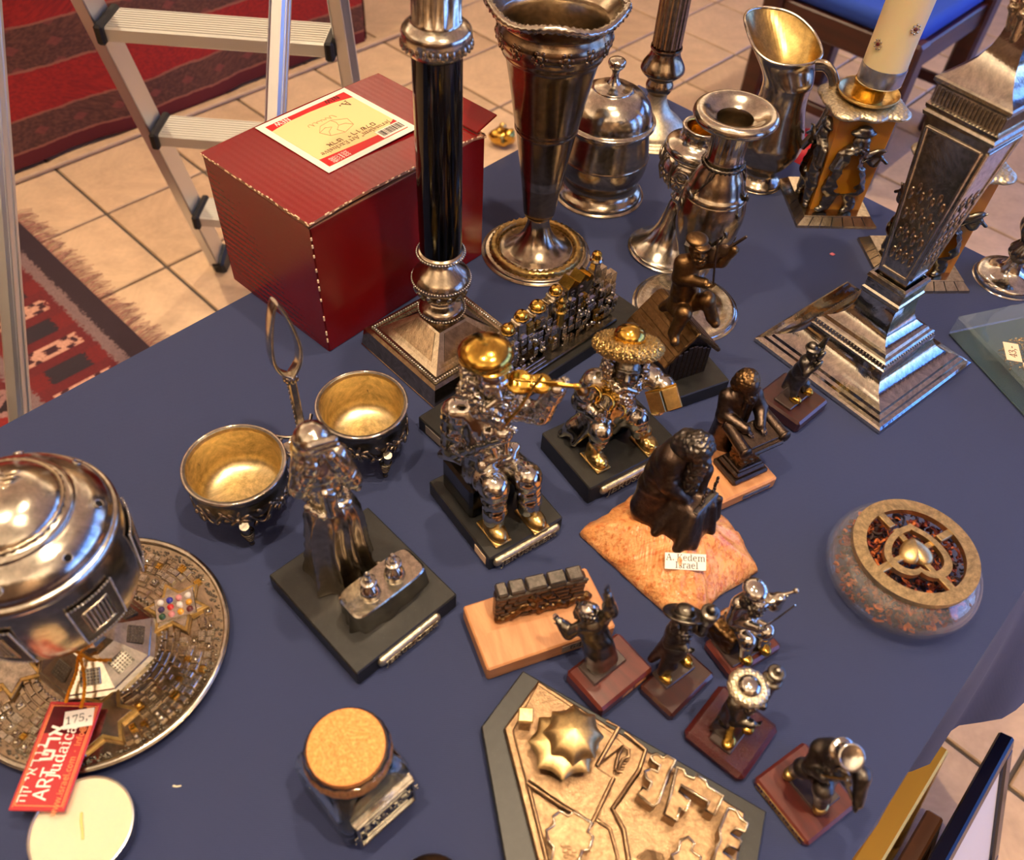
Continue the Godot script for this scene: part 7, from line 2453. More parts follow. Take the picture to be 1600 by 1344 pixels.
func lady_with_candles() -> void:
	var o := thing("lady_statuette", "silver statuette of a veiled woman with hands to her face behind a small table", "statuette", P(-0.1208, -0.3766), 42.8)
	base_block(o, Vector3(0, 10.5, 0), Vector3(126, 21, 109.4), M.black_base)
	base_plaque(o, 63, 11, 30, "JERUSALEM")
	# pleated skirt
	var sk := pv([0, 21.5, 27, 21.5, 30, 23, 29.5, 30, 27, 45, 25, 65, 23.5, 85, 22.5, 100, 21, 110, 18, 119, 14, 126, 11, 131])
	var sm := lathem(spline(sk, 4), 120, Transform3D(Basis(), Vector3.ZERO), func(t, y):
		var f := clampf((0.132 - y) / 0.10, 0.0, 1.0)
		return (1.0 + minf(f * 2.2, 1.0) * 0.15 * (1.0 - 2.0 * pow(absf(sin(4.5 * t + 0.7 * sin(2.0 * t) + 0.35 * sin(y * 55.0))), 0.7))) * (1.0 + 0.10 * f * cos(t - 0.6)))
	part(o, "pleated_skirt", sm, M.old_silver, Transform3D(Basis(Vector3(1, 0, 0), -0.02), mm(-27, 0, 3)))
	fbegin(Vector3(-64, 112, -34), Vector3(12, 222, 44), 1.0)
	limbs([[-28, 120, 4, -28, 140, 4, 12.5, 13.5], [-28, 140, 4, -28, 166, 4, 13.5, 14], [-32, 173, 14, -24, 176, -8, 8.5, 8.5], [-28, 176, 4, -28, 188, 4, 7, 7]], 5.0, 0.21, 0.4)
	limbs([[-33, 173, 16, -30, 154, 23, 8, 7.5], [-30, 154, 23, -18, 186, 14, 7.5, 5], [-22, 177, -10, -13, 151, -13, 8, 7.5], [-13, 151, -13, -14, 190, 1, 7.5, 5]], 3.0, 0.24, 0.5)
	limbs([[-30, 154, 23, -32, 146, 26, 6, 3], [-13, 151, -13, -10, 141, -15, 6.5, 3.5], [-15, 150, 10, -12, 128, 10, 4.5, 5.0], [-13, 148, 6, -13, 130, 5, 4.0, 3.0]], 2.5, 0.17, 0.5)
	# veil over the head, falling behind the shoulders
	limbs([[-29, 199, 5, -36, 182, 5, 14.5, 13], [-36, 186, 5, -44, 150, 6, 13, 12], [-44, 150, 6, -46, 118, 7, 12, 9]], 4.0, 0.32, 0.45)
	folds(Vector3(-33, 171, 16), Vector3(-30, 154, 23), 8, 7.5, 2)
	folds(Vector3(-30, 154, 23), Vector3(-19, 182, 15), 7.5, 5.5, 3)
	folds(Vector3(-22, 175, -10), Vector3(-13, 153, -13), 8, 7.5, 2)
	folds(Vector3(-13, 153, -12), Vector3(-14, 186, 0), 7.5, 5.5, 3)
	folds(Vector3(-28, 134, 4), Vector3(-28, 164, 4), 13, 14, 3, 1.04)
	head(Vector3(-26, 199, 5), 12.0, Vector3(0.95, -0.25, 0.15).normalized())
	limbs([[-17, 209, 14, -13, 206, -4, 3.2, 3.2], [-16, 204, 16, -12, 201, -5, 2.6, 2.6]], 1.5)
	hand(Vector3(-18, 187, 14), Vector3(0.12, 0.95, -0.3).normalized(), Vector3(-0.9, 0.1, 0.1).normalized(), 9.0, 0.4)
	hand(Vector3(-14, 191, 1), Vector3(-0.05, 0.97, 0.15).normalized(), Vector3(-0.9, 0.1, 0.1).normalized(), 9.0, 0.4)
	blob(o, "figure", M.silver)
	fbegin(Vector3(-34, 112, -20), Vector3(4, 142, 28), 1.0)
	limbs([[-16, 126, 16, -13, 127, -6, 4.0, 4.0], [-16, 126, 16, -28, 127, 20, 4, 4], [-13, 127, -6, -24, 127, -12, 4, 4]], 2.0, 0.6, 0.8)
	blob(o, "sash", M.silver)
	for s in [[0, 14], [-2, -22]]:
		part(o, "shoe_tip", lathem(spline(pv([0, -4, 5, -3, 6, 0, 4, 3, 0, 4]), 3), 16, Transform3D(Basis().scaled(Vector3(1.3, 0.7, 0.9)), mm(s[0], 23.5, s[1]))), M.silver)
	# draped table
	var tp := S()
	var rows := []
	for i in 9:
		var f := i / 8.0
		var y := lerpf(21.2, 51.0, f) * 0.001
		var pg := PackedVector2Array()
		for k in 72:
			var t := TAU * k / 72.0
			# rounded rectangle with folds that deepen downwards
			var q := Vector2(cos(t), sin(t))
			var m := pow(pow(absf(q.x), 6.0) + pow(absf(q.y), 6.0), 1.0 / 6.0)
			q /= m
			var wv := 1.0 + (1.0 - f) * (0.05 * sin(11.0 * t) + 0.07 * sin(5.0 * t + 0.7))
			pg.append((Vector2(25, -4.5) + Vector2(q.x * 16.5, q.y * 37.0) * wv) * 0.001)
		rows.append([pg, y])
	var topring := PackedVector2Array()
	var nul := PackedVector2Array()
	for k in 72:
		topring.append(rows[8][0][k].lerp(Vector2(0.025, -0.0045), 0.05))
		nul.append(Vector2(0.025, -0.0045))
	loft(tp, rows)
	tp.set_smooth_group(3)
	var tst := S()
	loft(tst, [[rows[8][0], 0.051], [topring, 0.0522], [nul, 0.0523]], false)
	var tb := part(o, "draped_table", done(tp), M.dark_silver)
	part(tb, "table_top", done(tst), M.silver)
	for z in [9.0, -17.0]:
		var st := lathem(spline(pv([0, 52, 8.5, 52.2, 9, 54, 8, 58, 5.5, 62, 3.4, 65, 3.2, 68, 6.5, 69.5, 7, 71, 5, 72, 2.4, 73, 2.2, 82, 0, 82.5]), 3), 24, Transform3D(Basis(), mm(26, 0, z)))
		part(tb, "candlestick", st, M.bright_silver)

func panorama() -> void:
	var o := thing("city_panorama", "silver and gold relief panorama of a domed walled city on a long black base", "statuette", P(0.023, -0.672), 43.8)
	base_block(o, Vector3(0, 9.15, 0), Vector3(44, 18.3, 303), M.black_base)
	var sk := part(o, "price_sticker", boxm(mm(2, 9, 151.6), mm(24, 12, 0.5), 0.0), M.grey_sticker)
	var rng := RandomNumberGenerator.new()
	rng.seed = 17
	# stepped silhouette: one slab of houses per terrace, all blocks separate
	var z := 52.0
	var hgt := func(zz: float) -> float:
		return 76.0 + 14.0 * smoothstep(60.0, -40.0, zz) - 24.0 * smoothstep(-85.0, -120.0, zz) + 3.0 * sin(zz * 0.2)
	var core := S()
	for i in 18:
		var z0 := 58.0 - i * 10.0
		var h: float = hgt.call(z0) - 12.0
		cbox(core, mm(-9, 18 + h / 2, z0 - 5), mm(11, h, 10.2), 0.0006)
	part(o, "rock_core", done(core), M.old_silver)
	# lower plaza, gate and ramp
	part(o, "plaza_step", boxm(mm(6, 21, -30), mm(16, 5, 168), 0.0012), M.dark_silver)
	for i in 3:
		part(o, "step", boxm(mm(12.5 - i * 3.0, 22 + i * 3.0, 20), mm(3, 2.4, 44), 0.0006), M.silver)
	part(o, "gate_wall", boxm(mm(-1, 38, -18), mm(7, 34, 26), 0.001), M.dark_silver)
	part(o, "gate_arch", lathem(pv([0, -3.5, 7, -3.5, 7.5, 0, 7, 3.5, 0, 3.5]), 24, Transform3D(Basis(Vector3(0, 0, 1), PI / 2), mm(0.5, 44, -18))), M.gold)
	# houses, row above row
	for r in 7:
		for i in 19:
			var zz := 56.0 - i * 9.4 + rng.randf_range(-2.5, 2.5)
			var ytop: float = hgt.call(zz)
			var y := 24.0 + r * 11.5 + rng.randf_range(-2, 2)
			if y > ytop - 8.0 or (r < 2 and zz > -32.0 and zz < 42.0 and rng.randf() < 0.6):
				continue
			var w := rng.randf_range(5.0, 9.5)
			var h := rng.randf_range(7.0, 13.0)
			var d := rng.randf_range(5.0, 9.0)
			var x := 1.0 - r * 0.9 + rng.randf_range(-1.2, 1.2)
			var st := S()
			cbox(st, mm(0, h / 2, 0), mm(d, h, w), 0.0006)
			if rng.randf() < 0.4:
				prism(st, poly2([-d * 0.55, -w * 0.55, d * 0.55, -w * 0.55, d * 0.55, w * 0.55, -d * 0.55, w * 0.55]), h * 0.001, (h + 2.6) * 0.001, 0.0022)
			for e in [-1, 1]:
				cbox(st, mm(d / 2 + 0.1, h * 0.55, e * w * 0.22), mm(0.8, h * 0.3, w * 0.16), 0.0002)
			part(o, "house", done(st), M.gold if rng.randf() < 0.12 else (M.silver if rng.randf() < 0.7 else M.old_silver), Transform3D(Basis(), mm(x, y, zz)))
	# rounded trees and boulders between them
	var tr := S()
	for i in 90:
		var zz := rng.randf_range(-116, 56)
		ball(tr, mm(rng.randf_range(0, 5), rng.randf_range(20, 70), zz), Vector3.ONE * rng.randf_range(0.0014, 0.003), 6, 4)
	part(o, "small_trees", done(tr), M.silver).set_meta("kind", "stuff")
	# domes along the top
	var tops := [[42.0, 84.0, 8.5], [23.0, 92.0, 8.5], [0.0, 92.0, 9.5], [-26.0, 99.0, 8.0]]
	for q in tops:
		var zc: float = q[0]
		var y: float = q[1]
		var r: float = q[2]
		var d := part(o, "domed_house", boxm(mm(-8, y - 14, zc), mm(15, 22, r * 2.1), 0.0012), M.silver)
		part(d, "dome_collar", lathem(pv([0, y - 3.5, r, y - 3.5, r * 1.05, y - 2, r, y - 0.5, 0, y - 0.5]), 28, Transform3D(Basis(), mm(-8, 0, zc))), M.bright_silver)
		part(d, "gilt_dome", lathem(spline(pv([r * 0.9, y - 1, r * 0.88, y + 2, r * 0.6, y + 5.5, 0, y + 7]), 4), 28, Transform3D(Basis(), mm(-8, 0, zc))), M.gold)
	var tw := part(o, "tower", boxm(mm(-8, 92, -86), mm(9, 40, 9), 0.001), M.silver)
	part(tw, "tower_balcony", lathem(pv([0, 108, 7, 108, 7.4, 110, 6, 112, 0, 112]), 24, Transform3D(Basis(), mm(-8, 0, -86))), M.bright_silver)
	part(tw, "tower_cap", lathem(spline(pv([5, 111, 5, 115, 5.5, 116, 4.5, 119, 0, 121]), 3), 24, Transform3D(Basis(), mm(-8, 0, -86))), M.gold)
	for q in [[-46.0, 100.0, 9.0], [-62.0, 100.0, 8.0], [-72.0, 96.0, 6.0]]:
		var zc: float = q[0]
		var y: float = q[1]
		var r: float = q[2]
		var h2 := part(o, "gabled_house", boxm(mm(-8, y - 14, zc), mm(14, 26, r * 1.7), 0.0008), M.silver)
		var rf := S()
		rf.set_smooth_group(-1)
		for e in [-1.0, 1.0]:
			quad(rf, mm(-16, y - 1, zc + e * r), mm(0, y - 1, zc + e * r), mm(0, y + 7, zc), mm(-16, y + 7, zc), Vector3(0, 1, e))
			tri(rf, mm(-8 + e * 8, y - 1, zc - r), mm(-8 + e * 8, y - 1, zc + r), mm(-8 + e * 8, y + 7, zc), Vector3(e, 0, 0))
		part(h2, "gilt_roof", done(rf), M.gold)
	part(o, "pillar_tower", lathem(spline(pv([0, 58, 4.5, 58, 4.5, 74, 6.2, 76, 6.2, 78, 4.2, 80, 4.4, 86, 5.4, 87, 3.6, 90, 3.2, 93, 0, 96]), 3), 20, Transform3D(Basis(), mm(2, 0, -26))), M.gold)
	part(o, "end_block", boxm(mm(-8, 68, 62), mm(12, 20, 12), 0.0015), M.gold)
	part(o, "end_block", boxm(mm(-8, 42, 62), mm(14, 48, 14), 0.0015), M.dark_silver)

func roof_fiddler() -> void:
	var o := thing("roof_fiddler_statuette", "bronze statuette of a capped fiddler sitting on a house roof on a black base", "statuette", P(0.1898, -0.6721), 61.4)
	base_block(o, Vector3(-22, 10, 3), Vector3(104, 20, 74), M.black_base)
	# house with a gable to the front
	var st := S()
	st.set_smooth_group(-1)
	var w0 := mm(6, 20, 34)
	for e in [-1.0, 1.0]:
		var zb: float = 9 + e * 25
		quad(st, mm(-62, 20, zb), mm(6, 20, zb), mm(4, 54, zb), mm(-62, 54, zb), Vector3(0, 0, e))
	for x in [6.0, -62.0]:
		var s := 1.0 if x > 0 else -1.0
		quad(st, mm(x, 20, -16), mm(x, 20, 34), mm(x - 2 * s, 54, 34), mm(x - 2 * s, 54, -16), Vector3(s, 0, 0))
		tri(st, mm(x - 2 * s, 54, -16), mm(x - 2 * s, 54, 34), mm(x - 2 * s, 82, 9), Vector3(s, 0, 0))
	part(o, "house_walls", done(st), M.dark_bronze)
	for i in 8:
		part(o, "plank", boxm(mm(6.2, 40 - absf(i - 3.5) * 0.5, -12.5 + i * 6.15), mm(2.2, 40 + (14 - absf(i - 3.5) * 5.0), 5.6), 0.0006), M.dark_bronze)
	for e in [-1.0, 1.0]:
		var rf := S()
		var d := Vector3(0, -37, e * 36).normalized()
		var n := Vector3(0, 36, e * 37).normalized()
		var bs := Basis(Vector3(1, 0, 0), n, Vector3(1, 0, 0).cross(n))
		fbegin(Vector3(-76, 40, -34), Vector3(16, 94, 54), 1.6)
		fbox(Vector3(-30, 85, 9) + d * 25, Vector3(40, 2.4, 26), 1.2, 1.0, bs, 0.5, 0.35)
		blob(o, "roof_slope", M.bronze)
		for k in 3:
			part(o, "shingle_course", boxm(Vector3.ZERO, mm(78, 1.6, 10), 0.0006), M.bronze, Transform3D(bs, (Vector3(-30, 85, 9) + d * (8 + k * 15.0) + n * 2.6) * 0.001))
	# figure
	fbegin(Vector3(-52, 78, -34), Vector3(34, 200, 52), 1.05)
	limbs([[-24, 98, 14, -24, 120, 16, 13, 12], [-24, 120, 16, -24, 152, 19, 12, 12.5], [-25, 158, 24, -18, 162, 10, 8, 8], [-22, 160, 18, -19, 170, 18, 6, 6]], 5.0, 0.24, 0.35)
	limbs([[-25, 159, 26, -23, 142, 27, 8, 7], [-23, 142, 27, 2, 150, 14, 7, 5], [-17, 162, 9, 0, 172, 0, 8, 6.5], [0, 172, 0, 8, 190, -4, 6, 4.5]], 3.0, 0.21, 0.5)
	limbs([[-22, 102, 10, 0, 124, 4, 10, 8], [0, 124, 4, 2, 98, -8, 8, 6.5], [-22, 100, 18, -4, 110, 26, 10, 8], [-4, 110, 26, -2, 88, 34, 8, 6], [2, 98, -8, 8, 94, -9, 5, 5], [-2, 86, 34, 5, 82, 36, 5, 5]], 3.5, 0.24, 0.4)
	limbs([[-30, 100, 18, -40, 88, 24, 9, 5], [-28, 104, 8, -40, 90, 2, 9, 5]], 4.0)
	hand(Vector3(2, 150, 14), Vector3(0.9, 0.2, -0.3).normalized(), Vector3(0, 0.9, 0.2).normalized(), 8.0, 0.7)
	blob(o, "figure", M.bronze)
	fbegin(Vector3(-36, 166, 2), Vector3(6, 206, 38), 0.7)
	head(Vector3(-16, 181, 19), 10.0, Vector3(0.95, -0.1, 0.3).normalized())
	fell(Vector3(-10, 173, 18), Vector3(7, 8, 8), 2.0, Basis(), 1.2, 0.9)
	fell(Vector3(-19, 190, 20), Vector3(11, 4.5, 11), 1.5)
	fell(Vector3(-9, 188, 20), Vector3(7, 1.8, 8), 1.0)
	blob(o, "capped_head", M.bronze)
	var d := (Vector3(8, 198, -4) - Vector3(-8, 174, 12)).normalized()
	var n := Vector3(0.3, 0.2, 0.9)
	n = (n - d * n.dot(d)).normalized()
	var bs := Basis(d, n, d.cross(n))
	fbegin(Vector3(-20, 160, -22), Vector3(26, 220, 30), 0.8)
	fell(Vector3(-5, 178, 10), Vector3(9, 2.6, 8), 2.0, bs)
	fell(Vector3(1, 186, 3), Vector3(8, 2.6, 6.5), 2.0, bs)
	fcap(Vector3(4, 190, 0), Vector3(12, 206, -10), 1.9, 1.5, 1.0)
	blob(o, "violin", M.dark_bronze)
	part(o, "bow", tubem([mm(8, 154, 10), mm(2, 176, 10), mm(-2, 200, 10)], 0.0012, 0.0009, 6), M.dark_bronze)

func scholar() -> void:
	var o := thing("scholar_statuette", "bronze statuette of a scholar reading a scroll at a lectern on a pale wooden base", "statuette", P(0.2182, -0.5458), 58.6)
	base_block(o, Vector3(-1, 8, -1), Vector3(74, 16, 74), M.light_wood, 2.0)
	part(o, "metal_label", boxm(mm(36.6, 8, -12), mm(0.8, 6, 34), 0.0002), M.foil_band)
	var st := S()
	cbox(st, mm(8, 19, -11), mm(36, 6, 44), 0.0022)
	cbox(st, mm(8, 25, -11), mm(30, 6, 37), 0.0022)
	cbox(st, mm(8, 29.5, -11), mm(25, 3, 31), 0.0012)
	part(o, "stepped_plinth", done(st), M.dark_bronze)
	fbegin(Vector3(-10, 28, -34), Vector3(28, 62, 12), 0.8)
	fbox(Vector3(8, 43, -11), Vector3(9.5, 15, 12), 3.0, 2.0, Basis(), 1.3, 0.75)
	blob(o, "carved_pillar", M.bronze)
	part(o, "lectern_top", boxm(mm(4, 60, -20), mm(32, 4, 42), 0.0012, Transform3D(Basis(Vector3(0, 0, 1), -0.06), Vector3.ZERO)), M.dark_bronze)
	part(o, "lectern_lip", boxm(mm(20, 60, -20), mm(4, 5, 38), 0.0016, Transform3D(Basis(Vector3(0, 0, 1), -0.06), Vector3.ZERO)), M.dark_bronze)
	# open scroll: sheet and two rollers
	part(o, "scroll_sheet", boxm(mm(2, 63.2, -20), mm(28, 1.6, 36), 0.0006, Transform3D(Basis(Vector3(0, 0, 1), -0.06), Vector3.ZERO)), M.dark_bronze)
	for q in [[0.5, 6.0], [-42.5, -42.0]]:
		var rr := S()
		tube(rr, [mm(-15, 63, q[0]), mm(21, 61, q[1])], 0.0062, 0.0062, 16)
		for e in [[-15, 63, q[0]], [21, 61, q[1]]]:
			ball(rr, mm(e[0], e[1], e[2]), Vector3(0.0032, 0.0072, 0.0072), 12, 6)
		part(o, "scroll_roller", done(rr), M.dark_bronze)
	fbegin(Vector3(-52, 14, -46), Vector3(20, 126, 14), 0.95)
	limbs([[-28, 20, -18, -28, 50, -18, 17, 15], [-28, 50, -18, -26, 82, -17, 15, 13.5], [-31, 86, -6, -22, 88, -29, 8, 8], [-25, 88, -17, -22, 98, -16, 7, 7]], 5.0, 0.24, 0.4)
	limbs([[-31, 85, -4, -24, 68, 0, 8, 7.5], [-24, 68, 0, 0, 68, -8, 7.5, 5], [-21, 87, -30, -12, 74, -34, 8, 7], [-12, 74, -34, 3, 69, -24, 7, 5]], 3.0, 0.17, 0.6)
	hand(Vector3(0, 68, -8), Vector3(0.9, -0.25, -0.3).normalized(), Vector3(0, -1, 0), 7.0, 0.2)
	hand(Vector3(3, 69, -24), Vector3(0.95, -0.2, 0.1).normalized(), Vector3(0, -1, 0), 7.0, 0.2)
	for e in [-1.0, 1.0]:
		fcap(Vector3(-13, 92, -16 + e * 5), Vector3(-12, 62, -16 + e * 3), 2.4, 2.4, 1.5)
	blob(o, "figure", M.dark_bronze)
	fbegin(Vector3(-44, 92, -36), Vector3(2, 128, 6), 0.7)
	head(Vector3(-20, 107, -15), 11.0, Vector3(0.85, -0.5, 0.05).normalized())
	fell(Vector3(-13, 97, -15), Vector3(6, 8, 7), 2.0, Basis(), 0.9, 1.0)
	blob(o, "head", M.dark_bronze)
	fbegin(Vector3(-44, 94, -36), Vector3(2, 130, 6), 0.7)
	fell(Vector3(-24, 111, -15), Vector3(12, 11, 12.5), 2.0, Basis(), 0.7, 0.9)
	fell(Vector3(-30, 103, -15), Vector3(8, 11, 11), 2.0, Basis(), 0.8, 0.9)
	blob(o, "hair", M.bronze)

func stone_writer() -> void:
	var o := thing("writer_statuette", "dark bronze statuette of a writer bent over a desk on a rough orange stone", "statuette", P(0.160, -0.450), 50.0)
	# stone: rings from the footprint to a small plateau
	var foot := [Vector2(-64, 63), Vector2(-30, 60), Vector2(10, 57), Vector2(60, 51), Vector2(66, 30), Vector2(63, 0), Vector2(65, -48), Vector2(30, -62), Vector2(0, -66), Vector2(-40, -58), Vector2(-68, -30), Vector2(-66, 20)]
	var lvl := [[0.0, 0.98], [3.0, 1.0], [8.0, 0.975], [14.0, 0.89], [19.0, 0.79], [24.5, 0.67], [29.5, 0.55], [34.5, 0.43], [38.5, 0.30], [39.5, 0.0]]
	var st := S()
	st.set_smooth_group(1)
	var n := 72
	var pt := func(k: int, i: int) -> Vector3:
		var u := fposmod(k, n) / float(n) * foot.size()
		var a: Vector2 = foot[int(u) % foot.size()]
		var b: Vector2 = foot[(int(u) + 1) % foot.size()]
		var p: Vector2 = a.lerp(b, u - int(u)) * lvl[i][1] + Vector2(-4, 0) * (1.0 - lvl[i][1])
		var h: float = lvl[i][0]
		var d := noise.get_noise_3d(p.x * 0.045, h * 0.05, p.y * 0.045) * 7.0 + noise.get_noise_3d(p.x * 0.13, h * 0.1 + 9.0, p.y * 0.13) * 3.0
		var f: float = sin(PI * clampf(i / 9.0, 0.0, 1.0))
		p += p.normalized() * d * f
		return mm(p.x, h + d * 0.35 * f, p.y)
	for i in lvl.size() - 1:
		for k in n:
			var p0: Vector3 = pt.call(k, i)
			quad(st, p0, pt.call(k + 1, i), pt.call(k + 1, i + 1), pt.call(k, i + 1), Vector3(p0.x, 0.03, p0.z))
	part(o, "stone_base", done(st), M.orange_stone)
	# seated body and the flowing cloth of the desk, one casting
	fbegin(Vector3(-66, 30, -56), Vector3(30, 160, 36), 1.15)
	var bs := Basis(Vector3.UP, 0.18)
	limbs([[-32, 36, 4, -34, 62, 0, 21, 18], [-34, 62, 0, -33, 92, -4, 18, 17], [-33, 92, -4, -30, 112, -8, 17, 15], [-30, 110, 2, -27, 110, -20, 10, 10]], 7.0, 0.42, 0.22)
	limbs([[-29, 110, 3, -20, 88, 8, 9, 8], [-20, 88, 8, -8, 72, -4, 8, 6], [-26, 110, -22, -14, 88, -30, 9, 8], [-14, 88, -30, -8, 72, -24, 8, 6]], 4.0, 0.28, 0.35)
	for i in 9:
		var f := i / 8.0
		fbox(Vector3(lerpf(-4, -7, f), lerpf(65, 38, f), lerpf(-16, -9, f)), Vector3(lerpf(12.5, 25, f), 5.0, lerpf(17, 26, f)), 4.0, 6.0, bs)
	limbs([[-20, 62, 4, -34, 38, 19, 5, 6], [-6, 64, 2, -10, 36, 20, 3.5, 5], [8, 64, -1, 15, 37, 17, 3.5, 5], [10, 64, -12, 20, 36, 2, 3.0, 5], [10, 63, -26, 18, 37, -22, 3.0, 5], [8, 64, -36, 8, 38, -36, 3, 5]], 4.0)
	folds(Vector3(-29, 108, 3), Vector3(-20, 88, 8), 9, 8, 3)
	folds(Vector3(-34, 60, 0), Vector3(-33, 100, -5), 18, 17, 4, 1.05)
	blob(o, "figure", M.dark_bronze)
	part(o, "desk_top", boxm(Vector3.ZERO, mm(27, 4, 35), 0.0014), M.pewter, Transform3D(Basis(Vector3.UP, 0.18), mm(-4, 67, -16)))
	part(o, "desk_ledge", boxm(mm(10.5, 3, 0), mm(6, 3, 34), 0.001), M.pewter, Transform3D(Basis(Vector3.UP, 0.18), mm(-4, 67, -16)))
	fbegin(Vector3(-44, 106, -36), Vector3(18, 160, 20), 0.8)
	head(Vector3(-15, 132, -9), 13.0, Vector3(0.80, -0.58, -0.1).normalized())
	fcap(Vector3(-22, 124, -9), Vector3(-29, 114, -9), 10, 12, 4.0)
	blob(o, "head", M.dark_bronze)
	fbegin(Vector3(-44, 66, -40), Vector3(18, 160, 24), 0.85)
	fell(Vector3(-14, 137, -9), Vector3(14, 12, 14), 3.0, Basis(), 1.3, 0.7)
	fell(Vector3(-26, 128, -9), Vector3(12, 14, 14), 3.0, Basis(), 1.2, 0.5)
	limbs([[-7, 121, -11, -12, 100, -11, 8, 9], [-12, 100, -11, -14, 76, -12, 9, 10]], 3.0, 1.4, 0.7)
	blob(o, "hair_and_beard", M.pewter)
	for q in [[7, 67, -9, 3, 82, -19], [3, 67, -29, -1, 86, -36]]:
		var qs := S()
		var a := mm(q[0], q[1], q[2])
		var b := mm(q[3], q[4], q[5])
		tube(qs, [a, b], 0.0011, 0.0013, 6)
		for i in 6:
			ball(qs, a.lerp(b, 0.3 + i * 0.13) + mm(0.5 * sin(i * 2.0), 0, 0.5 * cos(i * 2.0)), Vector3(0.0017, 0.0026, 0.0017), 5, 4)
		part(o, "quill", done(qs), M.dark_bronze)
	# paper label on the near slope
	var p0 := mm(9.5, 31.5, 28)
	var p1 := mm(31.5, 31.5, 0.5)
	var p3 := mm(20, 25.5, 33)
	var fcx := facing((p1 + p3) * 0.5, p1 - p0, p0 - p3)
	var lb := part(o, "paper_label", boxm(Vector3.ZERO, Vector3(0.037, 0.0145, 0.0005), 0.0), M.pale_sticker, Transform3D(fcx.basis, fcx.origin + fcx.basis.z * 0.0062))
	words(lb, "print", "A. Kedem", 0.0058, M.ink, Transform3D(Basis(), Vector3(0, 0.0032, 0.0004)), "Droid Serif", 0.0002)
	words(lb, "print", "Israel", 0.0058, M.ink, Transform3D(Basis(), Vector3(0.001, -0.0035, 0.0004)), "Droid Serif", 0.0002)

func western_wall() -> void:
	var o := thing("stone_wall_model", "dark bronze model of a stone wall on a pale wooden base", "model", P(0.0353, -0.3591), 65.6)
	base_block(o, Vector3(0, 10.15, 0), Vector3(62.8, 20.3, 117.8), M.light_wood, 1.6)
	var sk := part(o, "price_sticker", boxm(mm(31.6, 10, -22), mm(0.5, 10, 26), 0.0), M.grey_sticker)
	words(sk, "print", "64", 0.008, M.ink, Transform3D(Basis(Vector3(0, 0, -1), Vector3.UP, Vector3(1, 0, 0)), mm(31.9, 10, -22)), "Droid Serif", 0.0002)
	var rng := RandomNumberGenerator.new()
	rng.seed = 31
	var ax := Transform3D(Basis(Vector3.UP, -0.09), mm(-9, 0, -3))
	part(o, "wall_core", boxm(mm(-2, 38, 0), mm(11, 36, 80), 0.002, ax), M.dark_bronze)
	# courses of stones, each its own block
	for r in 6:
		var y := 24.0 + r * 5.6
		var z := -41.0 + rng.randf_range(0, 3)
		while z < 38.0:
			var w := rng.randf_range(8.0, 15.0)
			w = minf(w, 41.0 - z)
			var x := 5.6 - r * 0.35 + rng.randf_range(-0.4, 0.5)
			part(o, "stone", boxm(Vector3.ZERO, mm(4.2, 5.0, w - 0.8), 0.0011), M.dark_bronze, ax * Transform3D(Basis.from_euler(Vector3(0, rng.randf_range(-0.05, 0.05), 0)), mm(x - 1.4, y, z + w / 2)))
			z += w
	for q in [[-30, 14], [-14, 16], [4, 18], [21, 14], [34, 10]]:
		part(o, "coping_stone", boxm(mm(-2.5, 58.2, q[0]), mm(13.5, 5.4, q[1]), 0.0015, ax), M.pewter)
	part(o, "coping_ledge", boxm(mm(3.6, 55.6, 0), mm(3.4, 2.6, 82), 0.001, ax), M.pewter)
	# bushes growing from the joints, and worshippers as a low fringe at the foot
	fbegin(Vector3(-20, 18, -52), Vector3(20, 60, 50), 1.0)
	for i in 14:
		var z := -42.0 + i * 6.1
		var p: Vector3 = ax * mm(4.0 + rng.randf(), 24 + rng.randf_range(0, 5) + (6 if i > 7 and i < 11 else 0), z)
		fell(p * 1000.0, Vector3(4, 4.5 + rng.randf() * 2.0, 4.4), 2.5, Basis(), 0.9, 0.7)
	for q in [[44, -6], [46, 8], [41, 2]]:
		fell((ax * mm(3, q[0], q[1])) * 1000.0, Vector3(3.4, 4, 5), 2.0, Basis(), 1.0, 0.8)
	blob(o, "foliage", M.bronze)

func little(n: String, label: String, at: Vector3, deg: float, bc: Vector3, bsz: Vector3, bm: Material, pc: Vector3, ps: Vector3, bev := 2.5, turn := 0.0) -> Node3D:
	var o := thing(n, label, "statuette", at, deg, "small statuettes on mahogany bases")
	part(o, "base", boxm(Vector3.ZERO, bsz * 0.001, bev * 0.001), bm, Transform3D(Basis(Vector3.UP, turn), bc * 0.001))
	part(o, "plinth", boxm(pc * 0.001, ps * 0.001, 0.0008), M.plinth_brown)
	return o

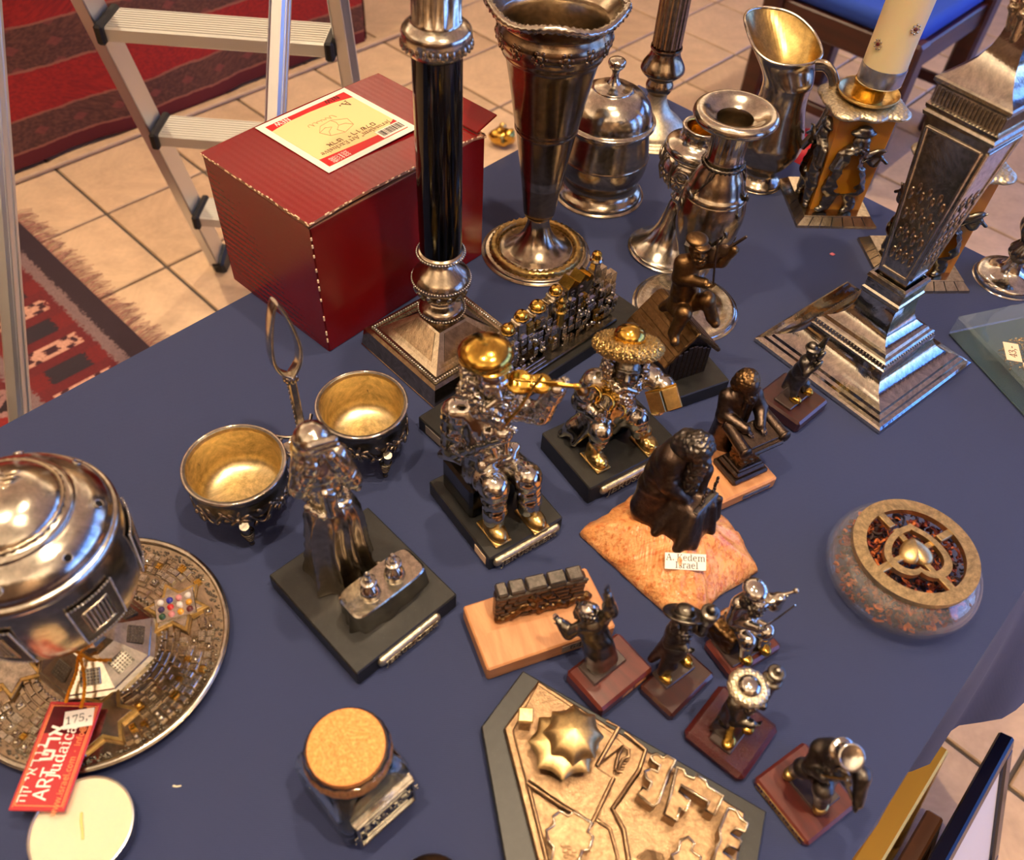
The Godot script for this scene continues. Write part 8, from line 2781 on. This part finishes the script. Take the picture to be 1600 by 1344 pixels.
func small_figures() -> void:
	# fiddler at the foot of the square candlestick
	var o := little("small_statuette", "small dark statuette of a musician with raised arm at the square candlestick's foot", P(0.3014, -0.6478), 44.7, Vector3(0, 8, 0), Vector3(58, 16, 55), M.dark_mahogany, Vector3(0, 17.5, 1), Vector3(22, 3.5, 38))
	fbegin(Vector3(-26, 16, -30), Vector3(26, 124, 30), 0.75)
	limbs([[-3, 42, 4, 0, 34, 5, 6, 5], [0, 34, 5, 3, 22, 6, 5, 3.8], [-3, 42, -4, 4, 34, -9, 6, 5], [4, 34, -9, 4, 22, -13, 5, 3.8]], 2.5, 0.14, 0.5)
	limbs([[-3, 42, 0, -2, 56, 0, 9, 9], [-2, 56, 0, -1, 70, 0, 9, 8], [-1, 70, 5, 0, 72, -7, 5, 5], [-8, 44, 2, -12, 26, 4, 6, 3], [-8, 44, -2, -10, 28, -5, 6, 3]], 3.5, 0.17, 0.5)
	limbs([[-1, 71, 6, 6, 62, 9, 4.5, 3.6], [6, 62, 9, 11, 72, 2, 3.6, 2.8], [0, 73, -7, 3, 88, -8, 4.5, 3.5], [3, 88, -8, 6, 104, -5, 3.4, 2.4]], 2.0, 0.14, 0.6)
	hand(Vector3(6, 103, -5), Vector3(0.3, 0.95, 0).normalized(), Vector3(0.8, -0.2, 0.3).normalized(), 5.0, 0.4)
	head(Vector3(0, 83, 0), 6.5, Vector3(0.9, 0.3, 0.2).normalized())
	fell(Vector3(-1, 89, 0), Vector3(8, 2.2, 8), 1.0)
	fell(Vector3(-2, 91, 0), Vector3(5.5, 4.5, 5.5), 1.0)
	fell(Vector3(4, 76, 1), Vector3(4, 6, 4.5), 1.5, Basis(), 0.7, 1.2)
	blob(o, "figure", M.pewter)
	fbegin(Vector3(-12, 56, -16), Vector3(26, 112, 16), 0.7)
	fell(Vector3(9, 84, -2), Vector3(3, 8, 5), 1.5, Basis(Vector3(0, 0, 1), -0.3))
	fell(Vector3(11, 74, 0), Vector3(3, 7, 6), 1.5, Basis(Vector3(0, 0, 1), -0.3))
	fcap(Vector3(8, 88, -3), Vector3(7, 106, -5), 1.3, 1.1, 1.0)
	blob(o, "violin", M.dark_silver)
	for s in [[6, 6], [7, -14]]:
		part(o, "gold_shoe", lathem(spline(pv([0, -3.4, 4.6, -3, 5.4, -0.5, 4, 2.6, 0, 3.6]), 3), 14, Transform3D(Basis().scaled(Vector3(1.35, 1, 0.9)), mm(s[0], 22.4, s[1]))), M.gold)
	# man with raised arms before the wall
	o = little("small_statuette", "small silver statuette seen from behind with both arms raised towards the stone wall model", P(0.0967, -0.3161), 47.7, Vector3(0, 8.4, 0), Vector3(43.4, 16.8, 60.6), M.mahogany, Vector3(-8, 18, 2), Vector3(21, 3.4, 37))
	for q in [[-14, 9, 7], [-3, 8, 5.5], [2, 6, 4], [-20, 5, 4]]:
		part(o, "worn_chip", boxm(mm(21.5, 8 + q[1] * 0.1, q[0]), mm(0.8, q[2], q[1]), 0.0003), M.light_wood)
	fbegin(Vector3(-62, 18, -18), Vector3(22, 146, 46), 0.8)
	limbs([[-11, 22, 4, -14, 44, 6, 12, 11.5], [-14, 44, 6, -19, 66, 9, 11.5, 11], [-19, 66, 9, -21, 78, 11, 11, 9], [-24, 76, 15, -18, 82, 6, 6.5, 6.5], [-22, 78, 11, -26, 86, 12, 5.5, 5]], 4.0, 0.17, 0.4)
	limbs([[-5, 26, -4, -10, 60, 5, 6, 7], [-6, 24, 10, -12, 62, 10, 5, 7]], 4.0)
	limbs([[-25, 76, 16, -33, 58, 22, 6, 5], [-33, 58, 22, -42, 66, 25, 5, 4], [-18, 82, 5, -13, 104, 4, 6, 5.2], [-13, 104, 4, -18, 122, 5, 5.2, 3.6], [-38, 62, 23, -34, 55, 23, 5.5, 4], [-15, 108, 4, -12, 102, 3, 5.5, 4.5]], 2.5, 0.17, 0.6)
	hand(Vector3(-42, 66, 25), Vector3(-0.55, 0.75, 0.3).normalized(), Vector3(-0.7, -0.5, 0.1).normalized(), 6.2, 0.1)
	hand(Vector3(-18, 123, 5), Vector3(-0.25, 0.95, 0.1).normalized(), Vector3(-0.9, -0.2, 0.1).normalized(), 6.6, 0.1)
	head(Vector3(-28, 93, 14), 8.5, Vector3(-0.9, 0.25, 0.1).normalized())
	blob(o, "figure", M.dark_silver)
	fbegin(Vector3(-48, 76, -4), Vector3(-6, 114, 32), 0.65)
	fell(Vector3(-25, 93, 13), Vector3(8.5, 9.5, 9), 2.0, Basis(), 1.0, 1.1)
	fell(Vector3(-33, 84, 14), Vector3(5, 8, 6), 2.0, Basis(), 1.0, 1.1)
	blob(o, "curly_hair", M.dark_silver)
	part(o, "skullcap", lathem(spline(pv([6.8, -0.6, 6.4, 1.2, 4, 3.2, 0, 4]), 4), 20, Transform3D(Basis(Vector3(0.3, 0, -1).normalized(), -0.35), mm(-27, 100, 14.5))), M.bright_silver)
	for s in [[-1, -6], [-3, 12]]:
		part(o, "shoe", lathem(spline(pv([0, -2.2, 4.4, -2, 5, 0, 3.4, 2, 0, 2.6]), 3), 14, Transform3D(Basis().scaled(Vector3(1.3, 1, 0.9)), mm(s[0] - 6, 21.8, s[1]))), M.dark_silver)
	# walking man with a lantern-like bundle
	o = little("small_statuette", "small dark statuette of a bearded man in a wide hat holding a bundle aloft", P(0.151, -0.3252), 50.6, Vector3(10.4, 5.5, 4.3), Vector3(36, 11, 56.7), M.dark_mahogany, Vector3(2.5, 12.4, 2), Vector3(18, 3, 34), 2.5, 0.115)
	fbegin(Vector3(-30, 10, -28), Vector3(30, 124, 30), 0.75)
	limbs([[-4, 44, 5, 1, 30, 9, 7, 5.5], [1, 30, 9, 2, 17, 13, 5.5, 4], [-4, 44, -1, -3, 30, -6, 7, 5.5], [-3, 30, -6, -1, 17, -10, 5.5, 4], [-4, 42, 2, -6, 62, 3, 10, 10], [-6, 62, 3, -7, 76, 3, 10, 8.5], [-8, 76, 9, -4, 78, -4, 5.5, 5.5]], 3.0, 0.21, 0.45)
	limbs([[-9, 46, 6, -14, 20, 14, 7, 3.5], [-11, 48, 0, -14, 22, 0, 7, 3.5], [-4, 46, 8, 0, 24, 18, 5, 3]], 3.0)
	limbs([[-8, 76, 10, -6, 60, 12, 5.4, 4.6], [-6, 60, 12, 5, 62, 5, 4.6, 3.6], [-4, 78, -5, 5, 74, -10, 5.4, 4.6], [5, 74, -10, 7, 94, -7, 4.4, 3.4]], 2.0, 0.17, 0.6)
	hand(Vector3(5, 62, 5), Vector3(0.9, 0.3, -0.3).normalized(), Vector3(0, 0.9, 0.2).normalized(), 5.6, 0.7)
	hand(Vector3(7, 94, -7), Vector3(0.1, 0.95, 0).normalized(), Vector3(0.2, 0.1, -0.9).normalized(), 5.4, 0.8)
	head(Vector3(-5, 88, 4), 7.5, Vector3(0.9, -0.1, 0.4).normalized())
	blob(o, "figure", M.pewter)
	fbegin(Vector3(-28, 62, -18), Vector3(20, 112, 26), 0.65)
	fell(Vector3(0, 78, 6), Vector3(6, 10, 7), 2.0, Basis(), 1.2, 0.9)
	fell(Vector3(-6, 86, 12), Vector3(4, 8, 3.4), 2.0, Basis(), 0.8, 1.0)
	fell(Vector3(-3, 86, -4), Vector3(4, 8, 3.4), 2.0, Basis(), 0.8, 1.0)
	blob(o, "beard", M.pewter)
	var hb := Basis(Quaternion(Vector3.UP, Vector3(-0.40, 0.78, -0.40).normalized()))
	part(o, "wide_hat", lathem(spline(pv([0, -1.2, 14, -1, 17, 0.6, 16.5, 2, 12, 1.2, 8.6, 1.6, 8.2, 4, 6.6, 7.4, 3, 9, 0, 9.4]), 4), 40, Transform3D(hb, mm(-7, 97, 4))), M.dark_silver)
	fbegin(Vector3(-10, 92, -22), Vector3(26, 128, 8), 0.7)
	fcap(Vector3(7, 98, -7), Vector3(7, 108, -6), 5.5, 7, 1.5)
	fell(Vector3(7, 112, -6), Vector3(7.5, 2.6, 7.5), 1.0)
	fcap(Vector3(7, 113, -6), Vector3(8, 118, -5), 4, 3, 1.0)
	blob(o, "bundle", M.dark_silver)
	for s in [[4, 14], [3, -11]]:
		part(o, "gold_shoe", lathem(spline(pv([0, -3.2, 4.4, -3, 5.2, -0.5, 4, 2.6, 0, 3.4]), 3), 14, Transform3D(Basis().scaled(Vector3(1.3, 1, 0.9)), mm(s[0], 17.2, s[1]))), M.gold)
	# little seated fiddler
	o = little("small_statuette", "small silver statuette of a capped fiddler seated on a log", P(0.2126, -0.3485), 55.8, Vector3(-2, 6, -3), Vector3(37, 12, 57), M.mahogany, Vector3(-4, 13.4, -1), Vector3(30, 3, 44))
	fbegin(Vector3(-34, 14, -14), Vector3(6, 56, 40), 0.9)
	fbox(Vector3(-15, 27, 10), Vector3(13, 12, 12), 3.0, 2.0, Basis(Vector3.UP, 0.2), 1.4, 0.4)
	fcap(Vector3(-26, 22, 18), Vector3(-26, 34, 18), 7, 6, 3.0, 0.8, 0.5)
	blob(o, "log_seat", M.bronze)
	fbegin(Vector3(-34, 13, -28), Vector3(28, 112, 34), 0.75)
	limbs([[-12, 40, 7, 5, 42, 9, 8, 7], [5, 42, 9, 8, 22, 8, 6.8, 5], [-10, 40, -4, 7, 44, -9, 8, 7], [7, 44, -9, 8, 22, -11, 6.8, 5], [-12, 38, 2, -13, 62, 4, 12, 11], [-13, 62, 4, -13, 76, 5, 11, 8.5], [-15, 75, 11, -9, 78, -3, 6, 6]], 3.5, 0.21, 0.4)
	limbs([[-15, 75, 13, -13, 54, 14, 6, 5.5], [-13, 54, 14, 6, 63, 6, 5.5, 4], [-8, 78, -4, 2, 80, -10, 6, 5], [2, 80, -10, 4, 96, -10, 5, 3.6], [-18, 44, 8, -26, 28, 14, 8, 4], [-20, 42, -2, -26, 26, -4, 8, 4]], 2.5, 0.21, 0.5)
	hand(Vector3(6, 63, 6), Vector3(0.8, 0.5, -0.2).normalized(), Vector3(-0.4, 0.6, -0.5).normalized(), 5.6, 0.8)
	hand(Vector3(4, 96, -10), Vector3(0.2, 0.95, 0).normalized(), Vector3(0.3, 0, -0.9).normalized(), 5.2, 0.8)
	head(Vector3(-9, 90, 5), 8.2, Vector3(0.9, -0.2, 0.3).normalized())
	blob(o, "figure", M.silver)
	fbegin(Vector3(-26, 66, -14), Vector3(20, 106, 26), 0.65)
	fell(Vector3(-2, 81, 6), Vector3(6, 9, 8), 2.0, Basis(), 1.3, 0.95)
	fell(Vector3(-11, 86, 13), Vector3(5, 8, 3.6), 2.0, Basis(), 1.0, 1.0)
	blob(o, "beard", M.dark_silver)
	fbegin(Vector3(-28, 84, -14), Vector3(14, 112, 24), 0.8)
	fell(Vector3(-11, 98, 5.5), Vector3(11, 6.5, 10), 1.5, Basis(Vector3(0, 0, 1), -0.1))
	fell(Vector3(-1, 95, 6), Vector3(5, 1.6, 7), 1.0, Basis(Vector3(0, 0, 1), -0.3))
	blob(o, "cap", M.bright_silver)
	fbegin(Vector3(-14, 84, -26), Vector3(22, 118, 16), 0.75)
	fell(Vector3(0, 96, -1), Vector3(6, 2.4, 6), 1.5, Basis(Vector3(0.3, 0, 1).normalized(), 0.4))
	fell(Vector3(3, 99, -6), Vector3(5, 2.4, 5), 1.5, Basis(Vector3(0.3, 0, 1).normalized(), 0.4))
	fcap(Vector3(3, 99, -7), Vector3(8, 106, -16), 1.6, 1.3, 1.0)
	fell(Vector3(8, 106, -17), Vector3(2.4, 2.6, 2.2), 1.0)
	blob(o, "violin", M.silver)
	part(o, "bow", tubem([mm(8, 64, 5), mm(12, 80, -4), mm(15, 98, -13)], 0.001, 0.0008, 6), M.silver)
	for s in [[11, 8], [12, -12]]:
		part(o, "gold_shoe", lathem(spline(pv([0, -3.4, 4.8, -3, 5.6, -0.5, 4.4, 2.8, 0, 3.6]), 3), 16, Transform3D(Basis().scaled(Vector3(1.25, 1.1, 0.95)), mm(s[0], 18.4, s[1]))), M.gold)
	# man in a round fur hat with a scroll case
	o = little("small_statuette", "small silver statuette in a round fur hat on a textured red leather base", P(0.1954, -0.275), 38.4, Vector3(0, 6.25, 0), Vector3(56.5, 12.5, 58.5), M.red_leather, Vector3(0, 13.6, 2), Vector3(20, 3, 36), 4.0)
	fbegin(Vector3(-28, 12, -32), Vector3(28, 112, 26), 0.75)
	limbs([[-4, 18, 3, -4, 40, 1, 11, 10.5], [-4, 40, 1, -5, 62, 0, 10.5, 9], [-8, 62, 5, -1, 62, -8, 6, 6], [-6, 64, 0, -6, 72, 0, 5, 5]], 4.0, 0.24, 0.4)
	limbs([[-8, 61, 7, -2, 44, 9, 6, 5], [-2, 44, 9, 10, 48, 4, 5, 3.8], [0, 62, -9, 6, 50, -14, 6, 5], [6, 50, -14, 9, 56, -10, 4.6, 3.6], [-8, 30, 8, -12, 17, 12, 6, 3], [-8, 30, -4, -12, 17, -8, 6, 3]], 2.5, 0.17, 0.5)
	hand(Vector3(10, 48, 4), Vector3(0.75, 0.2, -0.6).normalized(), Vector3(-0.3, 0.8, -0.3).normalized(), 5.4, 0.7)
	head(Vector3(-5, 76, 0), 7.6, Vector3(0.9, -0.25, 0.25).normalized())
	blob(o, "figure", M.dark_silver)
	fbegin(Vector3(-22, 50, -16), Vector3(18, 92, 18), 0.65)
	fell(Vector3(2, 65, 1), Vector3(5.6, 10, 7), 2.0, Basis(), 1.2, 0.95)
	blob(o, "beard", M.dark_silver)
	fbegin(Vector3(-30, 72, -24), Vector3(18, 98, 24), 0.75)
	for i in 12:
		var t := TAU * i / 12.0
		fell(Vector3(-6 + 11 * cos(t), 83, 11 * sin(t)), Vector3(5, 4.4, 5), 2.0, Basis(), 0.8, 1.6)
	blob(o, "fur_hat", M.cream_metal)
	part(o, "hat_crown", lathem(spline(pv([10, 83, 9.4, 87, 6.4, 90.6, 3, 92, 0, 92.4]), 4), 32, Transform3D(Basis(), mm(-6, 0, 0))), M.bright_silver)
	part(o, "scroll_case", lathem(spline(pv([0, 46, 6.2, 46, 6.4, 50, 6.0, 66, 6.4, 80, 7.6, 81, 8.2, 83, 7, 85, 5, 86, 5, 90, 6.8, 91, 6.6, 96, 4, 97, 3, 97, 2.4, 101, 0, 102]), 3), 28, Transform3D(Basis(), mm(4, 0, -18))), M.dark_silver)
	part(o, "gold_shoe", lathem(spline(pv([0, -3.2, 4.4, -3, 5.2, -0.5, 4, 2.6, 0, 3.4]), 3), 14, Transform3D(Basis().scaled(Vector3(1, 1, 1.3)), mm(4, 18.4, 14))), M.gold)
	part(o, "gold_shoe", lathem(spline(pv([0, -3.2, 4.4, -3, 5.2, -0.5, 4, 2.6, 0, 3.4]), 3), 14, Transform3D(Basis().scaled(Vector3(1.3, 1, 1)), mm(8, 18.4, -6))), M.gold)
	# bent fiddler nearest the table's right side
	o = little("small_statuette", "small dark statuette of a stooping fiddler in a flat-topped hat on a mahogany base", P(0.2494, -0.2314), 53.7, Vector3(0, 4.6, 0), Vector3(58.3, 9.2, 56.5), M.mahogany, Vector3(0, 10.4, -5.5), Vector3(36, 3, 25), 2.5)
	words(o, "lettering", "JERUSALEM", 0.0056, M.soft_gold, Transform3D(Basis(Vector3(1, 0, 0), Vector3.UP, Vector3(0, 0, 1)), mm(0, 4.6, 28.4)), "Droid Serif", 0.0003)
	var pb := S()
	for e in [-1, 1]:
		cbox(pb, mm(0, 4.6 + e * 3.4, 28.3), mm(50, 0.7, 0.8), 0.0002)
	part(o, "plaque_border", done(pb), M.soft_gold)
	fbegin(Vector3(-36, 10, -28), Vector3(44, 106, 34), 0.8)
	limbs([[-6, 42, -4, -11, 46, 8, 8, 7], [-11, 46, 8, -15, 20, 2, 7, 5], [2, 42, -4, 8, 48, 8, 8, 7], [8, 48, 8, 13, 20, 3, 7, 5], [-2, 40, -6, -4, 58, -6, 12, 12], [-4, 58, -6, -4, 74, -3, 12, 11], [-4, 74, -3, -2, 82, 0, 11, 8], [-12, 72, 0, 6, 78, -6, 7, 7]], 4.0, 0.28, 0.4)
	limbs([[-12, 72, 2, -8, 58, 8, 6.5, 6], [-8, 58, 8, 3, 70, 13, 5.5, 4], [6, 78, -6, 18, 80, -6, 6.5, 6], [18, 80, -6, 29, 66, 3, 6, 4.2]], 3.0, 0.24, 0.5)
	hand(Vector3(3, 70, 13), Vector3(0.8, 0.5, 0.1).normalized(), Vector3(0.1, -0.3, 0.9).normalized(), 5.6, 0.9)
	hand(Vector3(28, 66, 3), Vector3(0.5, -0.6, 0.4).normalized(), Vector3(-0.5, 0.1, 0.8).normalized(), 5.4, 0.8)
	head(Vector3(2, 89, 5), 8.0, Vector3(0.25, -0.35, 0.9).normalized())
	blob(o, "figure", M.pewter)
	fbegin(Vector3(-16, 66, -8), Vector3(22, 104, 26), 0.65)
	fell(Vector3(4, 80, 9), Vector3(7, 9, 5), 2.0, Basis(), 1.2, 0.95)
	fell(Vector3(-4, 88, 4), Vector3(4, 8, 5), 2.0, Basis(), 1.0, 1.0)
	blob(o, "beard", M.pewter)
	var ht := Basis(Vector3(0, 0, 1), -0.55) * Basis(Vector3(1, 0, 0), 0.28)
	part(o, "flat_hat", lathem(spline(pv([0, -2, 9, -2, 10, -1, 8, 0.5, 7.4, 1.5, 7.2, 7, 8.2, 9.5, 9.6, 11, 9.6, 12.2, 8.6, 12.6, 7.6, 12, 0, 11.6]), 3), 36, Transform3D(ht, mm(0.5, 96.5, 2))), M.bright_silver)
	var d := (Vector3(26, 66, 4) - Vector3(8, 94, 10)).normalized()
	var n := Vector3(0.3, 0.2, 0.9)
	n = (n - d * n.dot(d)).normalized()
	var bs := Basis(d, n, d.cross(n))
	fbegin(Vector3(-6, 48, -14), Vector3(46, 108, 28), 0.75)
	fell(Vector3(10, 91, 11), Vector3(6.5, 2.4, 6), 1.5, bs)
	fell(Vector3(14, 85, 9.5), Vector3(6, 2.4, 5), 1.5, bs)
	fcap(Vector3(16, 82, 9), Vector3(29, 61, 3), 1.7, 1.4, 1.0)
	fell(Vector3(30, 59, 3), Vector3(2.6, 2.6, 2.4), 1.0)
	blob(o, "violin", M.dark_silver)
	part(o, "bow", tubem([mm(2, 73, 14), mm(8, 83, 14), mm(15, 95, 13)], 0.001, 0.0008, 6), M.soft_gold)
	for s in [[-16, 3], [15, 2]]:
		part(o, "gold_shoe", lathem(spline(pv([0, -3.2, 4.6, -3, 5.4, -0.5, 4, 2.6, 0, 3.4]), 3), 16, Transform3D(Basis().scaled(Vector3(0.95, 1, 1.35)), mm(s[0], 15.2, s[1]))), M.soft_gold)
